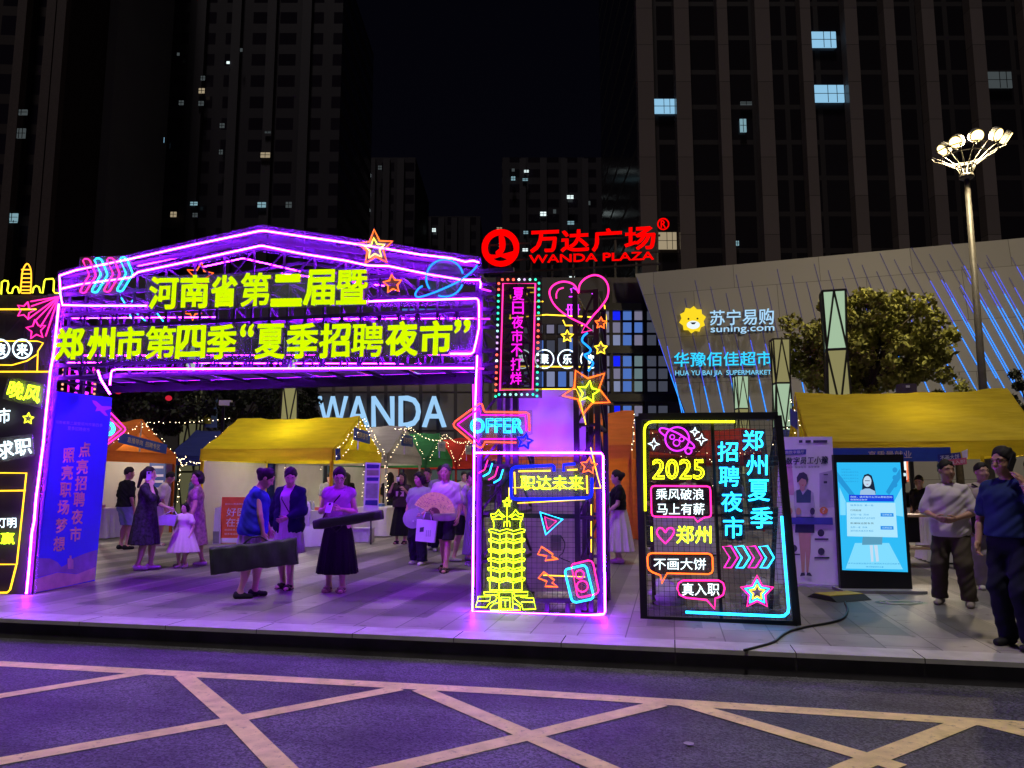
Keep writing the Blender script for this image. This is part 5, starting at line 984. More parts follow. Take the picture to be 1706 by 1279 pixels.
for x, w in ((198, 22), (240, 34), (290, 90)): pr(s, 'printed_logo', rl((x, 206), (x + w, 205), (x + w, 222), (x, 223)), INK, .007)
PKS = Plane(G(1398, 985), G(1520, 986), .0)
k = Sign(PKS, 'screen_kiosk', 'black standing screen glowing cyan with a presenter and a chat card', 'screen', (1458, 986), off=0)
b = MB(); q = rl((420, 300), (872, 298), (932, 1175), (468, 1165)); b.prism([PKS.px(*p) for p in q], -PKS.n * .07, BLACK); obj('casing', b, k.t)
obj('base_plate', MB().box(PKS.px(1462, 985, -.05) * V([1, 1, 0]) + UP * .02, (1.05, .5, .035), pbr('grey base plate', (.22, .22, .24), .5), [PKS.u, -PKS.n, UP]), k.t)
SCB = glow('screen cyan', (.03, .50, .93), 1.0)
k.board(rl((442, 350), (852, 350), (902, 1058), (478, 1045)), SCB, 'screen', .004, .002)
e = lambda n, c, s=1: glow('screen ' + n, c, s)
LC, DC, WC = e('light cyan', (.22, .72, 1)), e('mid blue', (.02, .30, .68)), e('white', (.62, .88, 1))
def kp(part, pts, m, o): k.board(pts, m, part, o, .0015)
kp('corridor_stripe', rl((445, 410), (560, 560), (540, 580), (450, 470)), DC, .007); kp('corridor_stripe', rl((850, 390), (760, 540), (780, 560), (856, 450)), DC, .007); kp('floor_glow', rl((560, 870), (780, 870), (870, 1040), (500, 1035)), LC, .007)
kp('side_light', rl((460, 510), (500, 600), (500, 690), (465, 690)), LC, .0072); kp('side_light', rl((862, 510), (815, 600), (818, 690), (872, 700)), LC, .0072)
HAIRD, SKS = e('dark hair', (.01, .02, .05)), e('face', (.55, .72, .9))
kp('presenter_hair', rl((606, 520), (608, 460), (620, 430), (645, 422), (668, 435), (682, 480), (695, 550), (640, 560), (610, 545)), HAIRD, .010); kp('presenter_face', [R_(640 + 26 * math.cos(t), 472 + 36 * math.sin(t)) for t in np.linspace(0, 5.9, 14)], SKS, .012)
kp('presenter_eyes', rl((624, 466), (656, 466), (656, 470), (624, 470)), HAIRD, .014); kp('presenter_lips', rl((630, 488), (650, 488), (640, 494)), e('lips', (.45, .1, .2)), .014)
kp('presenter_dress', rl((592, 560), (596, 532), (625, 518), (655, 518), (690, 535), (694, 580), (592, 580)), e('pale dress', (.35, .55, .8)), .0115); kp('presenter_skirt', rl((610, 830), (738, 830), (735, 880), (606, 882)), e('grey blue skirt', (.10, .33, .5)), .0115); kp('presenter_legs', rl((655, 884), (675, 884), (680, 990), (665, 992)), SKS, .0115); kp('presenter_legs', rl((683, 884), (705, 884), (715, 988), (698, 992)), SKS, .0115)
kp('chat_bubble', rl((520, 558), (808, 560), (812, 602), (522, 600)), e('bubble blue', (.01, .06, .75)), .016); k.text('bubble_text', '你好，请问有什么可以帮助您的', rl((530, 566), (800, 568), (800, 580), (530, 578)), WC, off=.019); k.text('bubble_text', '我是就业助手', rl((530, 584), (640, 585), (640, 596), (530, 595)), WC, off=.019)
kp('card', rl((505, 608), (820, 610), (836, 834), (510, 826)), e('card white', (.42, .80, 1)), .016)
for y, t_, x1 in ((620, '推荐岗位  第一批', 680), (652, '行政助理', 600), (680, '五险一金  双休', 650), (703, '郑州高新技术产业开发区', 690), (736, '新媒体运营专员', 680), (762, '五险一金  双休', 640), (785, '郑州经济技术开发区', 680)): k.text('card_text', t_, rl((530, y), (x1, y + 1), (x1, y + 13), (530, y + 12)), INK if y in (652, 736) else DC, off=.019)
for y in (676, 760): kp('card_button', rl((725, y), (808, y + 1), (810, y + 24), (726, y + 23)), e('button blue', (.02, .28, .85)), .019); k.text('button_text', '立即投递', rl((735, y + 6), (798, y + 7), (798, y + 17), (735, y + 16)), WC, off=.022)
for y in (390, 408, 428, 448, 468): k.text('corner_text', '智慧就业服务平台', rl((472, y), (472 + (60 if y == 390 else 110), y), (472 + (60 if y == 390 else 110), y + 9), (472, y + 9)), DC, off=.01)
k.text('footer_text', '本平台由就业服务中心提供技术支持仅供参考', rl((515, 996), (850, 1000), (850, 1010), (515, 1006)), DC, off=.01); k.text('footer_text', '请文明使用本设备', rl((630, 1018), (745, 1020), (745, 1030), (630, 1028)), DC, off=.01)
for y in (398, 448, 495): kp('round_button', [R_(818 + 16 * math.cos(t), y + 17 * math.sin(t)) for t in np.linspace(0, 5.9, 12)], DC, .01)
kp('side_reader', rl((866, 400), (892, 400), (894, 485), (870, 485)), BLACK, .012); kp('reader_light', rl((873, 418), (889, 418), (890, 438), (875, 438)), WC, .03)
t = thing('cable_ramp', 'black and yellow rubber cable ramp lying in front of the lit screen', 'cable ramp', G(1398, 996)); c = G(1398, 997); u = V([.93, .36, 0]); u /= np.linalg.norm(u); n_ = V([-u[1], u[0], 0])
pf = [(-.25, 0), (-.14, .055), (.14, .055), (.25, 0)]; rub = pbr('black rubber', (.02, .02, .02), .7)
obj('rubber_body', MB().prism([c - u * .27 + n_ * y + UP * (z + .003) for y, z in pf], u * .54, rub), t); obj('yellow_lid', MB().prism([c - u * .26 + n_ * y + UP * z for y, z in ((-.13, .059), (.13, .059), (.13, .066), (-.13, .066))], u * .52, pbr('yellow rubber lid', (.42, .33, .03), .6)), t)
t = tag(obj('power_cable', MB().tube([G(*p) + UP * .014 for p in bez([(1408, 1005), (1412, 1018), (1404, 1032), (1380, 1040), (1340, 1047), (1310, 1056), (1288, 1072), (1262, 1080), (1240, 1086)], 6)], .012, BLACK), None, G(1330, 1050)), 'black power cable snaking over the slabs from the neon board to the ramp', 'cable')
c = G(1502, 981); t = thing('orange_bollard', 'small orange cylinder standing by the right foot of the lit screen', 'marker', c)
obj('body', MB().lathe(c, [(.052, 0), (.055, .02), (.05, .14), (.045, .15), (.0, .151)], pbr('orange plastic', (.8, .2, .04), .4), 14), t); obj('band', MB().lathe(c + UP * .07, [(.054, 0), (.0535, .02)], WHITEP, 14), t)
t = thing('floor_sticker', 'worn oval floor sticker on the slabs in front of the lit screen', 'sticker', G(1500, 1004)); c = G(1502, 1004)
obj('backing', MB().poly([c + V([.31 * math.cos(a), .17 * math.sin(a), .004]) for a in np.linspace(0, 6.1, 26)], pbr('green sticker', (.10, .16, .12), .6)), t)
b = MB()
for r in (.25, .18): b.tube([c + V([r * math.cos(a), r * .55 * math.sin(a), .006]) for a in np.linspace(0, 6.28, 26)], .006, pbr('pale sticker print', (.4, .45, .42), .6), n=4)
obj('printed_ring', b, t)
# counters and gear in the right tent
t = thing('folding_table', 'wooden-topped table with dark gear under the dull yellow tent', 'table', K(3.9, 14.9)); wood = pbr('table top wood', (.42, .30, .14), .5, var=.2, scale=3, stretch=(1, 8, 1))
obj('table_top', kbox(MB(), 3.85, 14.3, .86, 1.5, .7, .04, wood), t); obj('lower_shelf', kbox(MB(), 3.85, 14.3, .32, 1.4, .6, .03, wood), t)
for a in (3.15, 4.55):
    for b_ in (14.0, 14.6): obj('leg', kbox(MB(), a, b_, .42, .04, .04, .84, STEEL), t)
t = thing('monitor', 'dark monitor back on the wooden-topped table', 'monitor', K(3.9, 14.3, .88)); obj('monitor_shell', kbox(MB(), 3.7, 14.2, .62, .8, .05, .42, BLACK), t)
t = thing('grey_partition', 'grey partition board behind the lit screen', 'partition', K(3.6, 15.2)); obj('board', kbox(MB(), 3.75, 15.2, 1.25, .55, .04, .85, pbr('grey partition board', (.35, .34, .35), .7)), t); obj('post', kbox(MB(), 3.75, 15.24, .42, .05, .03, .84, STEEL), t)
for a, lab, m in ((4.25, 'small cyan screen shining inside the dull yellow tent', 'cold'), (4.75, 'small pale screen with an orange surround inside the tent', 'bright')):
    t = thing('small_screen', lab, 'screen', K(a, 18, 1.6)); obj('casing', kbox(MB(), a, 18.03, 1.68, .3 if m == 'cold' else .62, .05, .52, BLACK if m == 'cold' else ORP), t); obj('screen', kbox(MB(), a + (.0 if m == 'cold' else .15), 18.0, 1.68, .24, .02, .44, WIN[m]), t)
t = thing('slogan_placard', 'blue and pink speech-bubble placard with white slogans on the eave of the right tent', 'placard', K(5.1, 15.45, 1.9))
PP = Plane(K(2.6, 15.5), K(6.8, 15.5)); s = Sign(PP, 'hand_placard', 'tilted blue and pink slogan placard hung on the right tent eave', 'placard', (1585, 762), off=.05); bpy.data.objects.remove(t)
s.board([(1562, 757), (1600, 753), (1602, 766), (1563, 770)], BL, 'blue_bubble', .05, .01); s.board([(1578, 766), (1610, 762), (1611, 773), (1580, 776)], pbr('pink placard', (.6, .12, .2), .6), 'pink_bubble', .065, .01); s.board([(1602, 752), (1612, 748), (1612, 764), (1604, 764)], WHITEP, 'white_flash', .045, .01)
s.text('characters', '不画大饼', [(1566, 759), (1598, 756), (1598, 764), (1567, 767)], WHITEP, off=.065); s.text('characters', '真入职', [(1582, 768), (1608, 765), (1608, 771), (1583, 774)], WHITEP, off=.08)

# a work lamp hangs under the ridge of the lit tents
LAMP = glow('tent lamp glass', (1, .86, .68), 650)
for lab, a, b, z in (('bright yellow tent', -9.2, FR + 1.5, 2.15), ('left orange tent', -15.2, FR + 1.5, 2.15), ('orange tent behind the gate', -2.4, FR + 1.5, 2.15), ('dull yellow tent', 4.9, 17.1, 2.2), ('greyish white tent', -9.0, 21.2, 2.5), ('green tent', -8.8, 24.6, 2.5), ('red tent', -8.8, 28.1, 2.5), ('navy tent', -13.0, 21.9, 2.5)):
    p = K(a, b, z); t = thing('work_lamp', 'bare work lamp hanging under the ridge of the ' + lab, 'lamp', p, 'work lamps in the tents')
    obj('lamp_glass', MB().ball(p, .06, LAMP, 10, 7), t); obj('cable', MB().tube([p + UP * .06, p + UP * .35], .008, BLACK, n=4), t)

for lab, a, b, z, m in (('brown cardboard box under the draped table edge of the yellow tent', -9.6, FR + .9, 0, (.30, .19, .10)), ('white plastic crate beside the covered chairs', -7.15, FR + .9, 0, (.55, .55, .58)), ('dark storage box under the wooden-topped table', 3.6, 14.3, 0, (.03, .03, .035)), ('brown carton stacked under the dull yellow tent', 5.9, 16.6, 0, (.30, .19, .10))):
    mt = pbr('box %d %d' % (m[0] * 100, m[2] * 100), m, .7); t = thing('storage_box', lab, 'box', K(a, b, z)); obj('box_body', kbox(MB(), a, b, .16, .42, .32, .30, mt), t); obj('lid', kbox(MB(), a, b, .325, .45, .35, .03, mt), t)
pl_ = Plane(K(-2, 24), K(4, 24)); s = Sign(pl_, 'lit_shop_sign', 'small white lit sign far back between the orange tent and the neon board', 'sign', (1056, 762), off=0); s.board(rect(1047, 757, 1070, 767), WIN['bright'], 'panel', 0, .06); s.board(rect(1049, 780, 1062, 800), WIN['cool'], 'lower_panel', 0, .06); s.text('characters', '服务台', (1050, 759, 1066, 765), DARKF, off=.02)

LEAF = {k: pbr(k + ' leaflet paper', c_, .6, var=.05) for k, c_ in (('white', (.75, .75, .78)), ('orange', (.75, .25, .06)), ('blue', (.06, .14, .5)), ('pink', (.75, .35, .42)))}
for a, b, z, k, lab in ((-8.75, FR + .3, .765, 'white', 'white leaflets stacked at the left end of the yellow tent table'), (-7.9, FR + .25, .765, 'orange', 'orange leaflets stacked near the bottles on the yellow tent table'), (-7.6, 19.2, .765, 'blue', 'blue leaflets on the greyish white tent table'), (-14.2, FR + .6, .765, 'pink', 'pink leaflets on the table under the left orange tent'), (-14.9, FR + .6, .765, 'white', 'white leaflets on the table under the left orange tent'), (.2, 15.8, .765, 'white', 'white leaflets on the pale table by the woman in the white skirt'), (5.0, 15.0, .805, 'orange', 'orange leaflets on the pale table under the dull yellow tent')):
    t = thing('leaflet_stack', lab, 'leaflets', K(a, b, z)); obj('sheets', kbox(MB(), a, b, z + .035, .30, .22, .07, LEAF[k]), t); obj('top_sheet', MB().box(K(a + .02, b, z + .076), (.29, .21, .006), LEAF['white' if k != 'white' else 'blue'], KAX), t)
# ------------------------------------------------------------------ light columns, lamp mast, trees
LCG = glow('lit column panel green white', (.42, .60, .40), .85); LCY = glow('lit column panel straw', (.46, .42, .18), .55); LCD = glow('lit column panel dim', (.24, .23, .12), .35)
def column(label, px, ytop, w=None, top='g', facet=0):
    Y = 5.55 * F / (HOR - ytop); c = at(px, 800, Y) * V([1, 1, 0]); t = thing('light_column', label, 'light column', c, 'faceted light columns'); H = 7.0; s = .43
    ang = .5 + facet; lv = [H * k / 4 for k in range(5)]
    R = lambda k, i, g=0: c + V([math.cos(ang + i * math.pi / 2 + (math.pi / 4 if 0 else 0)), math.sin(ang + i * math.pi / 2), 0]) * (s * (1.0 if k % 2 == 0 else .84) + g) + UP * lv[k]
    for k in range(4):
        m = ({'g': LCG, 'y': LCY}.get(top, LCG) if k == 3 else LCY if k == 2 else LCY if k == 1 and top == 'y' else LCG if k == 1 and top == 'y2' else LCD if k == 0 else LCY)
        if top == 'yg': m = (LCD, LCG, LCG, LCY)[k]
        if top == 'x': m = (LCD, LCD, LCD, LCG)[k]
        b = MB(); b.add([R(k, i) for i in range(4)] + [R(k + 1, i) for i in range(4)], [(i, (i + 1) % 4, 4 + (i + 1) % 4, 4 + i) for i in range(4)], m); obj('panel', b, t)
    f = MB(); fm_ = pbr('bronze frame', (.05, .05, .035), .5, .4)
    for k in range(4):
        for i in range(4):
            f.bar(R(k, i, .02), R(k + 1, i, .02), .05, fm_); f.bar(R(k, i, .02), R(k, (i + 1) % 4, .02), .07, fm_)
            mid = (R(k, i, .03) + R(k, (i + 1) % 4, .03)) / 2; mt = (R(k + 1, i, .03) + R(k + 1, (i + 1) % 4, .03)) / 2
            if k % 2: f.bar(R(k, i, .03), mt, .045, fm_); f.bar(R(k, (i + 1) % 4, .03), mt, .045, fm_)
            else: f.bar(mid, R(k + 1, i, .03), .045, fm_); f.bar(mid, R(k + 1, (i + 1) % 4, .03), .045, fm_)
    for i in range(4): f.bar(R(4, i, .02), R(4, (i + 1) % 4, .02), .06, fm_)
    obj('frame', f, t); obj('cap', MB().poly([R(4, i) + UP * .01 for i in range(4)], fm_), t)
column('nearest and tallest faceted light column, in front of the big lit tree', 1404, 483, top='g')
column('second faceted light column, left of the big lit tree', 1309, 565, top='yg', facet=.2)
column('slim faceted light column under the blue supermarket letters', 1240, 627, top='g', facet=.4)
column('smallest straw-coloured light column left of the slim one', 1207, 652, top='y', facet=.1)
column('grey-bottomed light column beneath the left half of the arch', 314, 545, top='x', facet=.3)
column('pale light column rising over the bright yellow tent', 477, 560, top='g', facet=.6)
column('light column peeking over the gable of the yellow tent in front of the blue wordmark', 607, 668, top='g')
column('far light column before the last letters of the blue wordmark', 674, 682, top='g', facet=.3)
# mast with floodlights
t = thing('flood_light_mast', 'tall pale mast topped by a crown of five glowing floodlights', 'lamp mast', at(1650, 800, 26) * V([1, 1, 0])); c = at(1650, 800, 26) * V([1, 1, 0])
zt = at(1624, 292, 26)[2]; mp_ = pbr('pale mast paint', (.085, .08, .072), .5); lp = glow('flood lamp glass', (1, .74, .26), 5)
obj('mast', MB().tube([c, c + UP * zt * .35, c + UP * zt], .17, mp_, n=14, r2=.09), t)
top = c + UP * zt; b = MB(); n = 14; crown = 1.05
for i in range(n):
    a, a2 = 2 * math.pi * i / n, 2 * math.pi * (i + 1) / n; d, d2 = V([math.cos(a), math.sin(a), 0]), V([math.cos(a2), math.sin(a2), 0])
    b.tube([top + d * .13 - UP * .05, top + d * .32 + UP * .35, top + d * .75 + UP * .68, top + d * crown + UP * .85], .022, mp_, n=5)
    for r_, z_ in ((.32, .35), (.75, .68), (crown, .85)): b.bar(top + d * r_ + UP * z_, top + d2 * r_ + UP * z_, .03, mp_)
obj('basket', b, t); obj('collar', MB().lathe(top - UP * .15, [(.16, 0), (.24, .06), (.24, .16), (.17, .2)], mp_, 14), t)
for k, (x, y) in enumerate(((1570, 250), (1592, 237), (1628, 226), (1663, 224), (1680, 230))):
    an = (math.pi, 3.7, 4.55, 5.3, 5.9)[k]; d = V([math.cos(an), math.sin(an), 0]); p = at(x, y, 26 + d[1] * 1.0)
    f = (d * .8 - UP * .55); f /= np.linalg.norm(f); xx = np.cross(f, UP); xx /= np.linalg.norm(xx); yy = np.cross(xx, f)
    o = obj('floodlight', MB().prism([p - f * .02 + (xx * math.cos(a) + yy * math.sin(a)) * .24 for a in np.linspace(0, 6.0, 16)], -f * .16, mp_), t)
    obj('lamp_glass', MB().prism([p + (xx * math.cos(a) + yy * math.sin(a)) * .2 for a in np.linspace(0, 6.0, 16)], f * .03, lp), o)
    obj('bracket', MB().tube([p - f * .1, p - f * .1 - UP * .3, top + d * crown + UP * .85], .03, mp_, n=5), o)
lb = bpy.data.lights.new('floodlight_glow', 'POINT'); lb.energy = 4800; lb.color = (1, .80, .45); lb.shadow_soft_size = .5; lo = bpy.data.objects.new('floodlight_glow', lb); COL.objects.link(lo); lo.parent = t; lo.location = (0, -.3, zt + 1.25)
# trees
bark = pbr('tree bark', (.07, .055, .04), .9, var=.3, scale=8, bump=.3)
def leafm(name, c): return pbr(name, c, .7, var=.45, scale=1.6, spec=.2)
def tree(label, px, Y, cz, rx, ry, rz, nclump, nleaf, m, leaf=.16, seed=0, fork=None, name='street_tree'):
    r = np.random.default_rng(seed); base = at(px, 800, Y) * V([1, 1, 0]); t = thing(name, label, 'tree', base, 'street trees'); c = base + UP * cz
    obj('trunk', MB().tube([base, base + V([.08, .05, cz * .35]), base + V([.02, 0, cz - rz * .3]), c], .19, bark, n=10, r2=.07), t)
    cl = []
    while len(cl) < nclump:
        p = r.uniform(-1, 1, 3); l = np.linalg.norm(p)
        if .2 < l < 1 and (p[2] > -.75): cl.append(p * V([rx, ry, rz]) * (.8 + .25 * r.random()))
    lb = MB()
    for p in cl[::3]:
        lb.tube([base + UP * (cz - rz * .75), c + p * .45 - UP * .15, c + p * .92], .06, bark, n=5, r2=.012)
    obj('limb', lb, t)
    vs, fs = [], []
    for p in cl:
        R = r.uniform(.32, .62) * (rx / 3) ** .5; n = int(nleaf / nclump)
        q = r.normal(0, 1, (n, 3)); q /= np.linalg.norm(q, axis=1)[:, None]; q = q * (R * r.random((n, 1)) ** .4) * V([1, 1, .75]) + p + c
        for w in q:
            a = r.normal(0, 1, 3); a /= np.linalg.norm(a); b = np.cross(a, r.normal(0, 1, 3)); b /= np.linalg.norm(b); L = leaf * r.uniform(.6, 1.2); k = len(vs)
            vs += [w - a * L * .5, w + b * L * .28, w + a * L * .5, w - b * L * .28]; fs.append((k, k + 1, k + 2, k + 3))
    mb = MB(); mb.add(vs, fs, m); obj('crown', mb, t); return t
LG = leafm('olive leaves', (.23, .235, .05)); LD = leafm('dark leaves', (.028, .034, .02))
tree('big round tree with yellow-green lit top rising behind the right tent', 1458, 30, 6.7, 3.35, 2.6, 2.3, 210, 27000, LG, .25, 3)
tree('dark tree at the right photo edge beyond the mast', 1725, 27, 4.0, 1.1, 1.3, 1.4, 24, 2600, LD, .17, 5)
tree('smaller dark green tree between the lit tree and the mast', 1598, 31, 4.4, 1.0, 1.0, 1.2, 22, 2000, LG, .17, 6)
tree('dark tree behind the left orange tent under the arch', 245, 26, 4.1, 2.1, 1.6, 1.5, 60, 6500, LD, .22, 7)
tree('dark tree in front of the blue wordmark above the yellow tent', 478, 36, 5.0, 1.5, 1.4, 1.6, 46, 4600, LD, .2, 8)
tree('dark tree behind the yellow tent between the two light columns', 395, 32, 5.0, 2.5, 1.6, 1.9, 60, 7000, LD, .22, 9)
for x, y, lab in ((197, 652, 'small red lantern in the dark tree by the arch corner'), (281, 663, 'small red lantern hanging in the dark tree left of the light column')):
    p = at(x, y, 23.5); o = thing('red_lantern', lab, 'lantern', p); obj('lantern_body', MB().ball(p, (.1, .1, .085), glow('red lantern glow', (.8, .02, .05), .7), 10, 7), o); obj('cord', MB().tube([p + UP * .08, p + UP * .6], .008, BLACK, n=4), o)
t = thing('security_camera', 'small white camera on a bracket above the dark tree behind the yellow tent', 'camera', at(376, 671, 22)); p = at(376, 671, 22); obj('camera_body', MB().box(p, (.34, .16, .15), WHITEP), t); obj('pole', MB().bar(p - UP * .08 + V([-.1, .12, 0]), (p + V([-.1, .12, 0])) * V([1, 1, 0]), .07, STEEL), t); obj('lens_hood', MB().box(p + V([.2, -.03, -.04]), (.1, .12, .1), DARKF), t)
t = thing('supply_box', 'dark box with a small white label on the ridge of the right tent', 'box', at(1510, 652, 20)); p = at(1510, 648, 20); obj('box', MB().box(p, (.4, .3, .26), pbr('purple grey box', (.09, .07, .11), .6)), t); obj('label', MB().box(p + V([-.04, -.16, .05]), (.1, .01, .06), WHITEP), t); obj('stand', MB().bar(p - UP * .13, p * V([1, 1, 0]), .08, STEEL), t)
# ------------------------------------------------------------------ people: signed-distance bodies and clothes, meshed with surface nets
class Fld:
    def __init__(s, lo, hi, h):
        s.lo = V(lo, float); s.h = h; s.n = np.maximum(4, np.ceil((V(hi) - s.lo) / h).astype(int) + 1); s.D = np.full(s.n, 1.0, np.float32)
        s.ax = [(s.lo[i] + np.arange(s.n[i]) * h).astype(np.float32) for i in range(3)]
    def sub(s, lo, hi):
        a = np.clip(np.floor((V(lo) - s.lo) / s.h).astype(int), 0, s.n); b = np.clip(np.ceil((V(hi) - s.lo) / s.h).astype(int) + 1, 0, s.n)
        sl = tuple(slice(a[i], b[i]) for i in range(3)); return sl, s.ax[0][sl[0]][:, None, None], s.ax[1][sl[1]][None, :, None], s.ax[2][sl[2]][None, None, :]
    def put(s, sl, d, k):
        o = s.D[sl]
        if k <= 0: s.D[sl] = np.minimum(o, d); return
        h = np.clip(.5 + .5 * (o - d) / k, 0, 1); s.D[sl] = o * (1 - h) + d * h - k * h * (1 - h)
    def cone(s, a, b, ra, rb, k=.03, sx=1.0, sy=1.0):
        a, b = V(a, float), V(b, float); r = max(ra, rb) * max(sx, sy, 1) + .09
        sl, X, Y, Z = s.sub(np.minimum(a, b) - r, np.maximum(a, b) + r)
        if s.D[sl].size == 0: return
        ba = (b - a) / V([sx, sy, 1]); L = max(ba @ ba, 1e-9); px, py, pz = (X - a[0]) / sx, (Y - a[1]) / sy, Z - a[2]
        t = np.clip((px * ba[0] + py * ba[1] + pz * ba[2]) / L, 0, 1)
        d = np.sqrt((px - ba[0] * t) ** 2 + (py - ba[1] * t) ** 2 + (pz - ba[2] * t) ** 2) - (ra + (rb - ra) * t)
        s.put(sl, d, k)
    def ell(s, c, r, k=.02, R=None):
        c = V(c, float); r = V(r, float); m = r.max() + .06; sl, X, Y, Z = s.sub(c - m, c + m)
        if s.D[sl].size == 0: return
        x, y, z = X - c[0], Y - c[1], Z - c[2]
        if R is not None: x, y, z = (R[0, i] * x + R[1, i] * y + R[2, i] * z for i in range(3))
        q = np.sqrt((x / r[0]) ** 2 + (y / r[1]) ** 2 + (z / r[2]) ** 2); d = (q - 1) * min(r); s.put(sl, d.astype(np.float32), k)
    def skirt(s, c, zt, zb, rt, rb, sx=1.2, pleat=.012, n=14, power=1.0, k=.0, sway=(0, 0)):
        c = V(c, float); R = max(rt, rb) * sx + .1; sl, X, Y, Z = s.sub((c[0] - R - abs(sway[0]), c[1] - R - abs(sway[1]), zb - .03), (c[0] + R + abs(sway[0]), c[1] + R + abs(sway[1]), zt + .05))
        t = np.clip((zt - Z) / (zt - zb), 0, 1); x = (X - c[0] - sway[0] * t) / sx; y = Y - c[1] - sway[1] * t; th = np.arctan2(y, x)
        r = rt + (rb - rt) * t ** power + pleat * t * (np.sin(n * th) + .5 * np.sin(2.3 * n * th + 1))
        d = np.maximum((np.sqrt(x * x + y * y) - r) * .85, np.maximum(Z - zt, zb - Z)); s.put(sl, d, k)
    def cut(s, p, n, wob=0.0):             # keep the side n points away from
        p, n = V(p, float), V(n, float); d = (s.ax[0][:, None, None] - p[0]) * n[0] + (s.ax[1][None, :, None] - p[1]) * n[1] + (s.ax[2][None, None, :] - p[2]) * n[2] + wob * (np.sin(s.ax[0] * 85) + .8 * np.sin(s.ax[0] * 143 + 1) + .7 * np.sin(s.ax[0] * 37))[:, None, None]
        s.D = np.maximum(s.D, d.astype(np.float32))
    def crumple(s, a, f=30, ph=0.0):
        X, Y, Z = s.ax[0][:, None, None], s.ax[1][None, :, None], s.ax[2][None, None, :]
        s.D = s.D + a * (np.sin(X * f + Z * f * .55 + ph) * np.sin(Z * f * .8 + Y * f * .4 + ph) + .6 * np.sin((Z + X * .7) * f * 1.7 + Y * f + ph))
    def mesh(s):
        D = s.D.copy(); D[0] = D[-1] = 1; D[:, 0] = D[:, -1] = 1; D[:, :, 0] = D[:, :, -1] = 1
        S = D < 0; n = V(D.shape) - 1; acc = np.zeros((*n, 3), np.float32); cnt = np.zeros(n, np.float32)
        for ax in range(3):
            o1, o2 = [i for i in range(3) if i != ax]
            for u in (0, 1):
                for v in (0, 1):
                    i0 = [None] * 3; i1 = [None] * 3; i0[ax] = slice(0, -1); i1[ax] = slice(1, None)
                    for o, w in ((o1, u), (o2, v)): i0[o] = i1[o] = slice(w, -1 if w == 0 else None)
                    d0, d1 = D[tuple(i0)], D[tuple(i1)]; cr = (d0 < 0) != (d1 < 0); t = np.where(cr, d0 / np.where(cr, d0 - d1, 1), 0)
                    acc[..., ax] += t * cr; acc[..., o1] += u * cr; acc[..., o2] += v * cr; cnt += cr
        m = cnt > 0; idx = np.full(n, -1, int); idx[m] = np.arange(m.sum()); cell = np.argwhere(m); vs = s.lo + (cell + acc[m] / cnt[m][:, None]) * s.h; F_ = []
        for ax in range(3):
            o1, o2 = (ax + 1) % 3, (ax + 2) % 3; i0 = [slice(1, -1)] * 3; i1 = [slice(1, -1)] * 3; i0[ax] = slice(0, -1); i1[ax] = slice(1, None)
            a, b = S[tuple(i0)], S[tuple(i1)]; e = np.argwhere(a != b)
            if not len(e): continue
            sg = a[tuple(e.T)]; off = V([1, 1, 1]); off[ax] = 0; c = e + off
            def at_(d1, d2):
                q = c.copy(); q[:, o1] -= d1; q[:, o2] -= d2; return idx[tuple(q.T)]
            q = np.stack([at_(1, 1), at_(0, 1), at_(0, 0), at_(1, 0)], 1); q[~sg] = q[~sg][:, ::-1]; F_.append(q)
        f = np.concatenate(F_) if F_ else np.zeros((0, 4), int); f = f[(f >= 0).all(1)]; return vs, f
def skin(k): return pbr('skin ' + k, {'a': (.56, .34, .25), 'b': (.48, .27, .19), 'c': (.62, .41, .32)}[k], .5, var=.06, scale=12)
def cloth_m(n, c, var=.12, scale=5, rough=.85): return pbr(n, c, rough, var=var, scale=scale, spec=.15)
HAIR = pbr('black hair', (.010, .008, .008), .7, var=.4, scale=40); EYE = pbr('dark eye', (.01, .008, .007), .2); LIP = pbr('lip', (.36, .10, .09), .5)
def rotx(p, o, a): p, o = V(p, float), V(o, float); q = p - o; c, s_ = math.cos(a), math.sin(a); return o + V([q[0], q[1] * c - q[2] * s_, q[1] * s_ + q[2] * c])
NP = 0
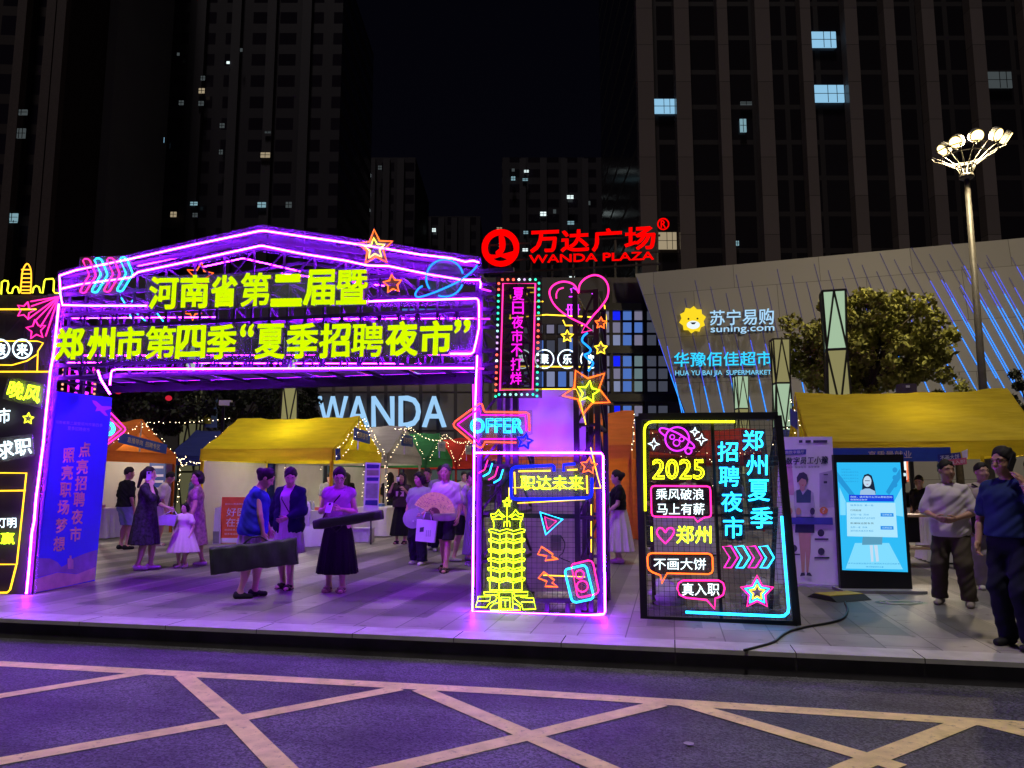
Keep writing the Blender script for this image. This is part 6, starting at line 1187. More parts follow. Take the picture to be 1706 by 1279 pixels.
def person(label, foot, H, face, wear, hair='short', sk='a', lean=0.0, head=(0, 0), L=None, R=None, feet=None, build=1.0, h=.013, shoes=('shoe', (.5, .5, .5)), hairm=None, group=None, sit=False):
    """local frame: x = the person's right, y = forward, z = up, metres for a 1.70 m body; L/R = (elbow, wrist) offsets from the shoulder"""
    global NP; NP += 1; s_ = H / 1.70; S = skin(sk); b = build
    pel = V([0, 0, .92]); ln = -lean
    T = lambda p: rotx(p, pel, ln)
    fl, fr = feet or ((-.10, 0.0), (.10, 0.0))
    yaw, pit = head; neck = T((0, .0, 1.42)); cy_, sy_ = math.cos(yaw), math.sin(yaw); cp_, sp_ = math.cos(pit - 0), math.sin(pit - 0)
    Rz = V([[cy_, -sy_, 0], [sy_, cy_, 0], [0, 0, 1]]); Rx = V([[1, 0, 0], [0, cp_, sp_], [0, -sp_, cp_]]); HR = Rz @ Rx    # pitch > 0 looks down
    Hp = lambda p: neck + V([0, .02 * math.sin(lean) * 2, 0]) + HR @ (V(p, float) - V([0, 0, 1.44])) + V([0, 0, .02])
    sh = {-1: T((-.168 * b ** .5, -.005, 1.352)), 1: T((.168 * b ** .5, -.005, 1.352))}
    arm = {}
    for sg, spec in ((-1, L), (1, R)):
        e, w = spec or ((sg * .045, -.02, -.27), (sg * .05, .05, -.50)); e = sh[sg] + V(e); w = sh[sg] + V(w)
        d = e - sh[sg]; e = sh[sg] + d / np.linalg.norm(d) * .28; d = w - e; w = e + d / np.linalg.norm(d) * .245; arm[sg] = (e, w)
    knee = {}; ank = {}
    for sg, f in ((-1, fl), (1, fr)):
        a = V([f[0], f[1], .085 + (f[2] if len(f) > 2 else 0)]); hip = V([sg * .092, 0, .87]); mid = (a + hip) / 2; span = np.linalg.norm(a - hip); bow = math.sqrt(max(0, .40 ** 2 - (span / 2) ** 2)); knee[sg] = mid + V([0, min(bow, .3) + .01, .02]); ank[sg] = a
    def torso(F, e=0.0):
        F.cone(T((0, 0, .90)), T((0, 0, 1.06)), .112 * b + e, .098 * b + e, .04, 1.38); F.cone(T((0, .005, 1.06)), T((0, .012, 1.27)), .098 * b + e, .112 * b + e, .05, 1.38)
        F.cone(T((0, .005, 1.27)), T((0, -.01, 1.365)), .110 * b + e, .060 * b + e * .6, .04, 1.40)
        for sg in (-1, 1): F.cone(T((sg * .045, -.012, 1.405)), sh[sg], .036 + e * .45, .047 + e * .6, .04); F.ell(T((sg * .075, -.035, .885)), (.09 * b + e, .10 * b + e, .10 + e), .04)
    pts = [Hp((0, 0, 1.76)), *arm[-1], *arm[1], V([*fl[:2], 0]), V([*fr[:2], 0]), *knee.values()]
    lo = np.min(pts, 0) - .26; hi = np.max(pts, 0) + .26; lo[2] = -.03; hi[2] = Hp((0, 0, 1.72))[2] + .06
    lo = np.minimum(lo, (-.34, -.3, -.03)); hi = np.maximum(hi, (.34, .34, 1.5))
    # body
    B = Fld(lo, hi, h / s_); torso(B)
    B.cone(T((0, -.005, 1.37)), Hp((0, .0, 1.53)), .056, .052, .03)
    for sg in (-1, 1):
        hip = V([sg * .092, 0, .87]); k, a = knee[sg], ank[sg]; B.cone(hip, k, .088 * b, .056, .05); B.cone(k, a, .053, .036, .02); B.ell(k * .62 + a * .38 + V([0, -.025, 0]), (.048, .05, .12), .03)
        z0 = a[2] - .055; B.cone(a + V([0, -.035, -.05]), a + V([sg * .015, .13, -.06]), .032, .026, .03, 1.25); B.cone(a, a + V([0, .05, -.05]), .036, .03, .03)
        e, w = arm[sg]; B.cone(sh[sg], e, .047 * b ** .5, .037, .025); B.cone(e, w, .037, .026, .015); B.cone(e * .65 + w * .35, e * .6 + w * .4, .036, .034, .02)
    vs, f = B.mesh(); body = MB(); body.add(vs * s_, f, S, True)
    # head, at a finer pitch
    hc = Hp((0, .02, 1.585)); Hd = Fld(hc - .2, hc + .2, min(h, .0075) / s_)
    Hd.ell(Hp((0, .005, 1.60)), (.076, .092, .100), .02, HR); Hd.ell(Hp((0, .03, 1.545)), (.062, .072, .078), .03, HR); Hd.ell(Hp((0, .065, 1.495)), (.032, .03, .026), .03, HR); Hd.cone(neck - V([0, 0, .02]), Hp((0, .0, 1.53)), .054, .05, .03)
    Hd.cone(Hp((0, .093, 1.592)), Hp((0, .116, 1.558)), .008, .014, .012)
    for sg in (-1, 1):
        Hd.ell(Hp((sg * .079, .0, 1.573)), (.011, .022, .032), .01, HR); Hd.ell(Hp((sg * .036, .07, 1.548)), (.026, .024, .022), .02, HR); Hd.cone(Hp((sg * .013, .092, 1.612)), Hp((sg * .05, .078, 1.612)), .010, .009, .012)
    Hd.cone(Hp((-.022, .090, 1.523)), Hp((.022, .090, 1.523)), .008, .008, .01); Hd.cut(neck - V([0, 0, .035]), (0, 0, -1))
    vs, f = Hd.mesh(); body.add(vs * s_, f, S, True)
    # hands with five fingers
    for sg in (-1, 1):
        e, w = arm[sg]; d = (w - e) / np.linalg.norm(w - e); side = V([-sg * 1., 0, 0]) - d * (-sg * d[0]); side = side / max(np.linalg.norm(side), 1e-6) if np.linalg.norm(side) > .25 else V([0, 0, -1.]) - d * (-d[2]); n = side / np.linalg.norm(side)
        t = np.cross(n, d); t /= np.linalg.norm(t)
        if t[1] < 0 and abs(t[1]) > .2 or (abs(t[1]) <= .2 and t[2] < 0): t = -t
        Fh = Fld(w - .17, w + d * .05 + .17, .0048 / s_ if h < .0125 else .006 / s_); Fh.cone(w - d * .03, w + d * .01, .027, .025, .01); Fh.cone(w + d * .02 + t * .014, w + d * .075 + t * .016, .018, .017, .012); Fh.cone(w + d * .02 - t * .014, w + d * .072 - t * .018, .018, .016, .012)
        for q, (o, l) in enumerate(((.029, .066), (.010, .074), (-.010, .068), (-.028, .052))):
            p0 = w + d * .08 + t * o; p1 = p0 + (d * .86 + n * .45) * l * .5; p2 = p1 + (d * .55 + n * .83) * l * .5; Fh.cone(p0 - d * .01, p1, .0095, .0088, .004); Fh.cone(p1, p2, .0088, .0075, .003)
        p0 = w + d * .025 + t * .03; p1 = p0 + d * .035 + t * .022 + n * .012; Fh.cone(p0, p1, .012, .010, .008); Fh.cone(p1, p1 + d * .028 + t * .004 + n * .012, .010, .0085, .004)
        vs, f = Fh.mesh(); body.add(vs * s_, f, S, True)
    root = thing('person', label, 'person', (0, 0, 0), group); bo = obj('body', body, root)
    # face details
    for sg in (-1, 1):
        obj('eye', MB().ball(Hp((sg * .031, .0865, 1.590)) * s_, V([.014, .008, .0065]) * s_, EYE, 8, 5), root)
        obj('eyebrow', MB().tube([Hp(p) * s_ for p in ((sg * .014, .099, 1.612), (sg * .032, .096, 1.617), (sg * .05, .082, 1.611))], .0042 * s_, HAIR, n=4), root)
    obj('mouth', MB().tube([Hp(p) * s_ for p in ((-.021, .093, 1.523), (0, .101, 1.5225), (.021, .093, 1.523))], .0052 * s_, LIP, n=5), root)
    # hair
    hm = hairm or HAIR; F = Fld(hc - V([.24, .3, .5 if hair in ('long', 'pony') else .26]), hc + V([.24, .24, .24]), max(h, .009) / s_)
    F.ell(Hp((0, -.004, 1.618)), (.087, .102, .107), .02, HR)
    if hair in ('bob', 'perm'): F.ell(Hp((0, -.03, 1.56)), (.105, .095, .12), .03, HR)
    fz = {'short': 1.622, 'bald': 1.66}.get(hair, 1.63)
    nf = HR @ V([0, 1., -.45]); nf = nf / np.linalg.norm(nf); F.cut(Hp((0, .072, fz + .010)), nf, .0055)         # hairline over the forehead
    if hair in ('short', 'bald'): F.cut(Hp((0, .0, 1.575)), HR @ (V([0, .75, -1]) / 1.25)); 
    F.crumple(.0042, 55, NP)
    if hair in ('bob', 'perm'): F.cut(Hp((0, 0, 1.475)), HR @ V([0, 0, -1.])); F.cut(Hp((0, .045, 1.55)), HR @ (V([0, 1., -.25]) / 1.03)) if hair == 'bob' else F.cut(Hp((0, .05, 1.55)), HR @ V([0, 1., 0])); F.cone(Hp((-.07, .05, 1.655)), Hp((.07, .05, 1.655)), .03, .03, .02)
    if hair == 'bun': F.ell(Hp((0, -.115, 1.61)), (.055, .05, .05), .02, HR)
    if hair in ('bun', 'pony'): F.ell(Hp((0, -.045, 1.585)), (.082, .07, .085), .03, HR)
    if hair == 'pony': F.cone(Hp((0, -.11, 1.6)), Hp((0, -.15, 1.36)), .04, .022, .03)
    if hair == 'long':
        for sg in (-1, 1): F.cone(Hp((sg * .075, .0, 1.60)), T((sg * .085, .05, 1.27)), .034, .03, .03)
        F.cone(Hp((0, -.06, 1.6)), T((0, -.11, 1.22)), .085, .07, .03, 1.2)
    vs, f = F.mesh(); obj('hair', MB().add(vs * s_, f, hm, True), root)
    # clothes
    hh = h
    for kind, m, *o in wear:
        F = Fld(lo, hi, hh / s_)
        if kind in ('top', 'dress', 'vest', 'cardigan'):
            hem, sl_, loose = o[0], o[1], o[2] if len(o) > 2 else .0
            torso(F, .016 + loose * .4)
            if hem < 1.0: F.cone(T((0, .0, 1.18)), T((0, .01, max(hem, .86) + .02)), .118 * b + loose, .128 * b + loose * 1.3, .04, 1.34)
            for sg in (-1, 1):
                e, w = arm[sg]
                if sl_ > 0:
                    q = sh[sg] * (1 - min(sl_, 1)) + e * min(sl_, 1); r1 = .060 + loose * .55; F.cone(sh[sg], q, .056 + loose * .15, r1, .03)
                    if sl_ > 1: F.cone(e, e * (2 - sl_) + w * (sl_ - 1), r1 - .006, .042, .02)
            if kind == 'dress': F.skirt((0, 0), T((0, 0, 1.05))[2], o[3], .125 * b + loose * .5, o[4], pleat=.014, n=9, k=.03, power=.8)
            else: F.crumple(.0036, 27, NP); F.crumple(.003, 47, NP * 2.0)
            if kind != 'dress': F.cut(T((0, 0, hem)), T((0, 0, 0)) - T((0, 0, 1.0)))
            F.cut(T((0, .03, 1.437)), V([0, .32, .95])) if kind != 'vest' else (F.cut(T((0, .06, 1.40)), V([0, .5, .86])))
            if sl_ > 0:
                pass
            if kind == 'cardigan':
                sl, X, Y, Z = F.sub(lo, hi); F.D[sl] = np.maximum(F.D[sl], (.075 - np.abs(X)) * (Y > .0) - 1.0 * (Y <= .0))
        elif kind in ('trousers', 'shorts'):
            top, bot, wd = o[0], o[1], o[2] if len(o) > 2 else 0
            F.cone((0, -.005, .88), (0, 0, 1.0), .122 * b + wd * .3, .110 * b, .04, 1.36)
            for sg in (-1, 1):
                hip = V([sg * .094, 0, .87]); k, a = knee[sg], ank[sg]; F.ell((sg * .075, -.035, .885), (.10 * b, .112 * b, .11), .04); F.cone(hip, k, .102 * b + wd * .4, .074 + wd, .04); F.cone(k, a + V([0, -.005, .0]), .074 + wd, .062 + wd * 1.2, .03)
            F.crumple(.0055, 19, NP); F.crumple(.003, 41, NP); F.cut((0, 0, top), (0, 0, 1.)); F.cut((0, 0, bot), (0, 0, -1.))
        elif kind == 'skirt':
            top, bot, rb, pl_ = o[0], o[1], o[2], o[3] if len(o) > 3 else .012
            F.skirt((0, -.01), top, bot, .122 * b, rb, pleat=pl_, n=11, power=.75, sway=o[4] if len(o) > 4 else (0, 0))
        vs, f = F.mesh()
        if len(f): obj({'top': 'shirt', 'vest': 'sleeveless_top', 'cardigan': 'cardigan', 'dress': 'dress'}.get(kind, kind), MB().add(vs * s_, f, m, True), root)
    if shoes:
        kind, col = shoes; sm = cloth_m('shoe %d %d %d' % tuple(int(c * 99) for c in col), col, rough=.6)
        for sg in (-1, 1):
            a = ank[sg]; F = Fld(a - V([.12, .14, .12]), a + V([.12, .26, .1]), .008 / s_ if h < .0125 else .01 / s_)
            if kind == 'sandal': F.cone(a + V([0, -.045, -.072]), a + V([sg * .012, .135, -.074]), .014, .014, 0, 2.9); F.cone(a + V([-.05, .085, -.06]), a + V([.05, .085, -.06]), .022, .022, .01); F.cone(a + V([-.045, .04, -.03]), a + V([.045, .04, -.03]), .02, .02, .01); F.cone(a + V([0, .045, -.028]), a + V([0, .085, -.045]), .03, .038, .01)
            else:
                F.cone(a + V([0, -.04, -.045]), a + V([sg * .014, .135, -.056]), .042, .034, .03, 1.15); F.cone(a + V([0, -.03, -.02]), a + V([0, .04, -.04]), .042, .036, .02)
            F.cut(a - V([0, 0, .084]), (0, 0, -1.)); 
            if kind == 'shoe': F.cut(a + V([0, 0, .012]), (0, 0, 1.))
            vs, f = F.mesh(); o_ = obj('shoe', MB().add(vs * s_, f, sm, True), root)
    root.location = (float(foot[0]), float(foot[1]), 0); root.rotation_euler = (0, 0, face); ORG[root.name] = V([0., 0, 0])
    root['_s'] = s_
    def Wp(p):                             # local 1.70 m-body point -> world
        c, q = math.cos(face), math.sin(face); p = V(p) * s_; return V([foot[0] + p[0] * c - p[1] * q, foot[1] + p[0] * q + p[1] * c, p[2]])
    return dict(root=root, W=Wp, arm=arm, sh=sh, H=Hp, T=T, s=s_, ank=ank, dirv=lambda v: V([v[0] * math.cos(face) - v[1] * math.sin(face), v[0] * math.sin(face) + v[1] * math.cos(face), v[2]]))
def part(p, name, fn):                     # a child built in the person's own frame
    b = MB(); fn(b); b.v = [tuple(V(q) * p['s']) for q in b.v]; return obj(name, b, p['root'])
def held(name, label, cat, p, fn, group=None):
    """a separate thing built in world space near a person"""
    b = MB(); org = fn(b); t = thing(name, label, cat, org); return t, b
def FP(x, y): return G(x, y)[:2]
DEG = math.radians
# --- right foreground
navy = cloth_m('navy polo', (.022, .04, .12)); dnav = cloth_m('dark navy trousers', (.012, .014, .028)); white = cloth_m('white tee', (.68, .62, .64), .05)
p1 = person('man in navy polo and dark trousers on the phone at the right edge', FP(1700, 1078), 1.74, DEG(118), [('trousers', dnav, 1.02, .05, .014), ('top', navy, .93, .75, .016)], 'short', 'b', head=(DEG(-12), DEG(6)), L=((-.13, .16, -.17), (.04, .09, .16)), R=((.10, -.02, -.27), (.07, .10, -.50)), feet=((-.12, .05), (.11, -.03)), build=1.03, h=.0095, shoes=('shoe', (.02, .02, .022)))
def glasses(b, p=p1):
    for sg in (-1, 1): b.tube([p['H']((sg * .033 + .021 * math.cos(a), .102, 1.59 + .016 * math.sin(a))) for a in np.linspace(0, 5.6, 10)], .0022, BLACK, True, n=4); b.tube([p['H']((sg * .054, .102, 1.594)), p['H']((sg * .08, .0, 1.594))], .002, BLACK, n=4)
part(p1, 'glasses', glasses)
def belt(b): b.tube([(.17 * math.cos(a) * 1.0, .135 * math.sin(a), .955) for a in np.linspace(0, 6, 24)], .018, pbr('belt leather', (.015, .012, .01), .4), True)
part(p1, 'belt', belt)
part(p1, 'watch', lambda b: b.tube([p1['arm'][-1][1] * .93 + p1['arm'][-1][0] * .07 + V([.03 * math.cos(a), .03 * math.sin(a), .0]) for a in np.linspace(0, 6, 12)], .006, pbr('steel watch', (.6, .6, .6), .3, .8), True))
ph = p1['W'](p1['H']((-.098, .03, 1.565))); t = thing('phone', 'phone held to the ear of the man in the navy polo', 'phone', ph); ax = [p1['dirv']((0, .8, .6)), p1['dirv']((1, 0, 0)), p1['dirv']((0, -.6, .8))]
obj('phone_body', MB().box(ph, (.07, .012, .145), BLACK, ax), t); obj('phone_screen', MB().box(ph + p1['dirv']((.0075, 0, 0)), (.062, .003, .13), pbr('dark phone glass', (.01, .01, .012), .15), ax), t)
khaki = cloth_m('olive brown trousers', (.085, .07, .05))
p2 = person('man in white tee and baggy olive trousers with clasped hands, beside the screen', FP(1592, 1008), 1.68, DEG(143), [('trousers', khaki, 1.0, .07, .02), ('top', white, .80, .85, .026)], 'short', 'b', head=(DEG(38), 0), L=((-.10, .02, -.26), (.10, .20, -.34)), R=((.10, .02, -.26), (-.08, .21, -.33)), feet=((-.16, .06), (.16, -.02)), h=.0105, shoes=('shoe', (.28, .24, .22)))
p3 = person('person in beige tee, partly hidden behind the man in the white tee', FP(1650, 982), 1.68, DEG(160), [('trousers', cloth_m('pale grey trousers', (.36, .33, .31)), 1.02, .06, .03), ('top', cloth_m('beige tee', (.44, .38, .33)), .86, .8, .03)], 'short', 'a', head=(DEG(20), 0), h=.013, shoes=('shoe', (.5, .48, .47)))
t = thing('shoulder_bag', 'black shoulder bag at the side of the person in the beige tee', 'bag', p3['W']((-.2, .12, .95))); bp_ = cloth_m('black bag cloth', (.012, .012, .014)); c = p3['W']((-.02, .2, .9))
obj('bag_body', MB().prism([c + V([x * .19, 0, z * .16]) for x, z in ((-1, -.8), (-.8, -1), (.8, -1), (1, -.8), (1.05, .7), (.9, 1), (-.9, 1), (-1.05, .7))], V([0, .1, 0]), bp_), t); obj('strap', MB().tube([c + V([-.15, .05, .15]), p3['W']((-.12, .13, 1.25)), p3['W']((.14, .06, 1.42))], .012, bp_, n=5), t)
p4 = person('dark-haired person in a black top at the extreme right edge', FP(1740, 1010), 1.72, DEG(150), [('trousers', dnav, 1.02, .05, .02), ('top', cloth_m('black tee', (.012, .012, .014)), .88, .8, .02)], 'short', 'b', h=.014, shoes=('shoe', (.02, .02, .02)))
# --- women under the arch
blue = cloth_m('cobalt ruffled top', (.03, .04, .40), .3, 9); lav = cloth_m('lavender skirt', (.52, .42, .58)); black = cloth_m('black skirt', (.010, .010, .012))
p5 = person('woman in cobalt blue ruffled top looking down under the arch', FP(416, 995), 1.62, DEG(-75), [('skirt', lav, 1.0, .50, .20, .016), ('vest', blue, .80, .0, .05)], 'bun', 'a', lean=DEG(7), head=(DEG(-5), DEG(34)), L=((-.05, .07, -.27), (-.0, .16, -.50)), R=((.05, .05, -.28), (.04, .10, -.52)), feet=((-.09, .05), (.09, -.12)), h=.0115, shoes=('shoe', (.02, .02, .025)))
p6 = person('woman in white dress and navy cardigan, just behind the woman in cobalt blue', FP(478, 981), 1.63, DEG(165), [('dress', cloth_m('white lilac dress', (.66, .52, .68), .04), 1.0, 0, .01, .50, .19), ('cardigan', cloth_m('navy cardigan', (.012, .016, .06)), .74, 1.85, .035)], 'pony', 'c', head=(DEG(28), DEG(28)), L=((-.06, .06, -.26), (.04, .22, -.34)), R=((.10, -.02, -.27), (.12, .04, -.52)), feet=((-.08, .06), (.10, -.06)), h=.0115, shoes=('sandal', (.03, .025, .02)))
part(p6, 'bag_strap', lambda b: b.tube([(.10, .02, 1.43), (.03, .17, 1.25), (-.10, .19, 1.08), (-.2, .14, .98)], .009, BLACK, n=5))
mag = cloth_m('plum sleeveless knit top', (.50, .22, .48))
p7 = person('woman in a plum sleeveless top and long black skirt looking at her phone', FP(560, 986), 1.63, DEG(172), [('skirt', black, 1.02, .25, .235, .012), ('vest', mag, .98, .12, .018)], 'bun', 'c', head=(DEG(22), DEG(26)), L=((-.08, .02, -.27), (.06, .21, -.23)), R=((.08, .02, -.27), (-.04, .22, -.24)), feet=((-.10, .03), (.11, -.02)), h=.0115, shoes=('sandal', (.35, .2, .2)))
part(p7, 'glasses', lambda b: [b.tube([p7['H']((sg * .033 + .022 * math.cos(a), .102, 1.588 + .017 * math.sin(a))) for a in np.linspace(0, 5.6, 10)], .0025, BLACK, True, n=4) for sg in (-1, 1)])
part(p7, 'bag_strap', lambda b: b.tube([(-.13, .0, 1.43), (-.05, .16, 1.28), (.10, .17, 1.1), (.19, .10, .98)], .009, BLACK, n=5))
ph = p7['W'](p7['arm'][-1][1] * .5 + p7['arm'][1][1] * .5 + V([.0, .11, .03])); t = thing('phone', 'pale phone held in both hands by the woman in the plum top', 'phone', ph); ax = [p7['dirv']((1, 0, 0)), p7['dirv']((0, .8, .6)), p7['dirv']((0, -.6, .8))]
obj('phone_body', MB().box(ph, (.078, .012, .155), WHITEP, ax), t); obj('camera_lens', MB().box(ph + ax[1] * .008 + ax[2] * .05, (.03, .006, .03), BLACK, ax), t)
# long bags carried by the women
gb = pbr('dull green nylon', (.026, .042, .022), .55, var=.25, scale=7, bump=.35)
a_, b_ = at(350, 935, 9.0), at(496, 917, 9.3); dd = b_ - a_; L_ = np.linalg.norm(dd); dd /= L_; nn = np.cross(dd, UP); nn /= np.linalg.norm(nn); vv = np.cross(nn, dd)
t = thing('folded_canopy_bag', 'long dull green nylon bag carried low by the woman in cobalt blue', 'bag', (a_ + b_) / 2); vs = []; N_ = 22
for i in range(N_ + 1):
    f = i / N_; e_ = .9 + .1 * min(1, min(f, 1 - f) * 9); hh_ = (.158 + .003 * math.sin(f * 21) + .003 * math.sin(f * 43)) * (1 - .07 * math.exp(-((f - .52) / .07) ** 2)); ww = .055 * e_
    for j in range(12):
        an = 2 * math.pi * j / 12; x, z = np.sign(math.cos(an)) * abs(math.cos(an)) ** .4, np.sign(math.sin(an)) * abs(math.sin(an)) ** .4
        vs.append(a_ + dd * L_ * f + nn * ww * x + vv * hh_ * z + nn * (.012 * math.sin(f * 30 + j * 1.7)))
fs = [(i * 12 + j, i * 12 + (j + 1) % 12, (i + 1) * 12 + (j + 1) % 12, (i + 1) * 12 + j) for i in range(N_) for j in range(12)] + [tuple(range(11, -1, -1)), tuple(range(N_ * 12, N_ * 12 + 12))]
obj('bag_body', MB().add(vs, fs, gb, True), t); hd = p5['W'](p5['arm'][-1][1]); hm_ = a_ + dd * L_ * .52 + vv * .15
obj('handle', MB().tube([hm_ - dd * .14, hm_ - dd * .05 + UP * .07, hm_ + dd * .05 + UP * .07, hm_ + dd * .14], .012, gb, n=6), t)
for f in (.02, .98): obj('end_seam', MB().tube([a_ + dd * L_ * f + nn * .05 * math.cos(an) + vv * .15 * math.sin(an) for an in np.linspace(0, 6, 12)], .012, gb, True, n=5), t)
a_, b_ = at(524, 874, 9.35), at(637, 857, 9.15); dd = b_ - a_; L_ = np.linalg.norm(dd); dd /= L_; nn = np.cross(dd, UP); nn /= np.linalg.norm(nn); vv = np.cross(nn, dd); bk = pbr('black nylon case', (.012, .012, .018), .5, var=.2, scale=9, bump=.2)
t = thing('long_black_case', 'long narrow black case held across the body of the woman in the black skirt', 'case', (a_ + b_) / 2); vs = []
for i in range(9):
    f = i / 8; e_ = 1 if 0 < i < 8 else .85
    for j in range(8):
        an = 2 * math.pi * (j + .5) / 8; x, z = np.sign(math.cos(an)) * abs(math.cos(an)) ** .5, np.sign(math.sin(an)) * abs(math.sin(an)) ** .5; vs.append(a_ + dd * L_ * f + nn * .055 * x * e_ + vv * (.062 + .006 * math.sin(f * 14)) * z * e_)
obj('case_body', MB().add(vs, [(i * 8 + j, i * 8 + (j + 1) % 8, (i + 1) * 8 + (j + 1) % 8, (i + 1) * 8 + j) for i in range(8) for j in range(8)] + [tuple(range(7, -1, -1)), tuple(range(64, 72))], bk, True), t)
m_ = a_ + dd * L_ * .25 - vv * .06; obj('strap', MB().tube([m_, m_ - vv * .06 + dd * .05, m_ - vv * .02 + dd * .12, p7['W']((-.19, .1, 1.05))], .01, bk, n=5), t); 
# --- left group
lace = pbr('dark floral dress', (.03, .022, .045), .8, var=.75, scale=22)
p8 = person('woman in a dark floral midi dress on the phone at the left', FP(238, 949), 1.66, DEG(-82), [('dress', lace, 1.0, .95, .022, .42, .235)], 'pony', 'c', head=(0, DEG(4)), L=((-.06, .10, -.25), (-.01, .26, -.32)), R=((.10, .19, -.17), (-.03, .09, .14)), feet=((-.08, .09), (.08, -.06)), build=1.08, h=.013, shoes=('shoe', (.62, .58, .55)))
ph = p8['W'](p8['H']((.1, .03, 1.565))); t = thing('phone', 'phone at the ear of the woman in the dark floral dress', 'phone', ph); obj('phone_body', MB().box(ph, (.02, .07, .14), pbr('pale phone', (.5, .5, .6), .3), [p8['dirv']((1, 0, 0)), p8['dirv']((0, 1, 0)), UP]), t); obj('camera_lens', MB().box(ph + p8['dirv']((.012, 0, 0)) + UP * .045, (.006, .03, .03), BLACK, [p8['dirv']((1, 0, 0)), p8['dirv']((0, 1, 0)), UP]), t)
c = p8['W']((-.05, .36, .82)); t = thing('lilac_handbag', 'lilac handbag dangling from the hand of the woman in the floral dress', 'handbag', c); lm = pbr('lilac leather', (.55, .40, .75), .4); fw = p8['dirv']((0, 1, 0)); sd_ = p8['dirv']((1, 0, 0))
obj('bag_body', MB().prism([c + fw * x + UP * z for x, z in ((-.15, .06), (-.13, -.08), (.1, -.1), (.14, .07), (0, .09))], sd_ * .08, lm), t); obj('strap', MB().tube([c + fw * -.13 + UP * .06, p8['W'](p8['arm'][-1][1] + V([0, .08, -.02])), c + fw * .13 + UP * .07], .008, WHITEP, n=5), t)
p9 = person('man in black tee and light blue shorts standing behind the woman in the floral dress', FP(205, 915), 1.72, DEG(-30), [('shorts', cloth_m('light blue shorts', (.30, .42, .52)), 1.0, .5, .03), ('top', cloth_m('black tee', (.012, .012, .014)), .88, .8, .02)], 'short', 'b', head=(DEG(-25), DEG(8)), h=.014, shoes=('shoe', (.02, .02, .025)))
p10 = person('person in cream tee and shorts bending over under the orange tent', FP(262, 909), 1.66, DEG(-70), [('shorts', cloth_m('cream shorts', (.55, .48, .45)), 1.0, .46, .03), ('top', cloth_m('cream tee', (.58, .50, .47)), .86, .8, .025)], 'short', 'b', lean=DEG(12), head=(0, DEG(30)), h=.014, shoes=('sandal', (.5, .45, .42)))
mauv = pbr('mauve patterned dress', (.33, .15, .24), .8, var=.4, scale=18)
p11 = person('short-haired woman in a mauve patterned dress walking with the girl', FP(322, 943), 1.60, DEG(105), [('dress', mauv, 1.0, .45, .014, .38, .22)], 'bob', 'a', head=(DEG(35), 0), L=((-.08, .0, -.27), (-.10, .06, -.5)), R=((.06, .02, -.27), (.05, .12, -.5)), feet=((-.09, .16), (.09, -.14)), h=.013, shoes=('shoe', (.6, .55, .55)))
c = p11['W']((-.17, .06, .84)); t = thing('water_jug', 'pale pink drink bottle carried by the woman in mauve', 'bottle', c); obj('bottle_body', MB().lathe(c - UP * .16, [(.05, 0), (.055, .03), (.055, .18), (.03, .22)], pbr('pale pink plastic', (.72, .5, .52), .4), 14), t); obj('bottle_cap', MB().lathe(c + UP * .06, [(.032, 0), (.032, .04)], WHITEP, 12), t)
p12 = person('little girl in a pink frilly dress standing by the woman in mauve', FP(303, 946), 1.06, DEG(168), [('dress', cloth_m('pink child dress', (.78, .60, .68), .06), 1.0, .5, .05, .42, .36)], 'perm', 'c', head=(DEG(-8), DEG(-3)), L=((-.10, .0, -.26), (-.08, .08, -.48)), R=((.10, .0, -.26), (.06, .12, -.46)), h=.0085, build=1.12, shoes=('shoe', (.5, .40, .40)))
# --- centre right group
shirt = cloth_m('pale mauve polo', (.56, .46, .50), .06)
p13 = person('older man in a pale polo and dark shorts walking with an open paper fan', FP(742, 951), 1.70, DEG(163), [('shorts', cloth_m('black shorts', (.012, .012, .016)), 1.0, .5, .02), ('top', shirt, .80, .8, .03)], 'bald', 'b', head=(DEG(-5), DEG(5)), L=((-.08, .0, -.27), (-.07, .08, -.5)), R=((.10, .02, -.26), (.02, .20, -.36)), feet=((-.08, .20), (.10, -.20)), h=.012, shoes=('sandal', (.05, .035, .03)), hairm=pbr('grey hair', (.07, .065, .065), .6, var=.4, scale=40))
c = p13['W'](p13['arm'][1][1] + V([-.08, .06, -.06])); t = thing('paper_fan', 'large open pale yellow paper fan held by the older man', 'fan', c); fy = pbr('pale yellow fan paper', (.80, .90, .22), .7, var=.12, scale=14); PF = lambda a, r, o=0: c + V([math.cos(a), 0, math.sin(a)]) * r + V([0, -.008 + o + .006 * (int(round(a * 14)) % 2), 0])
A_ = np.linspace(.02, 2.72, 40); b = MB(); vs = [PF(a, .1) for a in A_] + [PF(a, .34) for a in A_]; b.add(vs, [(i, i + 1, 41 + i, 40 + i) for i in range(39)], fy); obj('fan_paper', b, t)
b = MB(); vs = [PF(a, .0) for a in A_] + [PF(a, .10, -.002) for a in A_]; b.add(vs, [(i, i + 1, 41 + i, 40 + i) for i in range(39)], pbr('fan ribs wood', (.18, .08, .07), .5)); obj('fan_ribs', b, t)
b = MB()
for k in range(26): a = .12 + 2.5 * ((k * 7) % 26) / 26; r_ = .15 + .028 * (k % 6); b.tube([PF(a, r_, -.006), PF(a + .16, r_ + .004, -.006)], .0035, pbr('fan ink', (.35, .27, .12), .7), n=4)
obj('fan_writing', b, t)
c = p13['W'](p13['arm'][1][1] + V([.05, .05, -.30])); t = thing('paper_bag', 'white carrier bag with dark print hanging from the older man hand', 'bag', c); wb = pbr('white bag plastic', (.72, .70, .78), .5, var=.05)
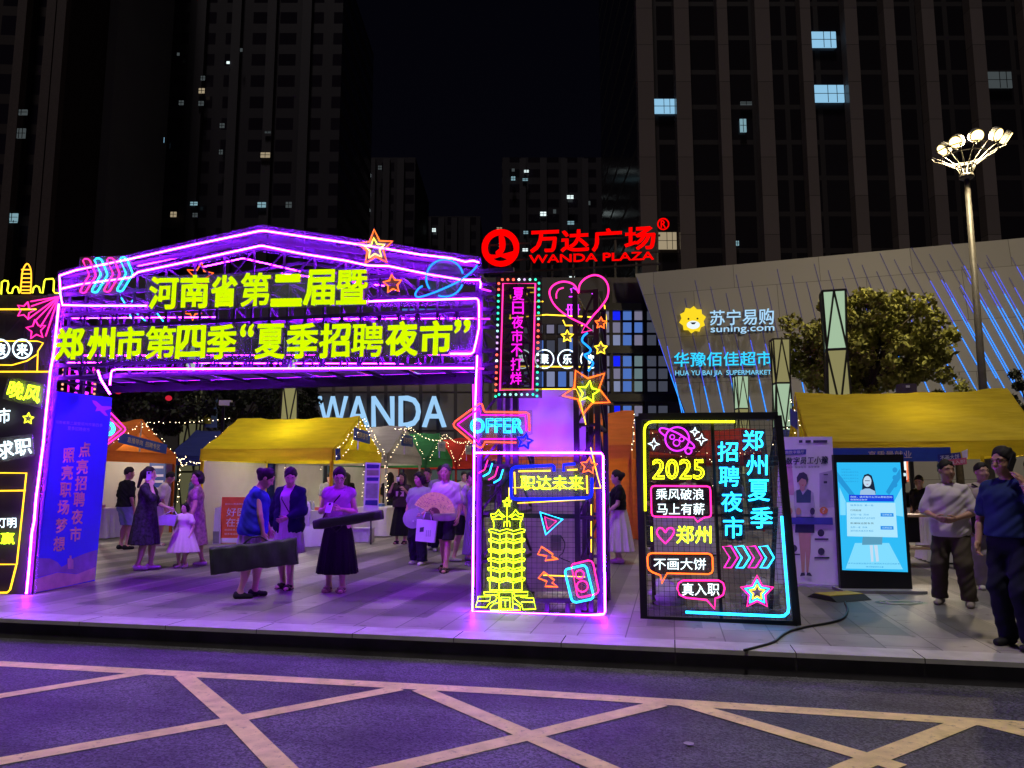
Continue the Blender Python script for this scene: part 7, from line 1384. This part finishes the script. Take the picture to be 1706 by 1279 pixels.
obj('bag_body', MB().prism([c + V([x, -.02, z]) for x, z in ((-.15, .15), (-.17, -.19), (.13, -.22), (.17, .12))], V([.01, .09, 0]), wb), t); obj('handle', MB().tube([c + V([-.06, .02, .14]), c + V([-.02, .02, .26]), c + V([.06, .02, .26]), c + V([.08, .02, .13])], .01, wb, n=5), t)
obj('printed_logo', MB().poly([c + V([x, -.024, z]) for x, z in ((-.10, .02), (-.105, -.05), (-.04, -.045), (-.035, .03))], INK), t); b = MB()
for k in range(3): b.poly([c + V([x + .05 * k * .6, -.024, z]) for x, z in ((.0, -.02), (-.005, -.12), (.012, -.12), (.017, -.02))], pbr('grey ink', (.4, .4, .5), .6))
obj('printed_text', b, t)
p14 = person('woman in a sage green top and dark wide trousers with a clear round fan', FP(698, 940), 1.58, DEG(158), [('trousers', cloth_m('dark wide trousers', (.016, .018, .028)), 1.0, .07, .03), ('top', cloth_m('sage green top', (.30, .36, .30)), .82, .6, .035)], 'bob', 'b', head=(DEG(-28), DEG(4)), L=((-.10, .03, -.26), (.02, .2, -.42)), R=((.07, .0, -.27), (.04, .14, -.48)), feet=((-.12, .10), (.11, -.04)), build=1.1, h=.0125, shoes=('shoe', (.66, .62, .6)))
c = p14['W']((-.02, .3, .86)); t = thing('round_fan', 'pale translucent round hand fan held by the woman in sage green', 'fan', c); fp = clear('fan plastic', (.6, .6, .7), .4, .3); obj('fan_blade', MB().prism([c + V([.17 * math.cos(a), 0, .17 * math.sin(a)]) for a in np.linspace(0, 6.1, 24)], V([0, .008, 0]), fp), t); obj('fan_handle', MB().bar(c + V([.02, -.01, -.05]), p14['W'](p14['arm'][1][1] + V([0, .05, -.02])), .02, WHITEP), t)
blk = cloth_m('black tee', (.012, .012, .014)); bro = cloth_m('dark brown tee', (.045, .03, .03))
p15 = person('woman in a dark graphic tee and long black skirt drinking at the grey tent', FP(668, 906), 1.62, DEG(170), [('skirt', black, 1.0, .2, .23), ('top', bro, .88, .85, .03)], 'long', 'b', head=(0, DEG(5)), L=((-.10, .12, -.22), (.0, .24, -.08)), R=((.12, .14, -.20), (.0, .17, .10)), h=.015, shoes=('sandal', (.04, .03, .03)))
part(p15, 'printed_panel', lambda b: b.box((0, .152, 1.2), (.2, .008, .12), pbr('tee print', (.55, .35, .35), .6)))
t = thing('drink_cup', 'pale cup raised by the woman in the dark graphic tee', 'cup', p15['W']((.1, .22, 1.5))); obj('cup_body', MB().lathe(p15['W']((.04, .2, 1.5)), [(.03, 0), (.04, .1)], WHITEP, 10), t); obj('cup_lid', MB().lathe(p15['W']((.04, .2, 1.6)), [(.043, 0), (.04, .015)], BLACK, 10), t)
p16 = person('woman in a violet dress partly hidden behind the left tube of the gate tower', FP(791, 942), 1.60, DEG(100), [('dress', cloth_m('violet dress', (.25, .12, .40)), 1.0, .7, .02, .2, .22)], 'bun', 'b', head=(0, DEG(10)), h=.014, shoes=('shoe', (.6, .58, .6)))
p17 = person('woman in black top and full white skirt facing left by the orange tent leg', FP(1032, 938), 1.62, DEG(92), [('skirt', cloth_m('white tiered skirt', (.60, .52, .53), .08), 1.03, .22, .27, .02), ('top', blk, .98, .55, .015)], 'bun', 'c', head=(DEG(-5), DEG(8)), L=((-.05, .06, -.27), (.03, .22, -.40)), R=((.06, .04, -.27), (.02, .18, -.42)), h=.0125, shoes=('shoe', (.58, .48, .4)))
c = p17['W']((.1, .22, 1.17)); t = thing('green_card', 'bright green card held by the woman in the white skirt', 'card', c); obj('card_sheet', MB().box(c, (.21, .012, .26), pbr('green card', (.10, .42, .10), .5), [V([1., 0, .05]), V([0, 1., 0]), UP]), t); obj('card_edge', MB().box(c + UP * .125 + V([0, -.008, 0]), (.2, .006, .01), WHITEP), t)
c = p17['W']((.16, .2, .80)); t = thing('small_handbag', 'small cream handbag at the hip of the woman in the white skirt', 'handbag', c); obj('bag_body', MB().box(c, (.26, .1, .13), pbr('cream leather', (.55, .45, .36), .5)), t); obj('flap', MB().box(c + V([0, -.056, .03]), (.26, .012, .07), pbr('tan leather', (.35, .22, .12), .5)), t)
# --- background figures inside and between the tents
bgs = [('staff member in a white blouse behind the counter of the yellow tent', 391, 883, 1.60, 175, 'bob', cloth_m('white blouse', (.62, .58, .52), .05), dnav, 0), ('second staff member in white at the back of the yellow tent', 425, 886, 1.58, 130, 'short', cloth_m('white blouse', (.62, .58, .52)), dnav, 10), ('man with glasses leaning over the table inside the yellow tent', 545, 893, 1.66, 200, 'short', cloth_m('grey shirt', (.25, .25, .28)), dnav, 12), ('long-haired person in black turned away at the rear of the yellow tent', 575, 886, 1.66, 20, 'long', blk, dnav, 0),
       ('onlooker in dark clothes behind the woman in sage green', 712, 915, 1.70, 150, 'short', bro, dnav, 0), ('onlooker whose face shows left of the older man', 733, 918, 1.74, 190, 'short', cloth_m('grey shirt', (.25, .25, .28)), dnav, 0), ('passer-by in dark shorts stepping behind the older man', 768, 935, 1.62, 260, 'short', cloth_m('dim lilac shirt', (.36, .28, .40)), cloth_m('black shorts', (.012, .012, .016)), 14),
       ('dim figure in black beyond the leaning neon board', 1092, 917, 1.68, 170, 'short', blk, dnav, 0), ('dim figure in a pale tee seen through the leaning neon board', 1150, 912, 1.66, 200, 'short', cloth_m('dim pale tee', (.42, .38, .36)), cloth_m('brown trousers', (.12, .07, .04)), 0), ('dim long-haired figure at the far side of the aisle behind the neon board', 1225, 905, 1.62, 160, 'long', cloth_m('dim blue top', (.10, .14, .30)), dnav, 0), ('seated helper in dark clothes among the gear of the right tent', 1545, 930, 1.55, 120, 'short', blk, dnav, 10),
       ('dark-haired person standing in the shadow of the navy tent', 322, 897, 1.70, 150, 'short', cloth_m('dim blue top', (.10, .14, .30)), dnav, 0), ('shopper in a pale shirt far down the aisle by the red tent', 772, 890, 1.68, 180, 'short', cloth_m('white blouse', (.62, .58, .52)), dnav, 0), ('shopper in black far down the aisle by the green tent', 648, 888, 1.66, 0, 'long', blk, dnav, 0)]
for lab, x, y, H_, fa, hr_, tm_, lm_, le in bgs:
    person(lab, FP(x, y), H_, DEG(fa), [('shorts' if 'shorts' in lab else 'trousers', lm_, 1.0, .5 if 'shorts' in lab else .07, .015), ('top', tm_, .88, .8, .02)], hr_, 'ab'[len(lab) % 2], lean=DEG(le), head=(DEG((len(lab) * 37) % 50 - 25), DEG(8 + le)), L=((-.08, .03, -.27), (.02, .18, -.36)) if len(lab) % 3 else None, R=((.08, .03, -.27), (.0, .2, -.34)) if len(lab) % 2 else None, h=.017, shoes=('shoe', (.3, .3, .3)), feet=((-.1, .12), (.1, -.12)) if 'step' in lab else None)
bpy.data.objects.remove(_to); bpy.data.curves.remove(_tc)
